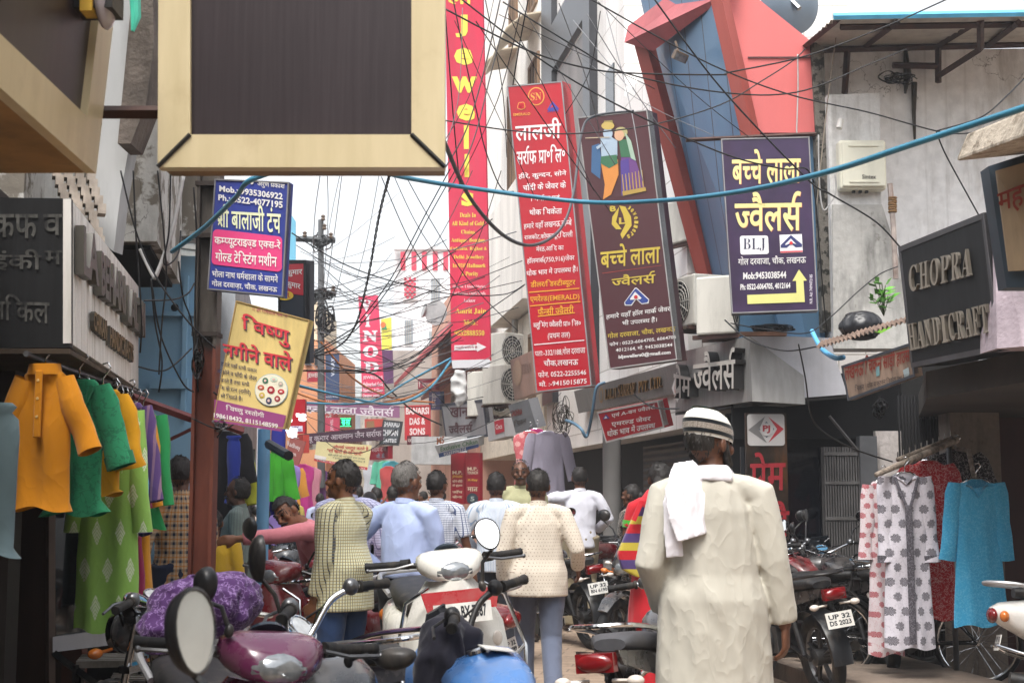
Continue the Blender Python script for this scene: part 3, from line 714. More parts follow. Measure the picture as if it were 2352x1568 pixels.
# pink building and its red awning
b4 = empty('pink_building', (-1, 37, 0), 0, 'pink building with a sloping red awning beyond the tall banner', 'building', None, True)
fac('R', 33, 44, 0, 7.0, .0, 4).build('wall', mat('c79a86', .8, 0, .15, .8, dirt=.3, streak=True), b4)
m = MB(); m.prism([onfac('R', 30.5, 4.9, -1.0), onfac('R', 42, 4.7, -1.3), onfac('R', 42, 5.9, 0), onfac('R', 30.5, 6.1, 0)], (0, 0, .12)); m.build('red_awning', mat('a5484c', .7, 0, .15, 1, dirt=.2), b4)
m = MB(); m.prism([onfac('R', 31, 4.5, -.5), onfac('R', 42, 4.3, -.5), onfac('R', 42, 4.5, 0), onfac('R', 31, 4.7, 0)], (0, 0, .1)); m.build('ledge', mat('9a5a4c', .7), b4)
for y in (34, 37, 40): window(b4, 'R', y, y + 1, 3.0, 4.2, 0, WFRM, PANE)
# white building with red stripes, far
b5 = empty('striped_building', tuple(P(975, 700, 47)), 0, 'far white building with red parapet stripes and a chequered panel', 'building', None, True)
def pxbox(mb, u0, v0, u1, v1, Y, d):
    mb.prism([P(u0, v1, Y), P(u1, v1, Y), P(u1, v0, Y), P(u0, v0, Y)], (0, d, 0)); return mb
WH = mat('e6e6e8', .8, 0, .06, 1, dirt=.15, streak=True)
m = MB(); pxbox(m, 925, 572, 1110, 1120, 47, 8); m.build('wall', WH, b5)
m = MB(); pxbox(m, 905, 565, 925, 1120, 47.3, 8); pxbox(m, 905, 565, 1100, 573, 46.9, .3); m.build('side_tower', mat('d9dadd', .8), b5)
RS = mat('cc3f57', .7)
for u in (920, 945, 969, 994, 1018): m = MB(); pxbox(m, u, 578, u + 11, 620, 46.95, .06); m.build('red_stripe', RS, b5)
m = MB(); pxbox(m, 924, 632, 958, 688, 46.9, .1); m.build('panel', WH, b5)
m = MB()
for i in range(5):
    for j in range(8):
        if (i + j) % 2 == 0: pxbox(m, 928 + i*5.4, 637 + j*6, 928 + i*5.4 + 5.4, 643 + j*6, 46.85, .05)
m.build('red_chequer', RS, b5)
for (u0, v0, u1, v1) in ((929, 735, 948, 790), (990, 640, 1010, 700), (985, 760, 1005, 820)):
    m = MB(); pxbox(m, u0, v0, u1, v1, 46.93, .05); w_ = m.build('window', mat('9ba3aa', .4), b5)
    m = MB()
    for i in range(1, 4): pxbox(m, u0 + (u1 - u0)*i/4 - .5, v0, u0 + (u1 - u0)*i/4 + .5, v1, 46.88, .02)
    m.build('bars', WFRM, w_)
# end of the street and far left blocks
b6 = empty('orange_building', tuple(P(715, 900, 42)), 0, 'orange plastered building far down the left side', 'building', None, True)
m = MB(); pxbox(m, 600, 780, 748, 1150, 42, 8); m.build('wall', mat('d99a72', .8, 0, .1, .8, dirt=.2, streak=True), b6)
m = MB(); pxbox(m, 640, 692, 728, 780, 44, 5); m.build('upper_floor', mat('c9c0a8', .8, 0, .1, .8), b6)
for u in (700, 722): m = MB(); pxbox(m, u, 800, u + 14, 838, 41.9, .08); m.build('window', PANE, b6)
b7 = empty('far_shops', tuple(P(880, 1000, 66)), 0, 'hazy shop fronts closing the far end of the lane', 'building', None, True)
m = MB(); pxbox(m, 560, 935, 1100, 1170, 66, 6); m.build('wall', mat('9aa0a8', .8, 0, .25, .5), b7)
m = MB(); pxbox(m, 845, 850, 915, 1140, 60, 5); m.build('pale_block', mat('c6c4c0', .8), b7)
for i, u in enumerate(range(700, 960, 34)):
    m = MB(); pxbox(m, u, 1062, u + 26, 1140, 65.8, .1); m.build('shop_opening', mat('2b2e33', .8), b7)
b8 = empty('grey_building', tuple(P(1000, 950, 44)), 0, 'grey right side block beyond the pink building', 'building', None, True)
fac('R', 44, 62, 0, 6, -1.4, 4).build('wall', mat('a8a19a', .8, 0, .2, .6, dirt=.3), b8)
for y in (46, 50, 54, 58): window(b8, 'R', y, y + 1.4, 3.2, 4.6, -1.4, WFRM, PANE)
b9 = empty('plain_building', (-6, 33, 0), 0, 'plain left side block behind the black framed hanging sign', 'building', None, True)
fac('L', 26, 42, 0, 6.2, -.3, 4).build('wall', mat('8b8f94', .8, 0, .25, .8, dirt=.35, streak=True), b9)
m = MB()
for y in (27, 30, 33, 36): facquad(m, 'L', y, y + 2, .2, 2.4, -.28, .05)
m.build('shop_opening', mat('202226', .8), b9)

# ---- unseen blocks added on either side of and behind the viewpoint: they shade the lower street as the real lane is shaded
rb = fac('L', -9, 3.4, 0, 6.5, -1.3, 4); tag(rb.build('shade_block', mat('8d877d', .85, 0, .2, 1, dirt=.4, streak=True), org='c'), 'unseen plain block on the left, added to shade the lower street', 'building')
rb = fac('R', -9, 4.4, 0, 6.5, .3, 4); tag(rb.build('shade_block', mat('94897c', .85, 0, .2, 1, dirt=.4, streak=True), org='c'), 'unseen plain block on the right, added to shade the lower street', 'building')
rb = MB(); rb.box((1.5, -13, 3.2), (22, 4, 6.4)); tag(rb.build('shade_block', mat('7f7a73', .85, 0, .2, 1, dirt=.4, streak=True), org='c'), 'unseen plain block behind the viewpoint, added to shade the lower street', 'building')
# ================================================================ SIGNS
W = 'dad8d6'
# golden framed boxes, top left
def gold_mat():
    m, n = newmat('gold_laminate', .35); co = n.co()
    a = n.noise(n.map(co, (1, 1, .12)), 12, 6, .6); d = n.noise(co, 3, 6, .65)
    col = n.mix(n.ramp(a, .3, .75), lin('d3c4a0'), lin('bfb08a')); col = n.mix(n.m('MULTIPLY', n.ramp(d, .56, .75), .35), col, lin('8a6f45'))
    n.L(col, n.bs.inputs['Base Color']); return m
GOLD = gold_mat(); PANEL = streaky('2b2225', '372e31', 14, .38); BLKT = mat('202226', .4)
def goldbox(name, label, c, inner, depth, back_in=.0):
    """c: outer corners TL,TR,BR,BL; inner: opening corners; both lists of points"""
    r = empty(name, tuple(sum(c, Vector())/4), 0, label, 'sign box', None, True)
    n = (c[1] - c[0]).cross(c[3] - c[0]).normalized(); n = -n if n.y > 0 else n
    bk = -n*depth; m = MB()
    names = range(4)
    for i in names:
        j = (i + 1) % 4; m.prism([c[i], c[j], inner[j], inner[i]], bk*.35)
    m.build('frame', GOLD, r)
    m = MB(); m.prism([c[0]*.985 + sum(c, Vector())/4*.015 + bk*.36] + [c[k]*.985 + sum(c, Vector())/4*.015 + bk*.36 for k in (1, 2, 3)], bk*.64); m.build('case', mat('8a6b42', .5, 0, .2, 5, dirt=.4, streak=True), r)
    m = MB(); s = bk*.12; m.prism([q + s for q in inner], bk*.2); m.build('dark_panel', PANEL, r)
    for i in names: MB().tube([c[i] + n*.002, inner[i] + n*.002], .006, 4).build('mitre_strip', BLKT, r)
    return r
Yg = 3.6
goldbox('framed_sign_box', 'big gold framed box with a dark panel hanging over the street', [P(365, -330, Yg), P(1022, -330, Yg), P(1022, 384, Yg), P(362, 384, Yg)], [P(437, -250, Yg), P(945, -250, Yg), P(945, 309, Yg), P(437, 309, Yg)], .13)
A = P(221, 399, 3.66); Bn = P(-330, -292, 2.15); Bn.z = A.z
A2 = P(268, -10, 3.72); up = (A2 - A); B2 = Bn + up
d = (Bn - A); dn = d.normalized(); un = up.normalized()
w1 = .095
inn = [Bn - dn*w1 + un*w1, A + dn*.14 + un*.12, A2 + dn*.14 - un*.02, B2 - dn*w1 - un*.02]
r = empty('framed_sign_box', tuple(A), 0, 'tilted gold framed box cut off by the top left corner', 'sign box', None, True)
n = d.cross(up).normalized(); n = n if n.x > 0 else -n
m = MB(); C4 = [Bn, A, A2, B2]
for i in range(4): j = (i + 1) % 4; m.prism([C4[i], C4[j], inn[j], inn[i]], -n*.03)
m.build('frame', GOLD, r)
m = MB(); inw = Vector((-.9, 0, 0)); m.prism([A - n*.031, Bn - n*.031, Bn + inw, A + inw], (0, 0, .02)); m.prism([A - n*.031 + Vector((0, 0, .02)), A + inw + Vector((0, 0, .02)), A2 + inw, A2 - n*.031], (0, -.02, 0)); m.build('case', mat('a07a48', .5, 0, .2, 5, dirt=.45, streak=True), r)
m = MB(); m.prism([q - n*.02 for q in inn], -n*.03); m.build('dark_panel', PANEL, r)
lp = empty('sign_lamp', tuple(P(232, 20, 3.5)), 0, 'black lamp with a yellow band at the top left box', 'lamp', None, True)
m = MB(); m.box(P(208, -12, 3.45), (.14, .10, .10)); m.build('housing', BLACK, lp); m = MB(); m.box(P(206, 0, 3.42), (.03, .06, .075)); m.build('yellow_band', mat('c9a23a', .5), lp)
m = MB(); m.ell(P(243, 0, 3.45), (.022, .07, .075)); m.build('lens', mat('aca6ac', .2), lp, smooth=True)
m = MB(); m.tube([P(232, 258, 3.75), P(372, 258, 3.68)], [(.022, .018)]*2, 4); tag(m.build('iron_bar', RUST, org='c'), 'rusty iron bar joining the two gold framed boxes', 'bar')
m = MB(); m.tube([P(309, -30, 7.2), P(312, 40, 7.2), P(305, 72, 7.2)], [.03, .028, .01], 8); tag(m.build('water_pipe', mat('4fc3a5', .35), org='c', smooth=40), 'short turquoise plastic pipe end beside the stained beam', 'pipe')

# pole
pole = empty('iron_pole', (GX(467, 8.0), 8.0, 0), 0, 'rusty red iron girder pole carrying the blue and yellow signs', 'pole')
def pole_mat():
    m, n = newmat('rusty_girder', .65); co = n.co(); z = n.xyz(co)[2]
    a = n.noise(n.map(co, (1, 1, .3)), 7, 6, .65); f = n.ramp(n.m('ADD', z, n.m('MULTIPLY', a, .16)), 2.33, 2.37)
    red = n.mix(n.ramp(a, .35, .7), lin('7a4130'), lin('56291f')); gr = n.mix(n.ramp(a, .3, .7), lin('6a625a'), lin('3a3430'))
    n.L(n.mix(f, red, gr), n.bs.inputs['Base Color']); return m
m = MB(); H = 4.3
m.box((-.055, 0, H/2), (.018, .13, H)); m.box((.055, 0, H/2), (.018, .13, H)); m.box((0, 0, H/2), (.092, .016, H)); m.build('girder', pole_mat(), pole)
for z in (2.34, 2.9, 3.2): MB().box((0, 0, z), (.145, .15, .025)).build('clamp', mat('3a302b', .7), pole)

s = Sign('shop_sign', 'blue Hindi gold testing sign wired to the iron pole', Q('A1', 1722, 66, 2318, 92, 2268, 1012, 1662, 952), 7.85, 7.75, .06, '34418f', ('77767a', .008), dirt=.2)
s.z('A1', 'अरुण प्रकाश', 2066, 92, 135, 2284, 112, 160, W); s.disc(zv('A1', 2020, 98), 4, 4, 'c9c6c2', 1, 8)
for t, x1, t1, b1, x2, t2, b2, wt in (('Mob.: 9935306922', 1760, 118, 168, 2268, 182, 236, .03), ('Ph.: 0522-4077195', 1752, 190, 240, 2268, 248, 304, .03)): s.z('A1', t, x1, t1, b1, x2, t2, b2, W, wt=wt)
s.z('A1', 'श्री बालाजी टंच', 1748, 268, 452, 2252, 285, 508, 'dfe3bd', wt=.036)
rr = []
for (cx, cy, a0) in ((1745, 505, 180), (2225, 560, 270), (2222, 775, 0), (1735, 720, 90)):
    for i in range(5):
        a = radians(a0 + i*22.5); u, v = zv('A1', cx + cos(a)*38, cy + sin(a)*34); rr.append((u, v))
s.poly(rr, 'd9457e', 0, 'pink_panel')
s.z('A1', 'कम्प्यूटराइज़्ड एक्स-रे', 1722, 508, 612, 2252, 555, 650, 'e8e4e0', wt=.036, k=2); s.z('A1', 'गोल्ड टेस्टिंग मशीन', 1730, 632, 725, 2222, 662, 775, 'e8e4e0', wt=.036, k=2)
s.z('A1', 'भोला नाथ धर्मशाला के सामने', 1702, 785, 850, 2230, 832, 898, W, wt=.03); s.z('A1', 'गोल दरवाज़ा, चौक, लखनऊ', 1700, 868, 935, 2224, 920, 985, W, wt=.03); s.done()

s = Sign('shop_sign', 'yellow Hindi gemstone sign tilting off the iron pole', [(543, 690), (712, 735), (655, 985), (490, 963)], 7.8, 7.65, .05, 'd8bf7c', ('a98d5a', .006), dirt=.35)
s.z('A1', '!! श्री गणेशाय नमः !!', 2028, 1088, 1122, 2302, 1150, 1180, '9a3f55', k=1)
for (dx, c, k) in ((9, '5a4a52', 1), (0, 'c63a45', 2)):
    s.z('A1', 'विष्णु', 1940 + dx, 1135 + dx, 1300 + dx, 2322 + dx, 1245 + dx, 1425 + dx, c, wt=.036, k=k); s.z('A2', 'नगीने वाले', 1790 + dx, -20 + dx, 115 + dx, 2342 + dx, 85 + dx, 240 + dx, c, wt=.036, k=k)
for t, x1, t1, b1, x2, t2, b2 in (('हमारे यहाँ सभी प्रकार', 1775, 152, 198, 2062, 215, 255), ('के सोने व चाँदी के जेवर', 1745, 213, 255, 2062, 272, 318), ('बनते हैं तथा सभी', 1772, 285, 328, 2002, 322, 368), ('राशि के रत्न (नगीने)', 1730, 338, 385, 2012, 385, 440), ('भी मिलते हैं।', 1772, 410, 455, 1945, 435, 482)): s.z('A2', t, x1, t1, b1, x2, t2, b2, '2f3350', wt=.02)
s.disc(zv('A2', 2178, 390), 38, 37.5, '9fb6bd', 1); s.disc(zv('A2', 2178, 390), 36.5, 36, 'e0dac4', 2)
for x, y, c, rx, ry in ((2132, 315, '2f6b52', 7, 7), (2200, 304, 'c3d3c0', 9, 6), (2255, 342, 'b5b3a2', 6, 6), (2097, 370, 'b5563a', 8, 6), (2177, 390, 'a52d38', 9, 9), (2258, 403, 'b83238', 8, 6), (2105, 432, 'c7ac4c', 7, 7), (2160, 475, '39405f', 7, 8), (2228, 460, '9c3038', 7, 7)):
    s.disc(zv('A2', x, y), rx, ry, c, 3, 10, 'gem_picture'); s.disc(zv('A2', x, y), rx*.45, ry*.45, 'd9b9b0', 4, 8, 'gem_picture')
s.poly([zv('A2', 1722, 464), zv('A2', 2296, 592), zv('A2', 2262, 722), zv('A2', 1716, 640)], '93457a', 1, 'purple_band')
s.z('A2', 'विष्णु रस्तोगी', 1815, 502, 562, 2122, 568, 625, 'ded6d2', wt=.03, k=2); s.z('A2', '198618432, 8115148599', 1718, 570, 612, 2232, 660, 705, 'ded6d2', wt=.03, k=2); s.done()

s = Sign('hanging_sign', 'black framed red and grey sign behind the blue sign', [(640, 597), (703, 597), (702, 832), (640, 836)], 10.4, 10.2, .08, '33343a', ('1c1c1e', .022))
s.poly(Q('B1', 130, 750, 300, 745, 300, 1000, 130, 975), 'b02e38', 0, 'red_panel'); s.z('B1', 'कुमार', 160, 800, 850, 290, 790, 845, W, k=1, wt=.03); s.z('B1', 'कुमार', 160, 885, 935, 275, 910, 965, W, k=1, wt=.03)
s.disc(zv('B1', 150, 1000), 20, 11, 'd9b23a', 1); s.z('B1', 'ज्', 150, 980, 1025, 195, 978, 1020, 'b02e38', k=2, wt=.04); s.done()
# far light-blue flag banners
s = Sign('flag_banner', 'pale blue banner above the black framed sign', [(660, 480), (679, 508), (679, 600), (660, 600)], 14, 14, .02, '79bcd8'); s.done()

# ---- right side big signs
s = Sign('tall_banner', 'tall red banner with vertical yellow lettering hung on the cream building', [(1021, -40), (1108, -40), (1126, 828), (1037, 828)], 22.5, 22, .03, mat('bf2846', .6, 0, .14, 1.5, bump=.06, dirt=.25, streak=True, dirtc='8a5560'))
Yl = 'dbc94f'
s.z('C0', 'ला', 165, -30, 38, 372, -30, 38, Yl, wt=.04)
for t, x1, t1, x2, b2 in (('J', 232, 120, 330, 300), ('e', 222, 385, 372, 522), ('w', 203, 615, 405, 745), ('e', 242, 833, 390, 968), ('l', 300, 1005, 340, 1195), ('l', 305, 1235, 342, 1420)): s.z('C0', t, x1, t1, b2, x2, t1, b2, Yl, wt=.038)
s.poly(Q('B1', 1588, -20, 1624, -20, 1624, 52, 1588, 52), Yl, 1, 'lettering')
s.z('B1', 's', 1562, 175, 285, 1662, 175, 285, Yl, wt=.038)
for t, x1, t1, b1, x2, t2, b2 in (('Deals In', 1550, 338, 374, 1678, 338, 374), ('All Kind of Gold', 1486, 404, 440, 1742, 404, 440), ('Chains,', 1560, 474, 510, 1676, 474, 512), ('Antique, Bombay,', 1480, 540, 580, 1758, 540, 580), ('Culcutta, Rajkot &', 1474, 610, 644, 1765, 610, 644), ('Delhi Jewellery', 1500, 676, 714, 1744, 676, 714), ('In 916 Hallmark', 1492, 742, 776, 1756, 742, 776), ('& Purity', 1560, 808, 850, 1696, 808, 850), ('Amrit Jain', 1515, 1102, 1148, 1760, 1102, 1148), ('Mob.:', 1580, 1195, 1236, 1692, 1195, 1236), ('9532888550', 1505, 1278, 1320, 1745, 1278, 1320)): s.z('B1', t, x1, t1, b1, x2, t2, b2, Yl, serif=True, wt=0)
for t, y in (('Shop No. 1 Khatri Market,', 915), ('Gol Darwaza, Chowk Sarafa,', 968), ('Lucknow', 1025)): x = 1492 if t[0] != 'L' else 1582; s.z('B1', t, x, y, y + 28, 1758 if t[0] != 'L' else 1674, y, y + 28, 'e3c9c9', serif=True, wt=0)
s.poly([zv('B1', *q) for q in ((1505, 1398), (1686, 1393), (1686, 1375), (1762, 1412), (1686, 1450), (1686, 1437), (1505, 1440))], 'd5cdcf', 1, 'arrow'); s.z('B1', 'गद्दी सामने है', 1515, 1405, 1432, 1690, 1402, 1428, '8f2a3a', k=2, wt=.02)
s.poly(Q('B2', 1482, 150, 1790, 142, 1790, 205, 1490, 215), 'd0cfd3', 0, 'white_strip'); s.done()

RED = mat('b01c2a', .45, 0, .10, 1.6, bump=.05, dirt=.22, streak=True, dirtc='7d4a4c')
s = Sign('tall_sign', 'tall red Hindi sign with yellow lines left of the maroon sign', Q('C0', 645, 690, 1085, 650, 1085, 650, 645, 690)[:2] + [(1359.5, 886), (1232, 901)], 17.3, 16.9, .22, RED, ('8b8a8c', .015))
s.disc(zv('C0', 879, 773), 19, 21, 'd99b45', 0); s.disc(zv('C0', 879, 773), 16.5, 18.5, 'b01c2a', 1); s.z('C0', 'SN', 835, 748, 808, 920, 740, 802, 'd99b45', serif=True, wt=0, k=2)
for (dx, dy) in ((-9, -12), (10, -14), (0, 10), (-14, 6), (14, 4)): s.disc(zv('C0', 760 + dx, 852 + dy), 5.5, 6, 'd99b45', 1, 12); s.disc(zv('C0', 760 + dx, 852 + dy), 4, 4.5, 'bd1f2d', 2, 12)
s.z('C0', 'EMERALD', 697, 910, 932, 832, 902, 922, 'd99b45', wt=.01)
tri = [zv('C0', *q) for q in ((1008, 812), (1062, 872), (1050, 886), (985, 890), (966, 880))]
s.poly(tri, '40408f', 0); s.poly([zv('C0', *q) for q in ((1008, 838), (1032, 866), (1012, 858), (990, 870))], 'bd1f2d', 1); s.z('C0', 'सोना', 966, 888, 902, 1060, 882, 898, '40408f', k=1)
for r_, t, x1, t1, b1, x2, t2, b2, c, wt in (('C0', 'लालजी', 712, 965, 1135, 1078, 940, 1110, 'e3d9d9', .055), ('C0', 'सर्राफ प्रा॰लि॰', 722, 1175, 1325, 1110, 1150, 1300, 'e3d9d9', .05), ('D1', 'हीरे, कुन्दन, सोने', 203, 20, 78, 588, -8, 50, 'e3d9d9', .03), ('D1', 'चाँदी के जेवर के', 238, 105, 165, 585, 78, 142, 'e3d9d9', .035), ('D1', 'निर्माता एवं', 300, 195, 255, 535, 185, 245, 'e3d9d9', .035), ('D1', 'थोक विक्रेता', 292, 300, 358, 552, 285, 345, 'e3d9d9', .035),
    ('D1', 'हमारे यहाँ लखनऊ,बॉम्बे', 245, 415, 475, 630, 375, 450, 'e3d9d9', .015), ('D1', 'राजकोट,कोयम्बटूर,दिल्ली', 250, 510, 565, 638, 475, 545, 'e3d9d9', .015), ('D1', 'मेरठ,आदि का', 345, 600, 655, 566, 585, 640, 'e3d9d9', .015), ('D1', 'हॉलमार्क(750,916)जेवर', 272, 695, 755, 652, 665, 728, 'e3d9d9', .015), ('D1', 'थोक भाव में उपलब्ध हैं।', 268, 790, 852, 676, 755, 815, 'e3d9d9', .015),
    ('D1', 'डीलर/डिस्ट्रीब्यूटर', 300, 880, 950, 660, 860, 930, 'e0a033', .03), ('D1', 'एमरेल्ड(EMERALD)', 297, 995, 1065, 692, 975, 1040, 'e0a033', .03), ('D1', 'फैन्सी ज्वैलरी', 358, 1095, 1160, 645, 1070, 1140, 'e0a033', .035), ('D1', 'ब्लूमिंग ज्वैलरी प्रा० लि०', 322, 1205, 1275, 702, 1185, 1255, 'e3d9d9', .02), ('D1', '(प्रथम तल)', 438, 1300, 1360, 616, 1290, 1345, 'e3d9d9', .012),
    ('D2', 'पताः-332/188,गोल दरवाजा', 335, 65, 125, 738, 30, 100, 'e3d9d9', .015), ('D2', 'चौक,लखनऊ', 405, 140, 205, 682, 125, 195, 'e3d9d9', .02), ('D2', 'फोन. 0522-2255546', 360, 235, 290, 745, 215, 265, 'e3d9d9', .02), ('D2', 'मो. :-9415015875', 368, 315, 365, 750, 285, 335, 'e3d9d9', .02)):
    s.z(r_, t, x1, t1, b1, x2, t2, b2, c, wt=wt)
for x1, y1, x2, y2, c in ((286, 975, 690, 942, 'e0a033'), (295, 1084, 700, 1048, 'e0a033'), (358, 1166, 655, 1137, 'e0a033'), (328, 1394, 730, 1357, 'e3d9d9')): s.poly([zv('D1', x1, y1 - 4), zv('D1', x2, y2 - 4), zv('D1', x2, y2 + 4), zv('D1', x1, y1 + 4)], c, 1, 'rule')
s.done()

MAR = mat('4c2b2f', .38, 0, .10, 1.2, dirt=.06, streak=True)
s = Sign('tall_sign', 'tall maroon sign with a painted robed couple and yellow Hindi letters', [(1326, 270), (1487, 252), (1556, 826), (1400, 848)], 14.6, 14.2, .24, MAR, ('9c9a98', .012))
# generic robed pair, plain stand-in colours
def rp(pts, c, k): s.poly([zv('C0', *q) for q in pts], c, k, 'painted_picture')
rp([(1325, 1170), (1385, 1150), (1400, 1260), (1392, 1435), (1320, 1380)], '3c5f86', 1); rp([(1395, 1290), (1535, 1280), (1540, 1400), (1480, 1560), (1415, 1600), (1430, 1480)], 'c98340', 2); rp([(1400, 1255), (1525, 1240), (1535, 1310), (1465, 1350), (1395, 1310)], '3a6a4c', 3); rp([(1395, 1110), (1470, 1090), (1530, 1130), (1530, 1250), (1402, 1260)], '9fb0c0', 2)
s.disc(zv('C0', 1455, 1070), 11, 13, '9fb0c0', 3, 14, 'painted_picture'); s.disc(zv('C0', 1455, 1010), 15, 9, 'b9a25a', 4, 14, 'painted_picture'); rp([(1415, 1005), (1500, 1000), (1490, 965), (1425, 970)], '8d7f4c', 3)
rp([(1560, 1250), (1660, 1240), (1760, 1530), (1560, 1560)], '69417d', 1); rp([(1555, 1290), (1620, 1270), (1640, 1560), (1565, 1570)], '4f3d86', 2); rp([(1540, 1120), (1620, 1120), (1640, 1260), (1560, 1260)], '3a6a4c', 2); rp([(1590, 1060), (1640, 1130), (1680, 1290), (1640, 1270)], '9fb6a4', 3); s.disc(zv('C0', 1545, 1085), 11, 13, 'c9a082', 3, 14, 'painted_picture'); s.disc(zv('C0', 1560, 1060), 15, 12, 'a8a070', 2, 14, 'painted_picture'); rp([(1570, 1535), (1755, 1500), (1762, 1530), (1575, 1570)], 'b0924a', 3)
for i in range(7): rp([(1568 + i*26, 1400 - i*6), (1574 + i*26, 1400 - i*6), (1588 + i*26, 1530 - i*5), (1578 + i*26, 1532 - i*5)], 'b0924a', 4)
rp([(1360, 1180), (1440, 1130), (1446, 1150), (1370, 1200)], '9fb0c0', 4); rp([(1275, 1105), (1470, 1098), (1470, 1104), (1275, 1112)], 'b5a68c', 5)
YM = 'c4ac45'
rp2 = lambda pts, c, k: s.poly([zv('D1', *q) for q in pts], c, k, 'logo')
rp2([(1010, 290), (955, 370), (950, 430), (985, 470), (1030, 470), (985, 410), (1000, 350)], YM, 1); rp2([(1010, 280), (1060, 290), (1105, 370), (1110, 440), (1035, 548), (1020, 510), (1060, 430), (1040, 350)], YM, 1)
s.z('D1', 'B', 935, 285, 330, 985, 280, 325, YM, wt=.038); s.z('D1', 'L', 1008, 378, 430, 1060, 375, 425, YM, wt=.038)
for i, ch in enumerate('jewellers'):
    a = -1.05 + i*.27; cx, cy = 1035 + cos(a)*112, 410 + sin(a)*130; s.text(ch, [zv('D1', cx + x*cos(a + 1.57) - y*sin(a + 1.57), cy + x*sin(a + 1.57) + y*cos(a + 1.57)) for x, y in ((-11, -16), (11, -16), (11, 16), (-11, 16))], YM, wt=.03)
s.z('D1', 'बच्चे लाला', 860, 600, 785, 1338, 555, 740, YM, wt=.035); s.poly([zv('D1', 875, 820), zv('D1', 1350, 757), zv('D1', 1350, 760), zv('D1', 875, 824)], 'a3453a', 1, 'rule'); s.z('D1', 'ज्वैलर्स', 950, 845, 930, 1300, 800, 900, YM, wt=.025)
tr = lambda q, c, k: s.poly([zv('D1', *p) for p in q], c, k)
tr([(1136, 938), (1150, 938), (1250, 1030), (1245, 1062), (1190, 1070), (1145, 1030), (1110, 1080), (1055, 1080), (1050, 1055)], 'd9d7d6', 0); tr([(1138, 945), (1150, 945), (1245, 1035), (1235, 1055), (1190, 1062), (1146, 1020), (1105, 1072), (1062, 1072), (1056, 1055)], '33468a', 1); tr([(1138, 970), (1190, 1020), (1180, 1030), (1100, 1035), (1098, 1025)], 'd9d7d6', 2); s.disc(zv('D1', 1145, 1012), 4.5, 4.5, 'c03436', 3, 12)
for t, x1, t1, b1, x2, t2, b2, c, wt, rg in (('हमारे यहाँ हॉल मार्क जेवर', 905, 1145, 1195, 1420, 1075, 1130, W, .02, 'D1'), ('भी उपलब्ध हैं।', 1035, 1195, 1245, 1312, 1165, 1215, W, .02, 'D1'), ('गोल दरवाजा, चौक, लखनऊ', 918, 1295, 1350, 1460, 1235, 1290, YM, .015, 'D1'), ('फोन : 0522-6064705, 6064706', 932, 5, 42, 1466, -58, -20, W, .02, 'D2'), ('4012164, मो. 9453038544', 983, 48, 88, 1436, 4, 44, W, .02, 'D2'), ('bljewellers0@gmail.com', 1005, 108, 146, 1422, 68, 108, W, .03, 'D2')): s.z(rg, t, x1, t1, b1, x2, t2, b2, c, wt=wt)
s.done()

PUR = mat('362546', .35, 0, .25, 3.5, dirt=.1, dirtc='5a2440')
s = Sign('shop_sign', 'purple Hindi jeweller sign with a bent yellow arrow', [(1656, 319), (1859, 314), (1879, 713), (1681, 720)], 12.5, 12.4, .17, PUR, ('8b8a8c', .010))
YC = 'dfd58f'
for dx, c, k in ((4, 'cc8069', 1), (0, YC, 2)):
    s.z('E0', 'बच्चे लाला', 10 + dx, 1200 + dx, 1482 + dx, 560 + dx, 1190 + dx, 1470 + dx, c, wt=.036, k=k); s.z('E1', 'ज्वैलर्स', 32 + dx, 175 + dx, 492 + dx, 568 + dx, 165 + dx, 485 + dx, c, wt=.036, k=k)
rb = []
for (cx, cy, a0) in ((92, 540, 180), (282, 538, 270), (288, 650, 0), (96, 655, 90)):
    for i in range(4): a = radians(a0 + i*30); rb.append(zv('E1', cx + cos(a)*18, cy + sin(a)*18))
s.poly(rb, 'dedde0', 0, 'white_plate'); s.z('E1', 'BLJ', 100, 545, 640, 278, 540, 645, '33334a', serif=True, wt=-.012, k=1)
te = lambda q, c, k, kk='emblem': s.poly([zv('E1', *p) for p in q], c, k, kk)
te([(390, 515), (570, 508), (578, 655), (398, 662)], 'dedde0', 0, 'white_plate'); te([(482, 516), (572, 590), (570, 612), (520, 614), (486, 585), (450, 618), (402, 618), (400, 598)], '2f3568', 1); te([(482, 545), (525, 590), (486, 578), (440, 598), (436, 590)], 'dedde0', 2); s.disc(zv('E1', 484, 580), 4, 4, 'c8343c', 3, 12); te([(398, 645), (576, 640), (577, 652), (398, 660)], 'c4525a', 1)
s.z('E1', 'गोल दरवाजा, चौक, लखनऊ', 60, 690, 765, 603, 672, 748, W, wt=.02); s.z('E1', 'Mob:9453038544', 100, 815, 872, 445, 805, 862, W, wt=.03); s.z('E1', 'Ph: 0522-6064705, 4012164', 78, 908, 965, 478, 895, 950, W, wt=.03)
te([(132, 996), (528, 980), (524, 882), (495, 884), (547, 792), (611, 880), (583, 882), (594, 1052), (135, 1068)], 'd3cf80', 1, 'arrow'); s.text('N.R. Ad: 7499472185', [zv('E1', *q) for q in ((632, 1065), (632, 832), (655, 832), (655, 1065))], 'cfc9d2', wt=.02); s.done()
m = MB(); m.tube([P(1575, 322, 12.6), P(1874, 308, 12.6)], .02, 4); tag(m.build('sign_bracket', RUST, org='c'), 'rusty bracket bar along the top of the purple sign', 'bracket')
m = MB(); m.box(P(1752, 767, 12.7), (.42, .08, .035)); tag(m.build('wooden_batten', mat('7a5844', .8, 0, .3, 6), org='c'), 'brown wooden batten under the purple sign', 'batten')

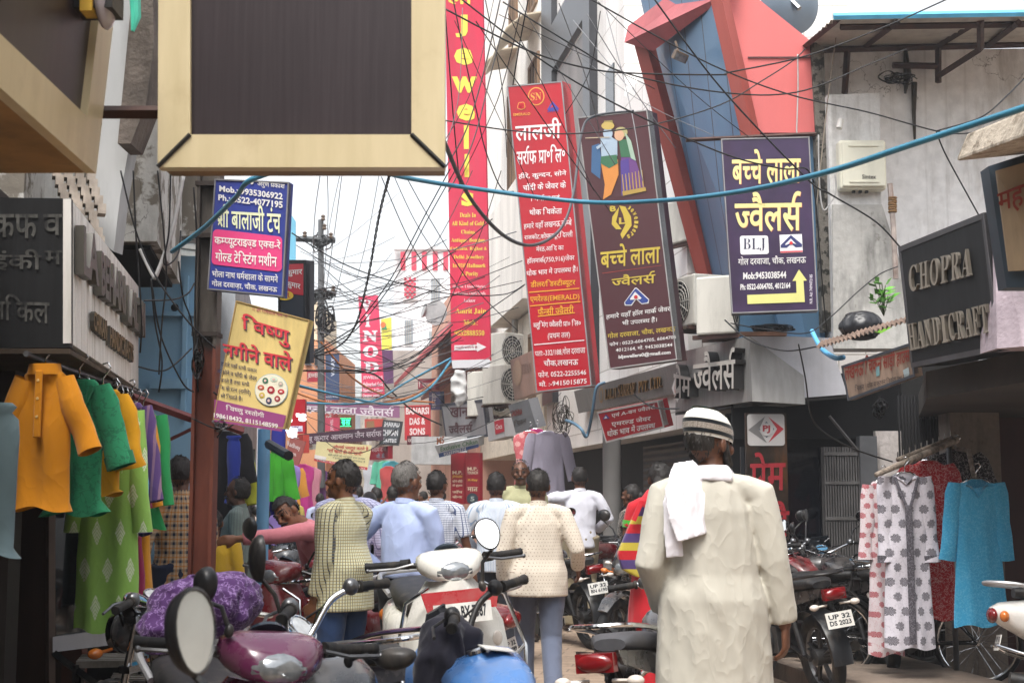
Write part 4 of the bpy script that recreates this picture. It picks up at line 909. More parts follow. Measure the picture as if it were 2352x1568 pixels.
s = Sign('stone_sign', 'black granite sign with raised roman capitals on the near right shop', Q('E1', 1347, 612, 2030, 335, 2160, 1440, 1452, 1578), 9.8, 8.4, .3, streaky('0b0b0d', '1d1e20', 3, .6), (mat('4b4a4d', .5, 0, .2, 4, dirt=.4), .035))
s.side = '5d574e'
for t, pts in (('CHOPRA', ((1448, 765), (1960, 612), (1960, 835), (1455, 975))), ('HANDICRAFT', ((1440, 1230), (2085, 1062), (2105, 1290), (1462, 1440)))):
    n_ = len(t)
    for i, ch in enumerate(t):
        q = [zv('E1', *p) for p in pts]; a, c = (i + .08)/n_, (i + .86)/n_
        s.text(ch, [bil(q, a, 0), bil(q, c, 0), bil(q, c, 1), bil(q, a, 1)], '8f877b', serif=True, wt=.0, depth=.022)
s.done()
s = Sign('shop_sign', 'weathered cream sign with faded red Hindi letters under the corrugated awning', Q('E2', 890, 195, 1440, 10, 1480, 280, 942, 475), 10.9, 9.9, .06, mat('a8907e', .7, 0, .3, 6, dirt=.7, streak=True, dirtc='4c3c34'), ('4a4e55', .02))
s.z('E2', 'लखनऊ चिकन साड़ी हाउस', 918, 150, 345, 1440, 25, 185, '8f3528', wt=.03); s.z('E2', 'चिकन   थोक व फुटकर विक्रेता 9415554', 1000, 345, 415, 1440, 245, 300, '3a3330', wt=.005); s.poly(Q('E2', 1165, 205, 1195, 195, 1200, 270, 1172, 280), '7fa9ac', 1, 'torn_patch'); s.poly(Q('E2', 1385, 230, 1430, 205, 1440, 270, 1400, 290), 'a9b9bd', 1, 'torn_patch'); s.done()
m = MB(); corrug(m, P(1874, 800, 11.2), P(2090, 735, 9.8), P(2102, 724, 10.2), P(1888, 784, 11.7), 22, .015)
tag(m.build('corrugated_awning', mat('8a7568', .8, .1, .3, 5, dirt=.7, dirtc='3a2a22'), org='c'), 'rusty corrugated sheet awning beside the black granite sign', 'awning')
# stone canopy and sign box, right edge
cn = empty('sign_canopy', tuple(P(2290, 330, 5.4)), 0, 'beige lit box under a rough stone canopy at the right edge', 'sign box', None, True)
tipc, nearc = P(2193, 371, 5.6), P(2430, 285, 4.75); up_ = Vector((.05, 0, .115)); bk_ = Vector((.75, .12, .10))
m = MB(); m.add([tipc, nearc, nearc + up_, tipc + up_, tipc + bk_, nearc + bk_, nearc + bk_ + up_, tipc + bk_ + up_], [(0, 1, 2, 3), (7, 6, 5, 4), (0, 4, 5, 1), (3, 2, 6, 7), (0, 3, 7, 4), (1, 5, 6, 2)]); m = evalmods(m, [('BEVEL', dict(width=.015, segments=2))]); m.build('canopy', peel_mat('b9ad9d', '8b7f70', '4a4238', 5, .55), cn)
m = MB(); m.prism([P(2270, 382, 5.7), P(2400, 340, 5.5), P(2400, 660, 5.5), P(2312, 660, 5.7)], (0, .10, 0)); m.build('box_frame', mat('3d4a55', .5), cn)
a = [P(2288, 392, 5.64), P(2400, 360, 5.44), P(2400, 618, 5.44), P(2318, 622, 5.64)]; m = MB(); m.prism(a, (0, .012, 0)); m.build('box_face', mat('b59d7d', .5, 0, .15, 3, dirt=.3), cn)
V, Fc = text2d('महा', .03); mx, my0, my1 = max(p[0] for p in V), min(p[1] for p in V), max(p[1] for p in V); q = Q('E1', 2165, 190, 2420, 90, 2430, 310, 2180, 350); m = MB()
pl = (a[1] - a[0]).cross(a[3] - a[0]).normalized(); pl = -pl if pl.y > 0 else pl
m.add([onplane(*bil(q, p[0]/mx, 1 - (p[1] - my0)/(my1 - my0)), a[0], pl) + pl*.022 for p in V], Fc); m.build('lettering', mat('9c4031', .6), cn)

# ---- right side, smaller
s = Sign('hanging_sign', 'small red hanging sign half in shade under the brass letter board', Q('D2', 830, 565, 1320, 470, 1372, 690, 905, 812), 16.6, 15.4, .12, 'a81f2b', ('b9b6b4', .02))
s.poly([zv('D2', *p) for p in ((905, 580), (936, 615), (878, 622))], '3a3f86', 1); s.poly([zv('D2', *p) for p in ((905, 595), (918, 612), (892, 614))], W, 2)
for t, x1, t1, b1, x2, t2, b2 in (('एवं A-वन ज्वैलर्स', 950, 570, 615, 1300, 500, 545), ('एमरल्ड जेवर', 950, 635, 690, 1265, 585, 640), ('थोक भाव में उपलब्ध', 915, 700, 765, 1300, 635, 690)): s.z('D2', t, x1, t1, b1, x2, t2, b2, W, wt=.03)
s.done()
s = Sign('poster', 'dark poster with a diamond logo plate and red Hindi letters beside the shop door', [(1712, 948), (1806, 948), (1812, 1240), (1716, 1240)], 13.05, 13.05, .05, mat('2e241c', .3, 0, .6, 5, dirt=.35, dirtc='7a4a1c'))
rb = []
for (cx, cy, a0) in ((155, 605, 180), (405, 605, 270), (410, 810, 0), (160, 810, 90)):
    for i in range(4): a_ = radians(a0 + i*30); rb.append(zv('E2', cx + cos(a_)*24, cy + sin(a_)*24))
s.poly(rb, 'a9a6a4', 0, 'white_plate')
tp = lambda q, c, k: s.poly([zv('E2', *p) for p in q], c, k)
tp([(140, 708), (275, 600), (225, 708), (290, 812)], '6a6867', 1); tp([(425, 700), (300, 602), (372, 700), (300, 812)], '9a2730', 1); tp([(285, 640), (350, 700), (288, 770), (225, 705)], '3f4a5c', 2); s.disc(zv('E2', 287, 705), 15, 15, 'a9a6a4', 3); s.z('E2', 'PJ', 255, 670, 735, 315, 670, 735, '8c2530', wt=.036, k=4)
for c, k, e in (('bfb9b2', 1, .075), ('8f1f28', 2, .04)):
    s.z('E2', 'प्रेम', 155, 890, 1190, 440, 880, 1190, c, wt=e, k=k); s.text('ज्वै', [zv('E2', 200, 1290), zv('E2', 470, 1270), zv('E2', 470, 1560), zv('E2', 200, 1560)], c, wt=e, k=k)
s.done()
# far right run
s = Sign('shop_sign', 'grey Hindi sign in a black frame beside the air conditioners', Q('B2', 1395, 500, 1735, 462, 1775, 762, 1440, 805), 27, 25, .15, '8b898c', ('3a3c48', .05))
s.z('B2', 'खान', 1470, 530, 610, 1615, 525, 595, '4a2328', wt=.04); s.z('B2', 'ज्वैलर्स', 1460, 650, 745, 1650, 640, 725, '4a2328', wt=.04); s.done()
s = Sign('shop_sign', 'faded orange brown panel behind the tall red sign', Q('B2', 1950, 150, 2120, 75, 2145, 415, 1985, 470), 23, 21, .15, '9b7a6c'); s.z('B2', 'TITAN', 2045, 185, 265, 2120, 165, 245, '7d5f52', serif=True, wt=0); s.disc(zv('B2', 2010, 250), 10, 30, 'a98c74', 1); s.done()
s = Sign('shop_sign', 'small tilted grey board over the hanging pink clothes', Q('B2', 1935, 510, 2095, 460, 2165, 690, 1995, 735), 19.5, 19, .15, '77797d'); s.z('B2', 'SADHNA', 1965, 550, 600, 2050, 535, 585, '7d3a35', wt=.03); s.z('B2', 'चिकन', 1985, 630, 680, 2080, 600, 650, '4e4743', wt=.03); s.done()
s = Sign('shop_sign', 'small white and red light box left of the tilted grey board', Q('B2', 1762, 655, 1900, 612, 1912, 762, 1778, 800), 21.5, 21, .3, 'a5a3a4'); s.poly(Q('B2', 1825, 640, 1900, 618, 1908, 720, 1835, 745), 'a52f3c', 1, 'red_panel'); s.z('B2', 'Coca', 1838, 665, 705, 1890, 655, 695, 'dcd2d0', wt=.01, k=2); s.done()
s = Sign('shop_sign', 'white and blue sign with green script below the grey Hindi sign', Q('B2', 1345, 835, 1700, 765, 1700, 840, 1385, 930), 24.5, 23, .1, 'bfc3c6'); s.poly(Q('B2', 1380, 895, 1700, 820, 1700, 845, 1385, 928), '34528a', 1, 'blue_band'); s.z('B2', 'Exclusive Chikan', 1395, 840, 880, 1690, 780, 815, '3c7a4c', wt=.01); s.z('B2', '9335906574', 1420, 890, 915, 1600, 845, 870, W, wt=.02, k=2); s.z('B2', 'MS', 1365, 770, 825, 1425, 755, 815, 'c07a50', wt=.04); s.done()
s = Sign('shop_sign', 'red English sign with three white lines over the right shops', Q('B2', 1105, 512, 1312, 508, 1316, 788, 1105, 790), 34, 34, .1, 'bb2c34')
for t, y in (('BANARSI', 525), ('DAS &', 608), ('SONS', 690)): s.z('B2', t, 1115 + (0 if t[0] == 'B' else 30), y + 4, y + 60, 1300 - (0 if t[0] == 'B' else 30), y, y + 56, 'e0d2d2', wt=.035)
s.done()
s = Sign('shop_sign', 'dark grey chikan shop sign with white capitals above the lane', Q('B2', 932, 625, 1088, 640, 1055, 832, 900, 825), 30, 30, .2, '4a4e55', ('33363a', .04))
for t, x, y, x2 in (('SHARAD', 935, 635, 1065), ('CHIKAN', 925, 705, 1052), ('CENTRE', 910, 775, 1040)): s.z('B2', t, x, y, y + 48, x2, y + 4, y + 52, 'd0d2d6', wt=.025)
s.done()
def banner(label, Z, cols, Y, texts, sag=0, cat='banner', thick=.02):
    s = Sign('street_banner', label, Z, Y, Y, thick, cols); 
    for a in texts: s.z('B2', *a[:7], a[7], wt=a[8], k=a[9] if len(a) > 9 else 1)
    return s
s = banner('pale purple banner stretched across the lane', Q('B2', 290, 480, 1065, 515, 1065, 612, 320, 560), mat('8a5a7e', .7, 0, .1, 1, streak=True), 31, [('बच्चे लाला ज्वैलर्स', 300, 490, 575, 1020, 520, 600, 'd9cfd8', .035)]); s.poly(Q('B2', 330, 545, 960, 600, 960, 606, 330, 560), 'd9cfd8', 1, 'arrow'); s.done()
banner('dark maroon banner with white Hindi letters across the lane', Q('B2', 255, 745, 930, 680, 935, 790, 260, 828), mat('43283a', .7, 0, .1, 1, streak=True), 27, [('जम्बू कुमार आशमान जैन सर्राफ', 265, 755, 820, 920, 700, 775, 'b9b0b8', .02)]).done()
s = banner('pale yellow rakhi banner with a red foot strip', Q('B2', 400, 800, 842, 830, 806, 1030, 380, 955), mat('d6cc9a', .7, 0, .1, 1), 25, [('ज्वैलर्स प्रस्तुत करते है', 530, 825, 860, 815, 840, 885, 'b5323a', .03), ('"राखियाँ ही राखियाँ"', 485, 850, 890, 770, 880, 920, 'b5323a', .035), ('सोने चाँदी की राखियाँ तथा उपहार', 490, 895, 915, 790, 930, 950, '55605a', .01), ('डिजाइनर राखी उपलब्ध हैं', 530, 920, 940, 790, 955, 975, '55605a', .01)])
s.poly(Q('B2', 385, 905, 480, 925, 470, 960, 383, 940), 'd8d3d0', 1, 'pale_patch'); s.poly(Q('B2', 380, 935, 808, 1008, 806, 1030, 380, 955), 'b5323a', 1, 'red_band'); s.z('B2', 'चिकन कपड़ा 0522-2258995', 400, 938, 955, 790, 1010, 1026, 'ded2d2', wt=.01, k=2); s.done()
s = Sign('shop_sign', 'red lit sign with glowing white letters behind the yellow sign', Q('B2', 120, 462, 308, 462, 310, 735, 120, 735), 16.5, 16.5, .12, 'b0202c')
for t, a in (('D', (165, 485, 560, 218)), ('NS', (140, 585, 650, 208)), ("'S", (235, 575, 640, 322))): s.z('B2', t, a[0], a[1], a[2], a[3], a[1], a[2], 'f4f2f4', wt=.07, emit=.8, key='lit_lettering')
s.poly(Q('B2', 150, 678, 288, 675, 288, 720, 150, 722), 'd6d3e6', 0, 'white_plate'); s.z('B2', 'RAJIV', 172, 680, 697, 258, 678, 696, '6a2a6a', wt=.03, k=1); s.z('B2', '9307717755', 155, 702, 718, 280, 700, 716, '6a2a6a', wt=.02, k=1); s.done()
m = MB(); m.tube([P(655 + 14, 984, 16.4), P(672, 1003, 16.3)], [(.07, .02), (.05, .02)], 4); tag(m.build('arrow_light', mat('cfe3ea', .4, emit=.8), org='c'), 'small glowing pale blue arrow below the red lit sign', 'light')
s = Sign('led_sign', 'glowing green open sign over the lane', Q('B2', 588, 612, 678, 612, 678, 682, 588, 682), 30, 30, .08, '0f3a2c'); s.z('B2', 'ख', 600, 625, 670, 630, 625, 670, '37ff9a', wt=.036, emit=1.5, key='lit_lettering'); s.z('B2', 'ला', 634, 625, 670, 668, 625, 670, '37ff9a', wt=.036, emit=1.5, key='lit_lettering')
s.poly(Q('B2', 590, 614, 676, 614, 676, 618, 590, 618), '37ff9a', 1, 'lit_border', 1.2); s.poly(Q('B2', 590, 676, 676, 676, 676, 680, 590, 680), '37ff9a', 1, 'lit_border', 1.2); s.done()
s = Sign('tall_banner', 'tall pink red banner with big white capitals in the sky gap', [(823, 680), (868, 678), (884, 912), (832, 912)], 36, 36, .03, 'd33a60')
for t, x, y, x2, y2 in (('V', 752, 1035, 842, 1125), ('I', 790, 1150, 830, 1250), ('N', 770, 1280, 888, 1370), ('O', 772, 1400, 893, 1495), ('D', 780, 1530, 900, 1620)): s.z('B1', t, x, y, y2, x2, y, y2, 'e2d8de', serif=True, wt=.03)
for t, y in (('JEWELLERS', 275), ('Hallmarked Gold', 325), ('Diamond & Silver', 375), ('Designer Jewellery', 420)): s.z('B2', t, 772, y, y + 32, 930, y, y + 30, 'e2d8de', wt=.02)
s.done()
s = Sign('flag_banner', 'yellow banner with a green and red disc beside the pink banner', [(875, 733), (899, 728), (900, 803), (877, 803)], 40, 40, .03, 'd9d455'); s.poly([(876, 757), (886, 742), (889, 757)], '3c9a6a', 1); s.disc((880, 746), 6, 7, 'd0703c', 2, 14); s.z('B1', 'SENCO', 925, 1265, 1290, 985, 1262, 1288, 'a59a3a', wt=.02); s.done()
s = Sign('flag_banner', 'dark purple hanging board beside the pink banner', [(877, 804), (902, 804), (904, 880), (880, 882)], 40, 40, .05, '55305a'); s.done()
s = Sign('tall_banner', 'tall navy banner by the orange building', Q('B2', 470, 100, 580, 95, 582, 468, 472, 465), 38, 38, .05, '35476a')
s.text('VINAY', [zv('B2', 515, 280), zv('B2', 515, 130), zv('B2', 545, 130), zv('B2', 545, 280)], 'c2cad6', wt=.04); s.z('B2', 'GOLD, SILVER', 475, 432, 452, 575, 432, 452, 'c2cad6', wt=.02); s.done()
s = Sign('shop_sign', 'pink panel with white letters under the purple banner', Q('B2', 450, 610, 585, 610, 585, 720, 450, 715), 36, 36, .05, 'b9405a'); s.text('JEWEL', [zv('B2', 510, 715), zv('B2', 510, 620), zv('B2', 540, 620), zv('B2', 540, 715)], 'd9b9c2', wt=.02); s.done()
s = Sign('shop_sign', 'red poster with a brown picture beside the green sign', Q('B2', 785, 620, 935, 620, 935, 690, 785, 690), 34, 34, .05, 'b5483f'); s.poly(Q('B2', 800, 640, 860, 635, 865, 690, 800, 690), '8a6a4c', 1, 'picture'); s.done()
s = Sign('shop_sign', 'red Hindi board under the dark grey chikan sign', Q('B2', 820, 860, 975, 835, 975, 940, 825, 950), 31, 30, .1, 'a3293a'); s.z('B2', 'श्याम दास', 845, 855, 890, 960, 845, 880, 'd9b9b9', wt=.03); s.z('B2', 'जी. डी.', 880, 895, 935, 950, 890, 930, '8fa9b9', wt=.03); s.done()
s = Sign('shop_sign', 'red tilted board near the blue post with white letters', Q('B2', 190, 770, 315, 800, 255, 990, 120, 1010), 20, 20, .05, '9c5a55'); s.z('B2', 'Radhey', 165, 790, 845, 270, 835, 885, 'd2c2c0', wt=.03); s.z('B2', 'Ram', 165, 870, 905, 235, 885, 920, 'd2c2c0', wt=.03); s.done()
s = Sign('shop_sign', 'small teal sign with white capitals over the far crowd', Q('B2', 690, 1045, 775, 1042, 775, 1072, 690, 1075), 44, 44, .05, '3f6a6c'); s.z('B2', 'NOVEL', 700, 1050, 1070, 768, 1047, 1067, 'd2dede', wt=.03); s.done()
for (x1, x2, lab, tx) in ((1475, 1582, 'red lettered shop panel left of its twin beside the seated man', (('M.P.', 1035, 1062), ('JEWELLERS', 1070, 1095), ('सोने चाँदी', 1105, 1130), ('की शुद्धता', 1140, 1165), ('जाँच', 1190, 1215), ('केन्द्र', 1230, 1255))), (1595, 1705, 'red lettered shop panel with a dark disc at its foot', (('M.P.', 1005, 1032), ('TOUNCH', 1038, 1062), ('X-Ray', 1098, 1122), ('मात्र', 1165, 1200)))):
    s = Sign('lettered_sign', lab, Q('B2', x1, 890, x2, 890, x2, 1300, x1, 1300), 24.5 if x1 < 1500 else 23.6, 24.2 if x1 < 1500 else 23.2, .06, '8f2430')
    for t, a, c in tx: s.z('B2', t, x1 + 15, a, c, x2 - 12, a, c, 'd8c9b0' if 'JEW' not in t and 'X' not in t else 'd0a545', wt=.03)
    if x1 > 1500: s.disc(zv('B2', 1650, 1258), 13, 13, '30424c', 1); s.z('B2', '5', 1635, 1240, 1278, 1668, 1240, 1278, 'a8b4b0', wt=.03, k=2)
    s.done()
s = Sign('shop_sign', 'small grey and red phone network sign behind the grey shirted man', Q('A2', 1890, 880, 2040, 860, 2035, 1050, 1905, 1055), 13.6, 13.6, .05, '9a9898', ('2a2a2c', .02)); s.poly(Q('A2', 1900, 900, 2035, 880, 2035, 965, 1902, 970), '9a2a34', 1, 'red_panel'); s.z('A2', 'Airtel', 1895, 925, 960, 2010, 925, 962, 'd8cfce', wt=.03, k=2); s.z('A2', 'अब यहाँ मिलते हैं', 1910, 978, 995, 2025, 975, 992, '5a5556', k=1); s.done()

rnd = random.Random(31)
for i, (u, v, w, h, Y, c, tx) in enumerate(((705, 850, 34, 26, 40, 'b23a48', 'JEWELS'), (742, 905, 26, 60, 39, 'c0504f', 'SAREE'), (960, 870, 40, 24, 36, '8f3040', 'चिकन'), (985, 900, 26, 40, 38, '3a4a78', 'कपड़ा'), (760, 1040, 40, 18, 42, '3a6a50', 'CHIKAN'), (800, 1010, 34, 16, 48, 'b9b5ac', 'लखनऊ'), (935, 1000, 40, 20, 33, '6a2a34', 'ज्वैलर्स'), (690, 1010, 30, 22, 33, 'a8a49a', 'SHOES'), (905, 1020, 24, 30, 46, '7a3a5a', 'STORE'), (670, 1000, 26, 40, 27, 'b3423a', 'साड़ी'))):
    s = Sign('shop_sign', ('small %s board deep in the lane, ' % {'b23a48': 'crimson', 'c0504f': 'tall coral', '8f3040': 'wine red', '3a4a78': 'navy', '3a6a50': 'green', 'b9b5ac': 'pale grey', '6a2a34': 'dark maroon', 'a8a49a': 'beige', '7a3a5a': 'plum', 'b3423a': 'brick red'}[c]) + ('on the left side' if u < 830 else 'on the right side'), [(u, v), (u + w, v - 2), (u + w, v + h), (u, v + h + 1)], Y, Y - .6, .12, c)
    s.text(tx, [(u + 2, v + h*.25), (u + w - 2, v + h*.23), (u + w - 2, v + h*.75), (u + 2, v + h*.77)] if w > h else [(u + w*.3, v + h - 3), (u + w*.3, v + 3), (u + w*.75, v + 3), (u + w*.75, v + h - 3)], 'd9d2cc' if c not in ('b9b5ac', 'a8a49a') else '7a2a30', wt=.02); s.done()
# ================================================================ PEOPLE
WRAP = True
def skin_mat(c='6b4632'):
    k = ('skin', c)
    if k in MC: return MC[k]
    m, n = newmat('skin', .5); co = n.co(); a = n.noise(co, 14, 4)
    n.L(n.mix(n.ramp(a, .3, .75), lin(c), tuple(min(1, x*1.25) for x in lin(c)[:3]) + (1,)), n.bs.inputs['Base Color'])
    n.bs.inputs['Subsurface Weight'].default_value = .08; n.bs.inputs['Subsurface Radius'].default_value = (.02, .008, .004); MC[k] = m; return m
def hair_mat(c='14100e'):
    k = ('hair', c)
    if k in MC: return MC[k]
    m, n = newmat('hair', .55, 0, .35); co = n.co(); a = n.noise(n.map(co, (60, 60, 14)), 3, 4)
    n.L(n.mix(n.ramp(a, .35, .7), lin(c), tuple(min(1, x*2.1 + .012) for x in lin(c)[:3]) + (1,)), n.bs.inputs['Base Color']); n.bump(a, .6, .006); MC[k] = m; return m
def cloth(c, kind='plain', c2='ffffff', c3=None, sc=1.0, rough=.85, fold=1.0, sheer=0.0):
    """woven cloth; kinds: plain, stripes, check, dots, leaf, flower, damask, bands"""
    k = ('cloth', c, kind, c2, c3, sc, rough, fold, sheer, WRAP)
    if k in MC: return MC[k]
    m, n = newmat('cloth', rough, 0, .2); co = n.co(); x = n.xyz(co)
    base = lin(c); nz = n.noise(n.map(co, (1, 1, .35)), 5, 5, .6)
    col = n.mix(n.ramp(nz, .3, .7), tuple(q*.86 for q in base[:3]) + (1,), tuple(min(1, q*1.05) for q in base[:3]) + (1,))
    h = n.m('MULTIPLY', n.m('ARCTAN2', x[0], n.m('MULTIPLY', x[1], -1)), .165) if WRAP and kind in ('stripes', 'check', 'plaid') else n.m('ADD', x[0], n.m('MULTIPLY', x[1], .55)); v = x[2]
    def fr(s, f, o=0.0): return n.m('FRACT', n.m('ADD', n.m('MULTIPLY', s, f/sc), o + 50))
    def cell(fx, fz, shift=.5):
        row = n.m('FLOOR', n.m('ADD', n.m('MULTIPLY', v, fz/sc), 50)); off = n.m('MULTIPLY', n.m('MODULO', row, 2), shift)
        cx = n.m('SUBTRACT', n.m('FRACT', n.m('ADD', n.m('ADD', n.m('MULTIPLY', h, fx/sc), 50), off)), .5); cz = n.m('SUBTRACT', fr(v, fz), .5); return cx, cz
    if kind == 'stripes': col = n.mix(n.m('LESS_THAN', fr(h, 62), .3), col, lin(c2))
    elif kind == 'check':
        a = n.m('LESS_THAN', fr(h, 66), .22); b = n.m('LESS_THAN', fr(v, 56), .22)
        col = n.mix(a, col, lin(c2)); col = n.mix(n.m('MULTIPLY', b, .85), col, lin(c3 or c2))
    elif kind == 'plaid':
        a = n.m('LESS_THAN', fr(h, 17), .33); b = n.m('LESS_THAN', fr(v, 17), .33); a2 = n.m('LESS_THAN', fr(h, 17, .45), .18); b2 = n.m('LESS_THAN', fr(v, 17, .45), .18)
        col = n.mix(n.m('MULTIPLY', n.m('ADD', a, b), .5), col, lin(c2)); col = n.mix(n.m('MULTIPLY', n.m('ADD', a2, b2), .6), col, lin(c3 or c2))
    elif kind == 'dots':
        cx, cz = cell(44, 44, .5); d = n.m('SQRT', n.m('ADD', n.m('POWER', cx, 2), n.m('POWER', cz, 2))); col = n.mix(n.m('LESS_THAN', d, .14), col, lin(c2))
    elif kind == 'leaf':
        cx, cz = cell(9.5, 6.2, .5); ax_ = n.m('ABSOLUTE', cx); wv = n.m('ADD', n.m('MULTIPLY', n.noise(co, 60, 3), .25), -.12)
        d = n.m('ADD', n.m('ADD', n.m('MULTIPLY', ax_, 1.7), n.m('ABSOLUTE', n.m('MULTIPLY', cz, 1.1))), wv)
        mk = n.m('MULTIPLY', n.m('LESS_THAN', d, .40), n.m('GREATER_THAN', n.m('FRACT', n.m('MULTIPLY', n.m('ADD', ax_, cz), 9)), .22)); col = n.mix(n.m('MULTIPLY', mk, .8), col, lin(c2))
    elif kind == 'flower':
        cx, cz = cell(11, 11, .5); r = n.m('SQRT', n.m('ADD', n.m('POWER', cx, 2), n.m('POWER', cz, 2))); an = n.m('ARCTAN2', cz, cx)
        pet = n.m('ADD', .24, n.m('MULTIPLY', n.m('ABSOLUTE', n.m('SINE', n.m('MULTIPLY', an, 4.0))), .09))
        mk = n.m('MULTIPLY', n.m('LESS_THAN', r, pet), n.m('GREATER_THAN', n.m('ABSOLUTE', n.m('SINE', n.m('MULTIPLY', an, 8.0))), .18)); col = n.mix(n.m('MULTIPLY', mk, .88), col, lin(c2))
        vine = n.m('LESS_THAN', n.m('ABSOLUTE', n.m('SUBTRACT', n.noise(co, 28, 2), .5)), .018); col = n.mix(n.m('MULTIPLY', vine, .4), col, lin(c3 or c2))
    elif kind == 'damask':
        a = n.noise(co, 26*sc, 3, .6); mk = n.m('LESS_THAN', n.m('ABSOLUTE', n.m('SUBTRACT', a, .5)), .022); col = n.mix(n.m('MULTIPLY', mk, .75), col, lin(c2))
    elif kind == 'bands':
        f = fr(v, 5.5); col = n.mix(n.m('LESS_THAN', f, .35), col, lin(c2)); col = n.mix(n.m('GREATER_THAN', f, .7), col, lin(c3 or c2))
    n.L(col, n.bs.inputs['Base Color'])
    f1 = n.noise(n.map(co, (1.0, 1.0, .5), rot=(0, .6, .3)), 6, 2, .5); f2 = n.noise(n.map(co, (1.0, 1.0, .7), (4, 1, 2), rot=(.3, -.7, 0)), 9, 2, .5); wv = n.noise(co, 260, 2)
    rg = lambda q, e: n.m('POWER', n.m('SUBTRACT', 1, n.m('ABSOLUTE', n.m('MULTIPLY', n.m('SUBTRACT', q, .5), 3.2))), e)
    n.bump(n.m('ADD', n.m('ADD', n.m('MULTIPLY', rg(f1, 5), .5), n.m('MULTIPLY', rg(f2, 7), .35)), n.m('ADD', f1, n.m('MULTIPLY', wv, .015))), .12*fold, .03)
    n.bs.inputs['Sheen Weight'].default_value = .15
    if sheer: n.bs.inputs['Alpha'].default_value = 1 - sheer
    MC[k] = m; return m
def wrinkle(mb, amp=.006, f=6.0, seed=0, zs=.6):
    """real folds pushed into cloth"""
    o = Vector((seed*3.7, seed*1.3, seed*2.1))
    cx = sum((p.x for p in mb.v), 0)/len(mb.v); cy = sum((p.y for p in mb.v), 0)/len(mb.v)
    for p in mb.v:
        q = Vector((p.x*f*1.1 + p.z*1.6, p.y*f*1.1, p.z*f*zs - p.x*1.2)) + o
        a = noise.noise(q); r = 1 - abs(noise.noise(q*1.3 + Vector((9, 3, 1))))*2
        d = Vector((p.x - cx, p.y - cy, 0)); d = d.normalized() if d.length > .03 else Vector()
        p += d*(amp*(a*.9 + r*.7))
BASE = dict(hipL=(-.095, 0, .93), kneeL=(-.10, .03, .50), ankL=(-.10, -.015, .085), hipR=(.095, 0, .93), kneeR=(.10, .03, .50), ankR=(.10, -.015, .085),
            shL=(-.185, -.005, 1.405), shR=(.185, -.005, 1.405), elL=(-.235, -.04, 1.12), elR=(.235, -.04, 1.12), wrL=(-.24, .05, .875), wrR=(.24, .05, .875))
NV = 0
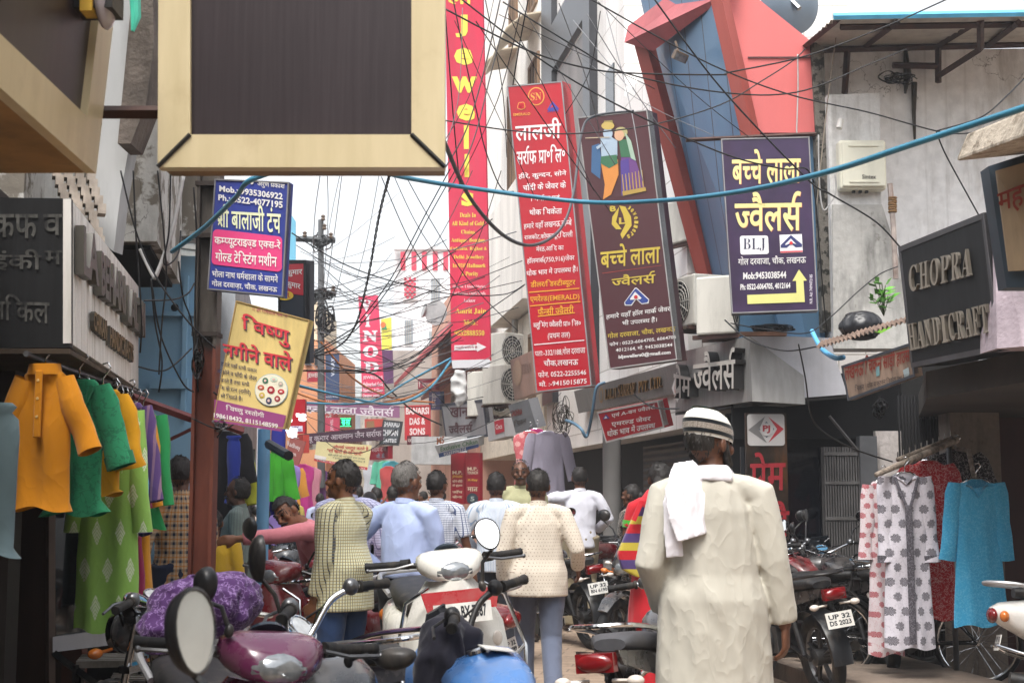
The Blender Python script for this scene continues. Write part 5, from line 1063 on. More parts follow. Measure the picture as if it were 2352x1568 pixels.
def person(label, u, Y, H, yaw=0, pose=None, lean=0, twist=0, side=0, headyaw=0, headpitch=0, top=None, bot=None, hem=.84, sleeve=.93, topw=1.0, belly=0.0, hair='14100e', hairkind='short', skin='6b4632', face=None, shoes='2b211b', vox=.012, legs=True, group=None, fingers=False, flare=0.0, loc=None, collar=True, amp=.007, hemflare=0.0, tuck=False, bare=False):
    """one standing / walking / seated figure; yaw 0 looks away from the camera (+Y)"""
    global NV; NV += 1
    k = H/1.70; J = {a: Vector(b) for a, b in BASE.items()}
    for a, b in (pose or {}).items(): J[a] = Vector(b)
    piv = Vector((0, 0, .95)) if not (pose and 'pelvis' in pose) else Vector(pose['pelvis'])
    dz = piv - Vector((0, 0, .95))
    Rm = Matrix.Rotation(radians(side), 3, 'Y') @ Matrix.Rotation(radians(-lean), 3, 'X') @ Matrix.Rotation(radians(twist), 3, 'Z')
    def ub(p): return piv + Rm @ (Vector(p) + dz - piv)
    for a in ('shL', 'shR', 'elL', 'elR', 'wrL', 'wrR'):
        if not (pose and a in pose and len(pose[a]) > 3): J[a] = ub(J[a][:3])
        else: J[a] = Vector(pose[a][:3])
    loc = Vector(loc) if loc is not None else Vector((GX(u, Y), Y, 0))
    root = empty('person', loc, radians(yaw), label, 'person', group)
    cx = Rm @ Vector((1, 0, 0)); uz = Rm @ Vector((0, 0, 1)); fy = Rm @ Vector((0, 1, 0))
    torso_pts = [(0, 0, .84), (0, 0, .93), (0, .005, 1.06), (0, .012, 1.20), (0, .005, 1.33), (0, -.012, 1.425)]
    tp = [Vector(torso_pts[0]) + dz, piv + Vector((0, 0, -.02))] + [ub(q) for q in torso_pts[2:]]
    neck0, neck1 = ub((0, -.018, 1.42)), ub((0, .0, 1.51))
    Hm = Rm @ Matrix.Rotation(radians(-headyaw), 3, 'Z') @ Matrix.Rotation(radians(-headpitch), 3, 'X')
    hc = ub((0, .012, 1.585)); hp = lambda x, y, z: hc + Hm @ Vector((x, y, z))
    # ---- body, one continuous surface
    b = MB()
    b.tube(tp, [(.145, .105), (.15, .11), (.13, .095), (.14, .10), (.13, .09), (.07, .06)], 14, up=(0, 1, 0))
    b.tube([neck0 - uz*.05, neck0, neck1, neck1 + uz*.03], [.075, .058, .054, .05], 10)
    b.ell(hp(0, -.008, .02), (.074, .093, .098), Hm, 16, 11); b.ell(hp(0, .022, -.052), (.057, .066, .066), Hm, 14, 9); b.ell(hp(0, .072, -.092), (.026, .022, .02), Hm)
    b.tube([hp(0, .085, .022), hp(0, .104, -.012), hp(0, .112, -.03)], [.010, .013, .015], 8); b.ell(hp(0, .088, -.062), (.024, .010, .012), Hm)
    b.tube([hp(-.05, .076, .030), hp(0, .090, .034), hp(.05, .076, .030)], .010, 6)
    for s_ in (-1, 1): b.ell(hp(s_*.080, -.005, -.002), (.012, .021, .033), Hm @ Matrix.Rotation(s_*.35, 3, 'Z'), 8, 6); b.ell(hp(s_*.042, .062, -.02), (.024, .022, .024), Hm)
    for s_, a in ((-1, 'L'), (1, 'R')):
        sh, el, wr = J['sh' + a], J['el' + a], J['wr' + a]
        b.tube([ub((s_*.05, -.012, 1.395)), sh.lerp(ub((s_*.05, -.012, 1.39)), .4) - uz*.03, sh - uz*.035, sh.lerp(el, .35), el, el.lerp(wr, .3), wr], [.035, .045, .047, .044, .038, .038, .026], 10)
        hd = J.get('hd' + a); hd = Vector(hd).normalized() if hd else (wr - el).normalized()
        pal = Rm @ Vector((-s_*.9, .35, 0)); pal = (pal - hd*pal.dot(hd)).normalized(); wd = hd.cross(pal)
        if wd.dot(fy) < 0: wd = -wd   # thumb side points forward
        b.tube([wr, wr + hd*.035, wr + hd*.085], [(.026, .018), (.038, .016), (.040, .014)], 10, up=wd.cross(hd))
        cu_ = .55 if fingers else .35
        for i in range(4):
            o = wd*(.030 - .0195*i); l = (.070, .078, .073, .058)[i]; p0 = wr + hd*.078 + o
            d1 = (hd + pal*cu_*(.6 + .15*i)).normalized(); d2 = (hd + pal*cu_*(1.7 + .2*i)).normalized()
            b.tube([p0, p0 + d1*l*.48, p0 + d1*l*.48 + d2*l*.32, p0 + d1*l*.48 + (d2 + pal*cu_*.6).normalized()*l*.58], [.0095, .009, .0082, .007], 6)
        q0 = wr + hd*.028 + wd*.026; b.tube([q0, q0 + (hd*.8 + wd*.75 + pal*.3).normalized()*.035, q0 + (hd*1.0 + wd*.45 + pal*.45).normalized()*.068], [.013, .0105, .008], 6)
        hip, kn, an = J['hip' + a], J['knee' + a], J['ank' + a]
        b.tube([hip + Vector((0, 0, .03)), hip.lerp(kn, .4), kn, kn.lerp(an, .3), an], [.085, .072, .054, .052, .036], 10)
        ft = Vector(J['foot' + a]) if 'foot' + a in J else Vector((s_*.2, 1, 0)); ft = ft.normalized()
        b.tube([an + Vector((0, 0, .01)) - ft*.03, an + ft*.05 + Vector((0, 0, -.03)), an + ft*.13 + Vector((0, 0, -.055)), an + ft*.18 + Vector((0, 0, -.062))], [(.034, .036), (.040, .034), (.044, .020), (.034, .014)], 8)
    fv = vox*.62 if fingers else vox*.8
    b = fuse(b, fv, 2, .4)
    sk = skin_mat(skin)
    S_ = Matrix.Scale(k, 4)
    bo = b.xf(S_).build('body', sk, root, smooth=True)
    # ---- trousers and shoes
    if legs and bot is not None:
        t = MB()
        for a in 'LR':
            hip, kn, an = J['hip' + a], J['knee' + a], J['ank' + a]
            e = an + (an - kn).normalized()*.02
            if bare: e = kn.lerp(an, .6)
            t.tube([hip + Vector((0, 0, .06)), hip.lerp(kn, .35), kn, kn.lerp(e, .55), e], [(.112, .118), (.098, .10), (.076 + flare*.4, .08 + flare*.4), (.07 + flare*.8, .074 + flare*.8), (.066 + flare, .074 + flare)], 12)
        t.tube([piv + Vector((0, 0, -.10)), piv + Vector((0, 0, -.02)), piv + Rm @ Vector((0, 0, .10))], [(.16, .125), (.178, .135), (.158 + belly*.4, .118 + belly*.5)], 14, up=(0, 1, 0))
        t = fuse(t, vox, 3); wrinkle(t, .008, 7, NV, .9); t.xf(S_).build('trousers', bot, root, smooth=True)
    if shoes:
        for a, s_ in (('L', -1), ('R', 1)):
            an = J['ank' + a]; ft = (Vector(J['foot' + a]) if 'foot' + a in J else Vector((s_*.2, 1, 0))).normalized(); m_ = MB()
            m_.tube([an - ft*.055 + Vector((0, 0, -.045)), an - ft*.02 + Vector((0, 0, -.03)), an + ft*.06 + Vector((0, 0, -.042)), an + ft*.14 + Vector((0, 0, -.056)), an + ft*.205 + Vector((0, 0, -.066))], [(.032, .03), (.044, .042), (.046, .038), (.05, .026), (.034, .014)], 10)
            m_.xf(S_).build('shoe', mat(shoes, .5, 0, .2, 8, dirt=.3), root, smooth=True)
    # ---- shirt / kurta / robe
    if top is not None:
        t = MB(); z1 = hem
        if z1 > .8:
            pts = [Vector((0, 0, z1)) + dz, piv + Vector((0, 0, .02))] + [ub(q) for q in torso_pts[2:]]
            if tuck: pts = [piv + Rm @ Vector((0, 0, .03)), piv + Rm @ Vector((0, 0, .06))] + [ub(q) for q in torso_pts[2:]]
            rad = [(.178 + hemflare, .135 + hemflare), (.176, .137 + belly*.6), (.160 + belly*.3, .128 + belly), (.168 + belly*.1, .132 + belly*.6), (.163, .118), (.095, .078)]
        else:
            mid = (z1 + .93)/2
            pts = [Vector((0, 0, z1)) + dz, Vector((0, 0, mid)) + dz, piv + Vector((0, 0, .02))] + [ub(q) for q in torso_pts[2:]]
            rad = [(.222 + hemflare, .172 + hemflare), (.218 + hemflare*.6, .165 + hemflare*.6), (.212, .160), (.178 + belly*.3, .140 + belly), (.176, .136), (.166, .122), (.098, .080)]
        rad = [(r_[0]*topw, r_[1]*topw) for r_ in rad]
        t.tube(pts, rad, 16, up=(0, 1, 0))
        t.tube([ub((0, -.014, 1.38)), ub((0, -.016, 1.425)), ub((0, -.01, 1.452 if collar else 1.435))], [(.115, .088), (.080, .070), (.063, .060)], 12)
        for s_, a in ((-1, 'L'), (1, 'R')):
            sh, el, wr = J['sh' + a], J['el' + a], J['wr' + a]; L1 = (el - sh).length; L2 = (wr - el).length
            en = sleeve*(L1 + L2)
            sg = Rm @ Vector((s_, 0, 0)); nb = ub((s_*.055, -.012, 1.435)); path = [nb, nb.lerp(sh, .55) - uz*.008, sh - uz*.022, sh.lerp(el, .28) - sg*.004, sh.lerp(el, .6)]; rr = [.040, .054, .066, .067, .062]
            if en > L1*1.02:
                q = el.lerp(wr, (en - L1)/L2); path += [el, el.lerp(q, .5), q]; rr += [.057, .054, .048]
            else:
                path = path[:4] + [sh.lerp(el, max(.4, en/L1))]; rr = rr[:4] + [.070]
            t.tube(path, [x*topw for x in rr], 12)
        t = fuse(t, vox, 4, .5)
        if hem < .8: wrinkle(t, amp*1.9, 4.2, NV + 5, .3)
        wrinkle(t, amp, 7, NV + 11); t.xf(S_).build('shirt' if hem > .8 else 'robe', top, root, smooth=True)
        if collar:
            c_ = MB(); c_.tube([ub((0, -.012, 1.445)), ub((0, -.006, 1.478))], [(.068, .064), (.062, .062)], 16, cap=False); c_.xf(S_).build('collar', top, root, smooth=True)
    # ---- hair and face
    if hairkind != 'none':
        h = MB()
        def keep(p):
            y, z = p.y/.1, p.z/.1
            if hairkind == 'bald': return z < .62 and z > -.75 and y < .25 and not (z > .45)
            if hairkind == 'thin': return z > -.75 and (y < .15 or z > .78) and not (z > .80 and abs(p.x) < .045 and y > -.35)
            return z > -.55 and (y < .30 or z > .55) and not (y > -.42 and z < .05)
        h.ell((0, -.012, .024), (.0845, .104, .110), None, 48, 32, keep)
        rnd = random.Random(NV)
        for p in h.v:
            a = noise.noise(p*26 + Vector((NV, 0, 0))); a2 = noise.noise(Vector((p.x*150, p.y*150, p.z*45))); p *= 1 + .05*a + .028*a2 + (.05 if p.z > .09 else 0)*max(0, a)
        if hairkind == 'bun': h.ell((0, -.115, .0), (.045, .04, .045))
        if hairkind == 'long': h.tube([(0, -.075, .02), (0, -.11, -.08), (0, -.10, -.24), (0, -.09, -.34)], [(.06, .04), (.07, .035), (.06, .03), (.03, .02)], 10)
        if H*3267/max(Y, 1) > 330:   # loose locks along the scalp
            rr = random.Random(NV*7); src = [p.copy() for p in h.v]
            for _ in range(420):
                p = src[rr.randrange(len(src))]; nrm = Vector((p.x, p.y + .012, p.z - .024)).normalized(); dn = Vector((rr.uniform(-.5, .5), -.5 if p.z > .06 else rr.uniform(-.5, .1), -1 if p.z < .08 else rr.uniform(-.3, .4))); dn = (dn - nrm*dn.dot(nrm)).normalized()
                w_ = nrm.cross(dn)*rr.uniform(.0018, .0035); L_ = rr.uniform(.012, .026); q = p - nrm*.002
                h.add([q - w_, q + w_, q + dn*L_*.6 + w_*.7 + nrm*.006, q + dn*L_ + nrm*rr.uniform(.003, .009), q + dn*L_*.6 - w_*.7 + nrm*.006], [(0, 1, 2, 3, 4)])
        h.v = [hc + Hm @ p for p in h.v]; h.xf(S_).build('hair', hair_mat(hair), root, smooth=True)
    fc = MB()
    if face:
        dk = hair_mat(hair if hair != '4a4744' else '1d1916')
        if 'm' in face: fc.tube([hp(-.036, .084, -.056), hp(-.015, .101, -.048), hp(0, .104, -.047), hp(.015, .101, -.048), hp(.036, .084, -.056)], [.005, .009, .008, .009, .005], 6)
        for s_ in (-1, 1): fc.tube([hp(s_*.018, .092, .040), hp(s_*.04, .084, .047), hp(s_*.062, .066, .038)], [.004, .006, .003], 6)
        if 'b' in face:
            fc.ell(hp(0, .040, -.098), (.058, .064, .055), Hm, 14, 10, None); fc.tube([hp(0, .085, -.11), hp(0, .085, -.15), hp(0, .07, -.20)], [.045, .036, .012], 10)
            for s_ in (-1, 1): fc.tube([hp(s_*.072, .012, .02), hp(s_*.072, .02, -.03), hp(s_*.055, .045, -.085)], [.008, .014, .022], 8)
        fc.xf(S_).build('facial_hair' if ('m' in face or 'b' in face) else 'eyebrows', dk, root, smooth=True)
        e = MB()
        for s_ in (-1, 1): e.ell(hp(s_*.033, .0815, .012), (.013, .008, .0065), Hm, 8, 6)
        e.xf(S_).build('eyes', mat('2a211d', .2), root, smooth=True)
    root['_k'] = k
    return root, dict(J=J, hp=hp, Hm=Hm, ub=ub, Rm=Rm, k=k, hc=hc)
def sub(root, info, mb, name, m, smooth=True): return mb.xf(Matrix.Scale(info['k'], 4)).build(name, m, root, smooth=smooth)

WALK = dict(kneeL=(-.09, .20, .52), ankL=(-.09, .17, .09), kneeR=(.09, -.02, .49), ankR=(.09, -.30, .16), footR=(0, .8, -.7))
# the near man in the cream kurta
r, I = person('man in a long cream kurta and striped skullcap, seen from behind', 1634, 6.0, 1.765, yaw=-4, headyaw=50, headpitch=2,
    pose=dict(elL=(-.245, -.07, 1.11), wrL=(-.19, .12, .92), elR=(.235, -.02, 1.12), wrR=(.285, .00, .86), hdR=(.02, .12, -1), kneeL=(-.11, .12, .5)),
    top=cloth('bab6aa', fold=1.5), bot=cloth('c4c0b2'), hem=.42, sleeve=.97, hemflare=.01, hair='17130f', skin='5e3d2c', face='b', vox=.010, fingers=True, amp=.006, topw=1.01)
hp, Hm = I['hp'], I['Hm']
c = MB(); rings = []
def capring(z, r_): return (z, r_)
prof = [(.012, .094), (.03, .097), (.055, .098), (.085, .094), (.11, .080), (.128, .055), (.135, .02), (.136, .002)]
nn = 28; vs = []
for z, q in prof:
    for i in range(nn): a = 2*pi*i/nn; vs.append(hp(q*.93*cos(a), -.012 + q*1.12*sin(a) - (z - .03)*.12, z + .008 - .18*(q*sin(a))*1.0))
fs = [(j*nn + i, j*nn + (i + 1) % nn, (j + 1)*nn + (i + 1) % nn, (j + 1)*nn + i) for j in range(len(prof) - 1) for i in range(nn)]
c.add(vs, fs)
def cap_mat():
    m, n = newmat('knitted_cap', .9); return m, n
cap = sub(r, I, c, 'cap', cloth('dedbd2', fold=.4))
for (z0_, z1_, q0, q1, col, nm) in ((.024, .040, .0968, .0978, '0b1116', 'cap_stripe'), (.0402, .0635, .0978, .0982, '5d4a42', 'cap_stripe'), (.0637, .080, .0980, .0955, '0b1116', 'cap_stripe')):
    m_ = MB(); vs = []
    for z, q in ((z0_, q0 + .0016), (z1_, q1 + .0016)):
        for i in range(nn): a = 2*pi*i/nn; vs.append(hp(q*.93*cos(a), -.012 + q*1.12*sin(a) - (z - .03)*.12, z + .008 - .18*(q*sin(a))))
    m_.add(vs, [(i, (i + 1) % nn, nn + (i + 1) % nn, nn + i) for i in range(nn)])
    sub(r, I, m_, nm, cloth(col, 'stripes' if col == '5d4a42' else 'plain', 'e0dccf', sc=.5, fold=.3))
m_ = MB(); 
for kk, (q, col) in enumerate(((.05, 0), (.03, 1))):
    pass
m_.add([hp(.055*.93*cos(2*pi*i/nn), -.030 + .060*sin(2*pi*i/nn), .1395 - .012*(1 + 0*i) - .22*.06*sin(2*pi*i/nn) + .014) for i in range(nn)], [tuple(range(nn))]); sub(r, I, m_, 'cap_crown', cloth('1f5a55', 'damask', 'a05a34', sc=3), False)
ub = I['ub']; sc_ = MB()   # towel round the neck, hanging down the back
pt = [ub((.06, .085, 1.405)), ub((.085, .02, 1.45)), ub((.06, -.06, 1.468)), ub((-.01, -.085, 1.472)), ub((-.075, -.05, 1.475)), ub((-.085, .03, 1.46)), ub((-.06, .085, 1.405))]
sc_.tube(pt, [(.010, .03), (.014, .035), (.016, .038), (.016, .04), (.016, .036), (.014, .034), (.010, .03)], 10)
sc_.tube([ub((-.05, -.06, 1.482)), ub((-.10, -.108, 1.45)), ub((-.115, -.135, 1.40)), ub((-.10, -.142, 1.31)), ub((-.07, -.146, 1.22))], [(.05, .010), (.085, .010), (.088, .009), (.090, .008), (.088, .007)], 14, up=(0, 1, 0))
sc_.tube([ub((-.145, -.10, 1.44)), ub((-.165, -.125, 1.36)), ub((-.16, -.13, 1.24)), ub((-.15, -.13, 1.14))], [(.03, .008), (.034, .008), (.036, .007), (.034, .006)], 10, up=(0, 1, 0))
sc_ = fuse(sc_, .0055, 1); wrinkle(sc_, .010, 20, 3, .25); sub(r, I, sc_, 'towel', cloth('e2dfe4', fold=1.5))
MID = dict(vox=.013)
person('man in a cream dotted shirt and grey trousers walking away mid lane', 1236, 9.9, 1.61, yaw=2, pose=dict(WALK, elR=(.275, -.06, 1.13), wrR=(.30, .12, .98), elL=(-.25, -.05, 1.12), wrL=(-.25, .06, .88)), top=cloth('cfc5b6', 'dots', '8d7a6a'), bot=cloth('5b6274'), hem=.80, hair='17130f', amp=.009, **MID)
person('man in white shirt and khaki trousers striding away, one bent arm raised', 1332, 15.6, 1.755, yaw=6, pose=dict(kneeL=(-.10, .06, .5), ankL=(-.10, .02, .085), kneeR=(.11, .10, .52), ankR=(.13, -.16, .17), footR=(.25, .8, -.6), elL=(-.38, .04, 1.36), wrL=(-.13, .20, 1.37), elR=(.30, -.03, 1.17), wrR=(.20, .20, 1.03)), top=cloth('dcdce6'), bot=cloth('8d8169'), hem=.86, hair='15110f', shoes='3b2a22', amp=.009, **MID)
person('man in a white shirt with thin blue stripes standing by the parked bikes', 1140, 12.2, 1.63, yaw=-4, pose=dict(elL=(-.30, -.02, 1.15), wrL=(-.20, .18, 1.02), elR=(.29, .0, 1.15), wrR=(.22, .2, 1.0)), top=cloth('d3d8df', 'stripes', '8fa3bd'), bot=cloth('2c2e36'), hem=.84, hair='15110f', topw=1.08, **MID)
person('balding man in a pale green shirt facing the camera behind the striped shirt', 1196, 14.6, 1.80, yaw=178, top=cloth('a5a380'), bot=cloth('4a4a44'), hem=.84, hair='1d1714', hairkind='bald', skin='634231', face='m', **MID)
person('grey haired man in a pale blue shirt with one hand on his hip', 932, 8.8, 1.63, yaw=-32, headyaw=10, pose=dict(elL=(-.36, -.10, 1.17), wrL=(-.20, .04, 1.00), elR=(.215, .06, 1.12), wrR=(.23, .27, .95)), top=cloth('a9b7dd', fold=1.1), bot=cloth('17171b'), hem=.93, tuck=True, hair='4a4744', belly=.01, amp=.009, skin='6d4835', **MID)
person('man in a blue checked short sleeved shirt behind the pale blue shirt', 1003, 11.6, 1.63, yaw=-8, headyaw=10, pose=dict(elR=(.25, .0, 1.12), wrR=(.30, .08, .87)), top=cloth('d5d9e2', 'check', '46557c'), bot=cloth('23283a'), hem=.86, sleeve=.45, hair='15110f', collar=True, **MID)
person('stout man in a cream check shirt and jeans beside the maroon scooter', 790, 8.5, 1.635, yaw=58, headyaw=-14, headpitch=-4, pose=dict(elL=(-.215, -.03, 1.11), wrL=(-.22, .05, .86), elR=(.2, .08, 1.12), wrR=(.12, .22, 1.0)), top=cloth('d3cfae', 'check', '39404e', '8d7a3c'), bot=cloth('2c4166', fold=1.3), hem=.80, belly=.05, hair='15110f', skin='70482f', face='e', shoes='2b2b2f', **MID)
person('young man in a lavender check shirt hidden behind the stout man', 802, 10.2, 1.66, yaw=5, top=cloth('b5b6d0', 'check', '6f7192'), bot=cloth('2c2e36'), hem=.84, hair='15110f', **MID)
person('smiling man in a pink jumper leaning over a maroon scooter', 806, 10.0, 1.62, yaw=108, lean=46, headyaw=-40, headpitch=-12, pose=dict(elL=(-.25, .20, 1.56), wrL=(-.22, .40, 1.74), elR=(.25, .16, 1.14), wrR=(.22, .40, 1.06)), top=cloth('cf7f88'), bot=cloth('14151a'), hem=.86, hair='15110f', skin='7a5038', face='m', collar=False, **MID)
person('man with a moustache in a grey green striped shirt by the blue post', 548, 11.4, 1.58, yaw=92, headyaw=8, pose=dict(elR=(.24, -.03, 1.13), wrR=(.23, .06, .9)), top=cloth('6f7a74', 'stripes', '5a645f'), bot=cloth('3a342c'), hem=.84, hair='1a1512', hairkind='thin', skin='5f3f2d', face='m', **MID)
person('child in a yellow kurta behind the iron pole', 492, 10.4, 1.33, yaw=10, top=cloth('c9a02a'), bot=cloth('4a3a3a'), hem=.62, hair='15110f', collar=False, **MID)
person('young man in an orange and blue plaid shirt left of the iron pole', 414, 9.6, 1.69, yaw=35, headyaw=38, pose=dict(elR=(.24, .05, 1.12), wrR=(.20, .16, .92), elL=(-.25, -.02, 1.12), wrL=(-.24, .1, .9)), top=cloth('c3a98a', 'plaid', '2b3242', 'b9772f'), bot=cloth('20283f'), hem=.82, hair='1a1210', skin='5e3d2c', face='e', **MID)
r, I = person('woman in a red kurta with a green sleeve edge, beside the cream kurta', 1516, 10.2, 1.665, yaw=6, pose=dict(elL=(-.225, .0, 1.12), wrL=(-.19, .08, .86)), top=cloth('b3202a'), bot=cloth('b01c26'), hem=.55, sleeve=.30, hair='15110f', hairkind='long', skin='5e3d2c', collar=False, hemflare=.02, **MID)
J = I['J']; m_ = MB(); m_.tube([J['shL'].lerp(J['elL'], .40), J['shL'].lerp(J['elL'], .58)], [.078, .072], 12, cap=False); sub(r, I, m_, 'sleeve_edge', cloth('4fae3c'))
m_ = MB(); m_.torus(J['elL'].lerp(J['wrL'], .93), J['wrL'] - J['elL'], .032, .006, 14, 6); sub(r, I, m_, 'bangle', BLACK)
kx = GX(1452, 10.0)
bag = MB(); pr = [(1418, 1272), (1470, 1150), (1486, 1170), (1486, 1240), (1470, 1330), (1428, 1308)]
bag.prism([P(*q, 9.95) for q in pr], (0, .14, 0)); bag = evalmods(bag, [('BEVEL', dict(width=.02, segments=2)), ('SUBSURF', dict(levels=2))])
o = bag.build('cloth_bag', cloth('b0202a', 'bands', '4a3a6a', 'b3a23c', sc=1.0), org='c', smooth=True); tag(o, 'striped red, purple and yellow cloth bag slung by the woman in red', 'bag')
m_ = MB(); m_.tube([P(1492, 1125, 10.05), P(1474, 1150, 9.9), P(1455, 1195, 9.9)], [(.02, .006)]*3, 6); m_.build('strap', cloth('b0202a'), o)
person('woman in a dark patterned blouse with red trim behind the woman in red', 1452, 14.0, 1.55, yaw=60, top=cloth('3a3634', 'damask', 'b9a99a', sc=1.5), bot=cloth('7a1f28'), hem=.60, sleeve=.28, hair='15110f', hairkind='bun', skin='5e3d2c', collar=False, **MID)
SIT = dict(pelvis=(0, 0, .62), hipL=(-.095, 0, .62), hipR=(.095, 0, .62), kneeL=(-.13, .40, .60), kneeR=(.13, .40, .60), ankL=(-.13, .38, .12), ankR=(.13, .38, .12))
person('seated man in a yellow T-shirt holding a phone to his ear', 1042, 19, 1.70, yaw=95, lean=18, pose=dict(SIT, elL=(-.22, .22, 1.24), wrL=(-.10, .13, 1.53), elR=(.2, .15, 1.1), wrR=(.1, .4, 1.0)), top=cloth('c9a01f'), bot=cloth('2a2c34'), hem=.86, sleeve=.45, hair='15110f', skin='70482f', collar=False, face='e', loc=(GX(1042, 19), 19, .20), **MID)
FAR = dict(vox=.018)
r, I = person('woman in a black burqa among the far crowd', 848, 16.0, 1.48, yaw=8, top=cloth('18161a'), bot=None, legs=False, hem=.05, hairkind='none', hemflare=.04, topw=1.1, shoes=None, collar=False, **FAR)
m_ = MB(); hp = I['hp']; m_.ell(hp(0, -.01, .01), (.105, .125, .135)); m_.tube([hp(0, -.03, -.02), hp(0, -.04, -.15), hp(0, -.04, -.38)], [(.10, .10), (.16, .12), (.24, .16)], 14); m_ = fuse(m_, .016, 3); sub(r, I, m_, 'veil', cloth('18161a'))
person('balding man in an olive shirt walking away in the far crowd', 820, 18.5, 1.60, yaw=0, top=cloth('8d9a6c'), bot=cloth('3a3a40'), hem=.84, hair='2a2725', hairkind='thin', **FAR)
person('person in a sea green shirt in the far crowd', 866, 20, 1.56, yaw=4, top=cloth('5fae98'), bot=cloth('2f3138'), hem=.82, hair='15110f', **FAR)
r, I = person('man in a white shirt with a black strap and one arm raised to his head', 902, 16.8, 1.56, yaw=-6, headyaw=-25, pose=dict(elL=(-.34, .08, 1.22), wrL=(-.16, .16, 1.5)), top=cloth('d6d3d9'), bot=cloth('2f3138'), hem=.84, sleeve=.5, hair='15110f', **FAR)
m_ = MB(); ub = I['ub']; m_.tube([ub((.12, -.10, 1.42)), ub((.02, -.145, 1.28)), ub((-.12, -.14, 1.08))], [(.022, .008)]*3, 6); sub(r, I, m_, 'bag_strap', BLACK)
person('person in a navy shirt beside the raised arm in the far crowd', 922, 19.5, 1.57, yaw=0, top=cloth('2f3a55'), bot=cloth('2f3138'), hem=.82, hair='15110f', **FAR)
person('person in a turquoise top walking at the far right of the crowd', 935, 21, 1.50, yaw=0, top=cloth('6fb5ae'), bot=cloth('2f3138'), hem=.62, hair='15110f', **FAR)
person('dark haired person in blue deep in the lane', 862, 27, 1.63, yaw=180, top=cloth('4a6a94'), bot=cloth('2f3138'), hem=.82, hair='15110f', face='e', **FAR)
person('dark haired person in grey deep in the lane', 884, 30, 1.58, yaw=170, top=cloth('6a6f7a'), bot=cloth('2f3138'), hem=.82, hair='15110f', face='e', **FAR)
person('person in a red head cloth and lilac shirt among the left bikes', 654, 21, 1.56, yaw=70, top=cloth('b9b3c4'), bot=cloth('4a4648'), hem=.84, hair='a03a2c', **FAR)
person('person in a mustard shirt among the left bikes', 668, 22.5, 1.55, yaw=40, top=cloth('b9a75a'), bot=cloth('4a4648'), hem=.84, hair='15110f', **FAR)
person('person in a pale blue shirt near the far left shops', 735, 24, 1.50, yaw=20, top=cloth('aeb9d6'), bot=cloth('3a3c44'), hem=.84, hair='15110f', **FAR)
person('person in a plum sari near the far left shops', 700, 28, 1.55, yaw=30, top=cloth('8a4a78'), bot=cloth('8a4a78'), hem=.3, hair='15110f', hairkind='bun', collar=False, **FAR)

# more walkers far down the lane
FARS = [o for o in bpy.data.objects if o.parent is None and o.get('category') == 'person' and o.location.y > 18]
for i, (lab, k, u, Y, yaw) in enumerate((('tiny figure in olive near the end of the lane, left of centre', 'olive', 770, 34, 10), ('tiny figure in blue near the end of the lane, below the small teal sign', 'in blue deep', 745, 37, 160), ('tiny figure in grey near the end of the lane, right of centre', 'in grey deep', 905, 36, -10), ('tiny figure in a plum sari near the end of the lane', 'plum', 840, 35, 170), ('tiny figure in pale blue by the far right shops', 'pale blue shirt near', 955, 31, 20), ('tiny figure in sea green far ahead of the burqa', 'sea green', 790, 30, -15), ('tiny figure in mustard by the far right shops', 'mustard', 972, 27, 60), ('tiny figure in navy by the far left shops', 'navy', 715, 31, 30))):
    src = [o for o in FARS if k in o['label']]
    if src:
        c_ = copy_tree(src[0]); c_.location = (GX(u, Y), Y, 0); c_.rotation_euler.z = radians(yaw); c_['label'] = lab
# ================================================================ MOTORCYCLES, SCOOTERS, BICYCLES   (local: +Y forward, ground z = 0)
PNT = paint(); BLKP = mat('1c1d20', .35, 0, .15, 9, dirt=.45, dirtc='6a6258'); SEAT = mat('1b1b1d', .55, 0, .2, 12, bump=.1, dirt=.4, dirtc='625a50'); ENG = mat('4a4a4b', .45, .6, .3, 12, dirt=.5); LENS = mat('9a9ea1', .10, .55, .3, 24, spec=.8); REDL = mat('741216', .15, 0, .15, 25, spec=.7); AMB = mat('c9702a', .15, 0, .15, 25, spec=.7); CLR = mat('cfc6bc', .12, 0, .15, 25, spec=.7)
MIRG = mat('e8ebee', .03, 1.0, 0, 1); PLATE = mat('d8d6d0', .5, 0, .1, 8, dirt=.25); INK = mat('22262e', .6); DIAL = mat('4f7fa0', .2, 0, .3, 30); DIALW = mat('c9ccce', .2, 0, .2, 30); ALLOY = mat('77787a', .3, .8, .2, 10, dirt=.4)
def part(b, name, m, root, smooth=40, color=None):
    o = b.build(name, m, root, smooth=smooth)
    if m is PNT: o['_paint'] = 1; o.color = lin(color or '8a1a24')
    return o
def wheel(root, y, R, w=.045, spoked=False, x=0, z=None, color=None):
    z = R if z is None else z
    t = MB(); t.torus((x, y, z), (1, 0, 0), R - w, w, 32, 10); wo = part(t, 'wheel', RUBBER, root)
    r = MB(); r.torus((x, y, z), (1, 0, 0), R - w*1.75, w*.42, 32, 6); part(r, 'rim', CHROME if spoked else ALLOY, wo)
    s = MB()
    s._lathe((x - .07, y, z), (1, 0, 0), [(0, .03), (.01, .06), (.12, .06), (.14, .03)], 16)
    if spoked:
        for i in range(24):
            a = 2*pi*i/24; a2 = a + (.5 if i % 2 else -.5); s.tube([(x + (.03 if i % 4 < 2 else -.03), y + cos(a2)*.05, z + sin(a2)*.05), (x, y + cos(a)*(R - w*1.8), z + sin(a)*(R - w*1.8))], .0022, 4)
    else:
        for i in range(5):
            a = 2*pi*i/5 + .3
            for d in (-.12, .12): s.tube([(x, y + cos(a)*.05, z + sin(a)*.05), (x, y + cos(a + d)*(R - w*1.8), z + sin(a + d)*(R - w*1.8))], [(.018, .011), (.014, .009)], 6)
    part(s, 'spokes', ENG if not spoked else CHROME, wo); return wo
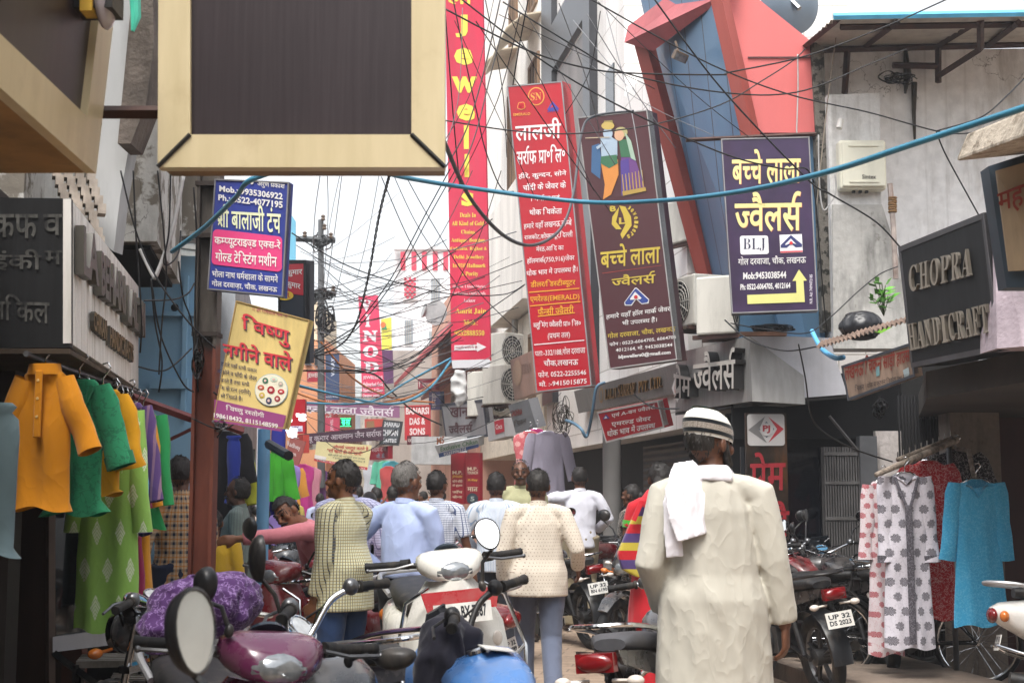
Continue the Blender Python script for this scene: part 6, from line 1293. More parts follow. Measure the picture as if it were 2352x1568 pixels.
def mirror(root, base, head, nrm, sz=(.062, .052), name='mirror', glass=MIRG, shell=BLKP):
    base, head, nrm = Vector(base), Vector(head), Vector(nrm).normalized()
    st = MB(); st.tube([base, base.lerp(head, .35) + Vector((0, 0, .02)), head - Vector((0, 0, sz[1]*.9))], .007, 8)
    st.ell(base, (.014, .014, .02)); mo = part(st, 'mirror', BLKP, root)
    up = Vector((0, 0, 1)); sx = up.cross(nrm).normalized(); uz = nrm.cross(sx)
    Rm = Matrix((sx, nrm, uz)).transposed()
    h = MB(); N = 22; vs = []; rings = [(-.034, .15), (-.030, .55), (-.020, .85), (-.004, .99), (.004, 1.0), (.006, .93), (.003, .90)]
    def sh(a, q): 
        c_, s_ = cos(a), sin(a); return Vector((c_*sz[0]*q*(1 + .12*s_), 0, s_*sz[1]*q))
    for d, q in rings:
        for i in range(N): p = sh(2*pi*i/N, q); vs.append(head + Rm @ Vector((p.x, d, p.z)))
    h.add(vs, [(j*N + i, j*N + (i + 1) % N, (j + 1)*N + (i + 1) % N, (j + 1)*N + i) for j in range(len(rings) - 1) for i in range(N)] + [tuple(range(N - 1, -1, -1))])
    part(h, 'mirror_shell', shell, mo, 60)
    g_ = MB(); g_.add([head + Rm @ (sh(2*pi*i/N, .9) + Vector((0, .0035, 0))) for i in range(N)], [tuple(range(N))]); part(g_, 'mirror_glass', glass, mo); return mo
def plate(root, c, w, h, R, lines, back=False):
    b = MB(); b.box(c, (w, .004, h), R); po = part(b, 'number_plate', PLATE, root, 0)
    t = MB(); n = len(lines)
    for i, s_ in enumerate(lines):
        V, Fc = text2d(s_, .03); x0 = min(p[0] for p in V); x1 = max(p[0] for p in V); y0 = min(p[1] for p in V); y1 = max(p[1] for p in V)
        sx = w*.82/(x1 - x0); hh = h*.62/n; sgn = -1 if back is False else 1
        t.add([Vector(c) + R @ Vector((((p[0] - x0)*sx - w*.41)*(1 if back else -1), -.0035 if back else .0035, h*.36 - i*(h*.78/n) - hh + (p[1] - y0)/(y1 - y0)*hh)) for p in V], Fc)
    part(t, 'lettering', INK, po, 0); return po
def loft(b, secs, n=16, cap=True):
    """secs: (center, half width, half height, exponent) with superellipse sections in the XZ plane along Y"""
    vs = []
    for c, rx, rz, e in secs:
        for i in range(n):
            a = 2*pi*i/n; ca, sa = cos(a), sin(a)
            vs.append(Vector(c) + Vector((rx*math.copysign(abs(ca)**e, ca), 0, rz*math.copysign(abs(sa)**e, sa))))
    N = len(secs); fs = [(j*n + i, (j + 1)*n + i, (j + 1)*n + (i + 1) % n, j*n + (i + 1) % n) for j in range(N - 1) for i in range(n)]
    if cap: fs += [tuple(range(n)), tuple(range((N) * n - 1, (N - 1)*n - 1, -1))]
    return b.add(vs, fs)
def motorcycle(label, u, Y, yaw, color='1c1d20', lean=8, spoked=False, plate_t=('UP 32', 'DS 2023'), mirrors=True, style='commuter', rack=True, group=None, guard=True, dial=DIAL, loc=None, barz=0.0, tailc=None, seatc=SEAT, steer=0, cowl=True, gaugetilt=.5):
    root = empty('motorcycle', loc or (GX(u, Y), Y, 0), radians(yaw), label, 'motorcycle', group, ry=radians(-lean))
    C = color
    wheel(root, -.63, .305, .05, spoked); 
    # frame, engine, exhaust
    b = MB()
    b.tube([(0, .40, .86), (0, .20, .60), (0, .18, .34), (0, -.20, .30)], .018, 8); b.tube([(0, .40, .90), (0, .0, .80), (0, -.45, .74), (0, -.78, .78)], .018, 8)
    for s in (-1, 1): b.tube([(s*.09, -.63, .30), (s*.07, -.22, .38)], .018, 6); b.tube([(s*.12, -.60, .33), (s*.13, -.47, .72)], .022, 8); b.tube([(s*.07, -.22, .36), (s*.1, -.48, .72)], .012, 6)
    part(b, 'frame', BLACK, root)
    b = MB(); b.box((0, -.02, .40), (.26, .34, .2)); 
    for i in range(6): b.box((0, .10, .50 + i*.025), (.18, .17, .010))
    b.box((0, .10, .56), (.12, .13, .16)); b._lathe((-.16, -.02, .38), (1, 0, 0), [(0, .07), (.02, .10), (.30, .10), (.32, .07)], 18); o = part(b, 'engine', ENG, root)
    b = MB(); b.tube([(.06, .17, .54), (.08, .27, .42), (.12, .16, .27), (.14, -.15, .26), (.15, -.40, .30), (.16, -.85, .38)], [.018, .018, .018, .02, .035, .038], 10); part(b, 'exhaust', mat('55504b', .3, .8, .3, 10, dirt=.5), root)
    b = MB(); b.tube([(-.2, -.05, .28), (.2, -.05, .28)], .012, 6); b.tube([(-.16, -.35, .33), (.17, -.35, .33)], .012, 6)
    b.tube([(-.10, -.08, .27), (-.22, -.02, .0)], .011, 6); part(b, 'footrest', BLACK, root)
    # tank, seat, side panels, tail
    b = MB(); loft(b, [((0, .38, .83), .06, .05, .8), ((0, .33, .84), .12, .085, .75), ((0, .18, .855), .145, .105, .75), ((0, .0, .84), .135, .09, .8), ((0, -.12, .80), .09, .06, .9), ((0, -.16, .785), .06, .03, 1)]); part(b, 'fuel_tank', PNT, root, 50, C)
    b = MB(); b._lathe((0, .17, .955), (0, 0, 1), [(0, .035), (.012, .035), (.016, .028)], 16); part(b, 'filler_cap', CHROME, root)
    b = MB(); loft(b, [((0, -.08, .80), .06, .025, .8), ((0, -.18, .79), .11, .04, .7), ((0, -.35, .785), .135, .05, .6), ((0, -.55, .82), .125, .045, .6), ((0, -.74, .835), .105, .04, .6), ((0, -.80, .83), .07, .025, .8)]); part(b, 'seat', seatc, root, 50)
    for s in (-1, 1):
        b = MB(); b.prism([(s*.115, -.10, .72), (s*.12, -.12, .56), (s*.125, -.35, .52), (s*.125, -.52, .66), (s*.115, -.50, .75)], (s*.018, 0, 0)); part(b, 'side_panel', PNT, root, 30, C)
        b = MB(); b.prism([(s*.10, -.48, .76), (s*.11, -.55, .68), (s*.085, -.92, .76), (s*.075, -.95, .82), (s*.10, -.75, .80)], (s*.015, 0, 0)); part(b, 'tail_panel', PNT, root, 30, tailc or C)
    b = MB(); b.box((0, -.965, .775), (.16, .05, .075)); b.ell((0, -.985, .775), (.08, .025, .038)); part(b, 'tail_light', REDL, root, 60)
    b = MB(); pts = [(0, -.63 - .335*cos(a), .305 + .335*sin(a)) for a in [radians(q) for q in (130, 110, 90, 70, 50, 30, 12, -4)]]; b.tube(pts, [(.012, .075)]*8, 8, up=(1, 0, 0)); part(b, 'rear_mudguard', BLKP, root)
    R = Matrix.Rotation(radians(-18), 3, 'X'); plate(root, Vector((0, -1.0, .60)), .20, .11, Matrix.Rotation(radians(-14), 3, 'X'), plate_t, back=True)
    for s in (-1, 1):
        b = MB(); b.tube([(s*.05, -.93, .70), (s*.13, -.95, .70)], .009, 6); b.ell((s*.155, -.955, .70), (.036, .028, .022)); part(b, 'indicator', CLR, root, 60)
    if rack:
        b = MB(); b.tube(spline([(.12, -.42, .80), (.145, -.60, .87), (.13, -.88, .91), (0, -.96, .915), (-.13, -.88, .91), (-.145, -.60, .87), (-.12, -.42, .80)], 5), .011, 8); part(b, 'grab_rail', BLACK if style == 'sport' else CHROME, root)
    # steering
    fr = empty('steering', (0, .40, 0)); fr.parent = root; fr.rotation_euler = (0, 0, radians(steer)); fr['_o'] = (0, 0, 0)
    def sh(p): return Vector(p) - Vector((0, .40, 0))
    st = fr if steer else root
    f = (lambda p: sh(p)) if steer else Vector
    if not steer: bpy.data.objects.remove(fr)
    class T_:  # shift helper
        pass
    w0 = wheel(st, f((0, .64, 0)).y, .305, .045, spoked)
    b = MB()
    for s in (-1, 1): b.tube([f((s*.085, .64, .30)), f((s*.085, .50, .66))], .026, 10); b.tube([f((s*.085, .50, .66)), f((s*.085, .41, .95))], .017, 10)
    b.box(f((0, .43, .93)), (.22, .06, .03)); b.box(f((0, .475, .72)), (.22, .06, .03)); part(b, 'fork', CHROME if spoked else BLACK, st)
    b = MB(); pts = [f((0, .64 - .335*cos(a), .305 + .335*sin(a))) for a in [radians(q) for q in (25, 45, 70, 95, 120, 142)]]; b.tube(pts, [(.010, .055), (.014, .062), (.014, .064), (.014, .064), (.014, .06), (.010, .045)], 8, up=(1, 0, 0)); part(b, 'front_mudguard', PNT, st, 50, C)
    z = barz
    b = MB(); hb = [(-.34, .27, 1.02 + z), (-.24, .30, 1.03 + z), (-.16, .37, 1.00 + z), (-.06, .42, .96), (.06, .42, .96), (.16, .37, 1.00 + z), (.24, .30, 1.03 + z), (.34, .27, 1.02 + z)]
    b.tube(spline([f(p) for p in hb], 5), .012, 10); ho = part(b, 'handlebar', CHROME if style != 'sport' else BLACK, st)
    for s in (-1, 1):
        b = MB(); p0, p1 = f((s*.24, .30, 1.03 + z)), f((s*.375, .258, 1.018 + z)); d = (p1 - p0)
        b.tube([p0, p0 + d*.1, p0 + d*.12] + [p0 + d*(.15 + .08*i) for i in range(10)] + [p1, p1 + d*.03], [.022, .022, .0165] + [.0175 if i % 2 else .0165 for i in range(10)] + [.02, .017], 10); part(b, 'grip', RUBBER, ho)
        b = MB(); b.ell(f((s*.215, .315, 1.035 + z)), (.030, .028, .030)); b.tube([f((s*.20, .34, 1.03 + z)), f((s*.27, .37, 1.02 + z)), f((s*.37, .33, 1.0 + z))], .006, 6); part(b, 'brake_lever', BLACK if style == 'sport' else ALLOY, ho)
        if mirrors: mirror(st, f((s*.215, .33, 1.05 + z)), f((s*.36, .34, 1.24 + z)), (-s*.10, -1, .06))
        b = MB(); b.tube([f((s*.09, .56, .80)), f((s*.17, .55, .80))], .008, 6); b.ell(f((s*.195, .55, .80)), (.034, .03, .022)); part(b, 'indicator', CLR if style == 'sport' else AMB, st, 60)
    for q in (-1, 1):
        b = MB(); b.tube([f((q*.2, .33, 1.02 + z)), f((q*.12, .50, 1.0)), f((q*.06, .50, .85)), f((0, .42, .70))], .005, 6); part(b, 'cable', BLACK, st)
    if cowl:
        b = MB(); loft(b, [(f((0, .44, .92)), .12, .10, .8), (f((0, .52, .90)), .135, .12, .75), (f((0, .60, .87)), .11, .09, .8), (f((0, .64, .85)), .06, .05, 1)]); part(b, 'headlight_cowl', PNT, st, 50, C)
        b = MB(); b.prism([f(p) for p in ((-.11, .50, 1.0), (.11, .50, 1.0), (.08, .46, 1.10), (-.08, .46, 1.10))], (0, .008, .004)); part(b, 'windscreen', glass_dark('20242a', .06), st, 0)
        b = MB(); b.ell(f((0, .60, .85)), (.085, .06, .065)); part(b, 'headlight', LENS, st, 60)
    else:
        b = MB(); b.ell(f((0, .52, .86)), (.095, .09, .095)); part(b, 'headlight_bowl', PNT, st, 60, C); b = MB(); b._lathe(f((0, .56, .86)), (0, 1, -.05), [(0, .094), (.03, .094), (.036, .088)], 24); part(b, 'headlight_ring', CHROME, st, 60); b = MB(); b.ell(f((0, .585, .857)), (.082, .03, .082)); part(b, 'headlight', LENS, st, 60)
    g = MB(); gx = Vector((0, -sin(gaugetilt), cos(gaugetilt)))
    for s in ((-.06, .06) if not cowl else (0,)):
        g._lathe(f((s, .45, .985)), gx, [(-.05, .04), (0, .055), (.022, .056)], 20)
    go = part(g, 'gauge', BLACK, st)
    for s in ((-.06, .06) if not cowl else (0,)):
        b = MB(); b.torus(f((s, .45, .985)) + gx*.024, gx, .053, .005, 24, 6); part(b, 'gauge_ring', CHROME, go); b = MB(); b._lathe(f((s, .45, .985)) + gx*.022, gx, [(0, .05), (.002, .05)], 24); part(b, 'dial', dial if s <= 0 else DIALW, go)
    if guard:
        b = MB()
        for s in (-1, 1): b.tube(spline([(s*.06, .20, .30), (s*.28, .24, .34), (s*.30, .25, .50), (s*.22, .25, .62), (s*.05, .24, .64)], 4), .012, 8)
        part(b, 'crash_guard', CHROME if style != 'sport' else BLACK, root)
    return root
def scooter(label, u, Y, yaw, color='dcd9d2', lean=8, plate_t=('UP 32 BX', '7587'), inner='2a2b2e', mirrors=True, loc=None, front_plate=True, group=None, guard=True, steer=0, apron_red=False, glass=MIRG):
    root = empty('scooter', loc or (GX(u, Y), Y, 0), radians(yaw), label, 'scooter', group, ry=radians(-lean)); C = color
    wheel(root, -.56, .215, .05); wheel(root, .62, .215, .045)
    b = MB(); loft(b, [((0, .80, .34), .035, .05, .9), ((0, .72, .42), .075, .05, .8), ((0, .60, .46), .085, .045, .8), ((0, .48, .42), .075, .05, .8), ((0, .42, .34), .05, .05, .9)]); part(b, 'front_mudguard', PNT, root, 50, C)
    b = MB(); b.tube([(0, .62, .215), (.07, .60, .30), (0, .44, .80), (0, .40, .98)], .024, 8); part(b, 'fork', BLACK, root)
    # apron: curved shield
    b = MB(); vs = []; prof = [(.36, .16), (.45, .215), (.58, .235), (.72, .22), (.84, .165), (.92, .10)]; n = 11
    for layer in (0, .035):
        for z, w in prof:
            for i in range(n):
                t = -1 + 2*i/(n - 1); vs.append(Vector((t*w, .47 + (.90 - z)*.0 + .13*(1 - t*t) - (z - .36)*.12 - layer - .05*(t*t), z)))
    m_ = len(prof)*n
    fs = []
    for j in range(len(prof) - 1):
        for i in range(n - 1): a = j*n + i; fs += [(a, a + n, a + n + 1, a + 1), (m_ + a, m_ + a + 1, m_ + a + n + 1, m_ + a + n)]
    for j in range(len(prof) - 1):
        for i in (0, n - 1): a = j*n + i; fs.append((a, a + n, m_ + a + n, m_ + a))
    for i in range(n - 1):
        for j in (0, len(prof) - 1): a = j*n + i; fs.append((a, a + 1, m_ + a + 1, m_ + a))
    b.add(vs, fs); part(b, 'apron', PNT, root, 50, C)
    b = MB(); b.box((0, .10, .30), (.34, .62, .06)); part(b, 'floorboard', mat(inner, .7, 0, .2, 8, dirt=.5), root, 0)
    b = MB(); b.prism([(-.15, .38, .36), (.15, .38, .36), (.10, .36, .88), (-.10, .36, .88)], (0, -.03, 0)); part(b, 'leg_shield', mat(inner, .6, 0, .2, 8, dirt=.4), root, 0)
    b = MB(); loft(b, [((0, -.10, .52), .14, .19, .7), ((0, -.25, .56), .19, .20, .65), ((0, -.50, .60), .205, .18, .65), ((0, -.75, .66), .17, .13, .7), ((0, -.92, .70), .10, .07, .85), ((0, -.97, .71), .05, .03, 1)]); part(b, 'body_panel', PNT, root, 50, C)
    b = MB(); loft(b, [((0, -.02, .74), .09, .03, .8), ((0, -.12, .765), .13, .05, .7), ((0, -.40, .79), .15, .055, .6), ((0, -.70, .83), .13, .05, .6), ((0, -.82, .83), .08, .03, .8)]); part(b, 'seat', SEAT, root, 50)
    b = MB(); b.tube(spline([(.14, -.60, .80), (.16, -.78, .87), (.10, -.97, .89), (-.10, -.97, .89), (-.16, -.78, .87), (-.14, -.60, .80)], 5), .014, 8); part(b, 'grab_rail', mat('a9a9ab', .35, .5, .1, 8), root)
    b = MB(); b.ell((0, -.955, .69), (.11, .035, .05)); part(b, 'tail_light', REDL, root, 60)
    plate(root, Vector((0, -.93, .52)), .20, .10, Matrix.Rotation(radians(-14), 3, 'X'), plate_t, back=True)
    b = MB(); b.box((.13, -.50, .26), (.12, .5, .16)); b.tube([(.18, -.30, .22), (.19, -.9, .30)], .045, 10); part(b, 'engine', ENG, root)
    b = MB(); b.tube([(-.10, -.05, .28), (-.2, .0, .0)], .012, 6); part(b, 'side_stand', BLACK, root)
    # handlebar
    b = MB(); loft(b, [((0, .30, 1.00), .10, .035, .8), ((0, .36, 1.0), .15, .052, .6), ((0, .42, .99), .145, .058, .6), ((0, .48, .965), .10, .05, .65), ((0, .51, .95), .06, .035, 1)]); part(b, 'handlebar_cowl', PNT, root, 50, C)
    b = MB(); b.ell((0, .475, .955), (.088, .05, .05)); part(b, 'headlight', LENS, root, 60)
    b = MB(); b._lathe((0, .32, 1.035), (0, -.6, .8), [(0, .06), (.012, .055)], 20); part(b, 'gauge', mat('2a3540', .15), root)
    b = MB(); b.tube([(-.30, .27, 1.0), (-.14, .35, .99), (.14, .35, .99), (.30, .27, 1.0)], .013, 8); ho = part(b, 'handlebar', BLACK, root)
    for s in (-1, 1):
        b = MB(); p0, p1 = Vector((s*.17, .335, 1.0)), Vector((s*.355, .25, 1.0)); d = p1 - p0; b.tube([p0, p0 + d*.2, p0 + d*.22] + [p0 + d*(.28 + .07*i) for i in range(10)] + [p1], [.024, .022, .017] + [.0175 if i % 2 else .0165 for i in range(10)] + [.02], 10); part(b, 'grip', RUBBER, ho)
        b = MB(); b.tube([(s*.16, .38, 1.0), (s*.24, .36, .985), (s*.35, .31, .985)], .007, 6); b.ell((s*.355, .308, .985), (.01, .01, .01)); part(b, 'brake_lever', ALLOY, ho)
        if mirrors: mirror(root, (s*.17, .35, 1.03), (s*.30, .34, 1.22), (-s*.10, -1, .05), (.058, .07), glass=glass)
        b = MB(); b.ell((s*.16, .515, .66), (.028, .010, .032), Matrix.Rotation(-s*.5, 3, 'Z')); part(b, 'indicator', CLR, root, 60)
        b = MB(); b.ell((s*.13, -.90, .68), (.035, .03, .035)); part(b, 'indicator', AMB, root, 60)
    if front_plate: plate(root, Vector((0, .606, .79)), .25, .085, Matrix.Rotation(radians(8), 3, 'X'), ('UP 32  BX 7587',) if plate_t[0][:5] == 'UP 32' else plate_t[:1])
    if apron_red:
        b = MB(); b.prism([(-.15, .585, .80), (.15, .585, .80), (.17, .57, .885), (-.17, .57, .885)], (0, .012, 0)); o = part(b, 'apron_badge', PNT, root, 0, 'a3161e')
    if guard:
        b = MB()
        for s in (-1, 1): b.tube([(s*.10, .60, .40), (s*.26, .56, .44), (s*.285, .50, .62), (s*.22, .46, .84), (s*.12, .50, .90)], .009, 8); b.tube([(s*.16, .0, .30), (s*.26, -.10, .30), (s*.30, -.5, .36), (s*.26, -.85, .46), (s*.12, -.95, .50)], .010, 8); b.tube([(s*.285, .50, .62), (s*.16, .56, .52)], .008, 6)
        part(b, 'crash_guard', CHROME, root)
    return root
def bicycle(label, u, Y, yaw, lean=6, loc=None, group=None):
    root = empty('bicycle', loc or (GX(u, Y), Y, 0), radians(yaw), label, 'bicycle', group, ry=radians(-lean))
    for y in (-.52, .56): 
        t = MB(); t.torus((0, y, .33), (1, 0, 0), .315, .018, 36, 8); wo = part(t, 'wheel', RUBBER, root); t = MB(); t.torus((0, y, .33), (1, 0, 0), .292, .010, 36, 6)
        for i in range(28): a = 2*pi*i/28; a2 = a + (.9 if i % 2 else -.9); t.tube([((.03 if i % 4 < 2 else -.03), y + cos(a2)*.025, .33 + sin(a2)*.025), (0, y + cos(a)*.29, .33 + sin(a)*.29)], .0016, 4)
        t._lathe((-.05, y, .33), (1, 0, 0), [(0, .02), (.1, .02)], 10); part(t, 'spokes', CHROME, wo)
        b = MB(); b.torus((0, y, .33), (1, 0, 0), .35, .015, 14, 6, (radians(-10), radians(125)) if y > 0 else (radians(20), radians(175))); part(b, 'mudguard', BLACK, root)
    b = MB(); b.tube([(0, .40, .80), (0, -.10, .78)], .014, 8); b.tube([(0, .42, .70), (0, .0, .30)], .015, 8); b.tube([(0, -.12, .86), (0, .0, .30)], .014, 8); b.tube([(0, .38, .90), (0, .43, .66), (0, .56, .33)], .013, 8)
    for s in (-1, 1): b.tube([(s*.05, -.52, .33), (s*.02, 0, .30)], .009, 6); b.tube([(s*.05, -.52, .33), (s*.02, -.11, .76)], .008, 6)
    part(b, 'frame', BLACK, root); b = MB(); b.tube([(-.28, .18, .96), (-.26, .34, .98), (-.08, .40, .96), (.08, .40, .96), (.26, .34, .98), (.28, .18, .96)], .011, 8); part(b, 'handlebar', CHROME, root)
    b = MB(); loft(b, [((0, .02, .90), .02, .02, 1), ((0, -.08, .905), .04, .03, .9), ((0, -.18, .91), .09, .035, .8), ((0, -.26, .91), .08, .03, .9)]); part(b, 'saddle', SEAT, root, 50)
    b = MB(); b.box((0, -.56, .72), (.14, .36, .012)); b.tube([(.06, -.72, .72), (.05, -.52, .33)], .005, 6); b.tube([(-.06, -.72, .72), (-.05, -.52, .33)], .005, 6); part(b, 'carrier', CHROME, root, 0)
    b = MB(); b._lathe((.04, 0, .30), (1, 0, 0), [(0, .085), (.006, .085)], 20); b.tube([(.06, 0, .30), (.09, .10, .16), (.16, .10, .16)], .009, 6); b.tube([(-.05, 0, .30), (-.09, -.10, .44), (-.16, -.10, .44)], .009, 6); part(b, 'crank', ALLOY, root)
    return root
# ---- foreground
def local(root, p):
    M = Matrix.LocRotScale(root.location, root.rotation_euler, Vector((1, 1, 1))); return M.inverted() @ Vector(p)
def localdir(root, d): return root.rotation_euler.to_matrix().inverted() @ Vector(d)
def add_mirror(root, base, head, nrm, sz, **kw): return mirror(root, local(root, base), local(root, head), localdir(root, nrm), sz, **kw)
scooter('white scooter facing the camera with a red badge strip and number plate', 0, 0, 193, 'd9d7cf', lean=-5, apron_red=True, loc=(GX(1085, 6.9) - .12, 7.55, 0), mirrors=False).scale = (1.12, 1.12, 1.12)
r = motorcycle('blue and black motorcycle with locked bars and a black cloth over its lamp', 0, 0, 12, '4a7fc0', lean=17, loc=(.19, 4.70, 0), plate_t=('UP 32', 'CL 4410'), barz=.06, cowl=True, gaugetilt=.7, steer=58, mirrors=False, tailc='5a1016', style='sport')
add_mirror(r, P(1108, 1345, 5.1), P(1120, 1226, 5.1), (.02, -1, .42), (.045, .062))
b = MB(); b.box((.06, .12, .955), (.10, .13, .004), Matrix.Rotation(.42, 3, 'Y')); part(b, 'sticker', PLATE, r, 0)
V, Fc = text2d('Passion', .02); mx = max(p[0] for p in V); b = MB(); b.add([Vector((-.148 - .004*abs(p[0]/mx - .5), .02 + .26*(1 - p[0]/mx) - .02, .82 + p[1]*.075)) for p in V], Fc); part(b, 'lettering', PLATE, r, 0)
cl = MB(); cl.tube([P(1035, 1418, 4.95), P(1020, 1440, 4.90), P(1015, 1510, 4.85), P(1012, 1610, 4.85)], [(.035, .03), (.065, .05), (.085, .06), (.08, .05)], 14); cl.tube([P(1040, 1425, 4.95), P(1080, 1455, 4.9), P(1088, 1520, 4.9)], [(.03, .03), (.035, .035), (.02, .02)], 10); cl = fuse(cl, .012, 4); wrinkle(cl, .022, 15, 2); tag(cl.build('black_cloth', cloth('22212c'), org='c', smooth=True), 'black cloth draped over the headlamp of the blue motorcycle', 'cloth')
r = motorcycle('black motorcycle with a round blue dial and high chrome bars, bottom left centre', 0, 0, 20, '22252a', lean=8, loc=(-.42, 4.42, 0), dial=DIAL, spoked=True, cowl=False, barz=.07, mirrors=False, gaugetilt=.95, plate_t=('UP 32', 'AE 9081'), guard=False, steer=50)
add_mirror(r, P(652, 1432, 4.5), P(597, 1282, 4.5), (.85, .45, 0), (.045, .075)); add_mirror(r, P(800, 1518, 4.3), P(908, 1512, 4.3), (.15, 1, .1), (.065, .034))
r = scooter('dusty magenta scooter with a black mirror at the lower left', 0, 0, 204, '5c1c44', lean=4, loc=(-.90, 4.40, 0), inner='4a4648', front_plate=False, mirrors=False)
add_mirror(r, P(526, 1448, 3.98), P(474, 1342, 3.98), (.45, .9, 0), (.036, .050))
r = scooter('scooter showing only its big grey mirror in front of the purple cloth', 0, 0, 80, '1c1d20', lean=0, loc=(-.19, 1.86, 0), guard=False, mirrors=False)
mh = P(445, 1450, 2.2); add_mirror(r, mh + Vector((.07, -.02, -.19)), mh, (.93, -.36, .10), (.056, .068), glass=mat('d5d8d2', .25, .5, .15, 6))
scooter('maroon scooter under the man in pink with its lamp to the camera', 0, 0, 150, '6e141f', lean=4, loc=(GX(690, 8.6), 9.1, 0), mirrors=True, plate_t=('UP 32 BK', '4127'), front_plate=False)
scooter('maroon scooter parked beside the stout man', 880, 9.3, 66, '6a1822', lean=6, front_plate=False, mirrors=False, plate_t=('UP 32', 'BZ 0089'))
motorcycle('black motorcycle with a red tail lamp in front of the blue shirted man', 850, 9.9, -14, '1c1d20', lean=6, plate_t=('UP 32', 'CN 0089'), mirrors=False)
motorcycle('silver and black motorcycle parked under the purple cloth', 0, 0, 62, '3a3c40', lean=5, loc=(GX(560, 6.0), 6.0, 0), spoked=True, mirrors=False, cowl=False, plate_t=('UP 32', 'AF 2210'))
pc = MB(); pc.tube([P(372, 1440, 5.35), P(410, 1402, 5.35), P(450, 1392, 5.35), P(520, 1388, 5.45), P(560, 1396, 5.5), P(582, 1412, 5.5)], [(.08, .07), (.12, .11), (.115, .12), (.12, .13), (.10, .11), (.05, .06)], 14); pc.tube([P(385, 1415, 5.3), P(382, 1460, 5.25), P(385, 1500, 5.25)], [(.09, .06), (.09, .05), (.06, .03)], 12)
pc = fuse(pc, .012, 4); wrinkle(pc, .030, 15, 5, .9); tag(pc.build('purple_cloth', cloth('4a2c5c', 'damask', '8f74a4', sc=1.2), org='c', smooth=True), 'purple printed cloth bundled over a parked motorcycle seat', 'cloth')
motorcycle('motorcycle with a grey seat and chrome rack left of the cream kurta', 0, 0, -24, '26262a', lean=5, loc=(.79, 6.62, 0), rack=True, mirrors=False, spoked=True, seatc=mat('4a4a4e', .6, 0, .2, 10, dirt=.4), plate_t=('UP 32', 'EB 5520'))
motorcycle('black sports motorcycle facing the camera beside the striped cloth bag', 0, 0, 158, '2b2c2f', lean=6, style='sport', mirrors=False, plate_t=('UP 32', 'DP 4121'), loc=(GX(1462, 14.0), 14.1, 0))
motorcycle('black motorcycle with number plate UP 32 DS 2023 right of the kurta', 0, 0, 14, '1d1d20', lean=8, style='sport', plate_t=('UP 32', 'DS 2023'), mirrors=False, loc=(2.10, 10.95, 0), rack=True)
bx = motorcycle('black motorcycle with a side box behind the white printed kurta', 1955, 12.0, 8, '1d1d20', lean=6, plate_t=('UP 32', 'CX 3308'))
b = MB(); b.box((.26, -.62, .62), (.2, .46, .40)); b = evalmods(b, [('BEVEL', dict(width=.06, segments=3))]); bo = part(b, 'pannier', BLKP, bx, 40); b = MB(); b.box((.26, -.86, .66), (.14, .012, .08)); part(b, 'reflector', REDL, bo, 0)
motorcycle('red motorcycle parked deeper by the grey folding gate', 1855, 12.2, 30, '6a1219', lean=6, plate_t=('UP 32', 'BR 7714'))
motorcycle('black motorcycle with raised bars beside the dark poster', 1800, 12.0, 50, '1d1d20', lean=6, style='sport', plate_t=('UP 32', 'AT 6121'))
bicycle('bicycle behind the hanging white printed kurta', 2075, 11.3, 70, 6)
bicycle('bicycle at the foot of the steps on the lower left', 0, 0, 172, 5, loc=(GX(385, 5.6), 6.3, 0))
scooter('white scooter tail cut off by the right frame edge', 0, 0, -100, 'd9d7d2', lean=6, loc=(3.98, 8.94, 0), plate_t=('UP 32', 'FA 2217'), guard=True, mirrors=False)
# ---- further bikes along both sides
base = motorcycle('dark motorcycle parked at the right shops behind the checked shirt', 1062, 15.5, 40, '2a2b2f', lean=8, plate_t=('UP 32', 'BN 6190'))
def again(src, label, u, Y, yaw, col):
    c_ = copy_tree(src); c_.location = (GX(u, Y), Y, 0); c_.rotation_euler.z = radians(yaw); c_['label'] = label
    for q in c_.children_recursive:
        if q.get('_paint'): q.color = lin(col)
    return c_
for lab, u, Y, yaw, col in (('black motorcycle behind the striped shirt', 1098, 13.6, 30, '1b1c20'), ('maroon motorcycle under the seated man in yellow', 1062, 18.6, 70, '6a1822'), ('grey motorcycle parked behind the pink jumper', 690, 13.5, 160, '55585c'), ('red motorcycle parked left of the blue post', 620, 13.2, 165, '8a2020'), ('black motorcycle by the far left clothes', 655, 17.5, 150, '1b1c20'), ('blue motorcycle deep on the left side of the lane', 690, 21, 150, '2f4a80'), ('silver motorcycle between the burqa and the blue shirt', 868, 13.0, 10, '8a8c90'), ('black motorcycle ahead of the white shirt man', 1300, 14.4, 20, '1b1c20'), ('dark red motorcycle by the round column', 1390, 16.4, 120, '5a141c'), ('black motorcycle between the woman in red and the column', 1470, 12.6, 150, '202124'), ('black motorcycle at the foot of the grey gate', 1935, 12.3, 70, '202226')): again(base, lab, u, Y, yaw, col)
WRAP = False
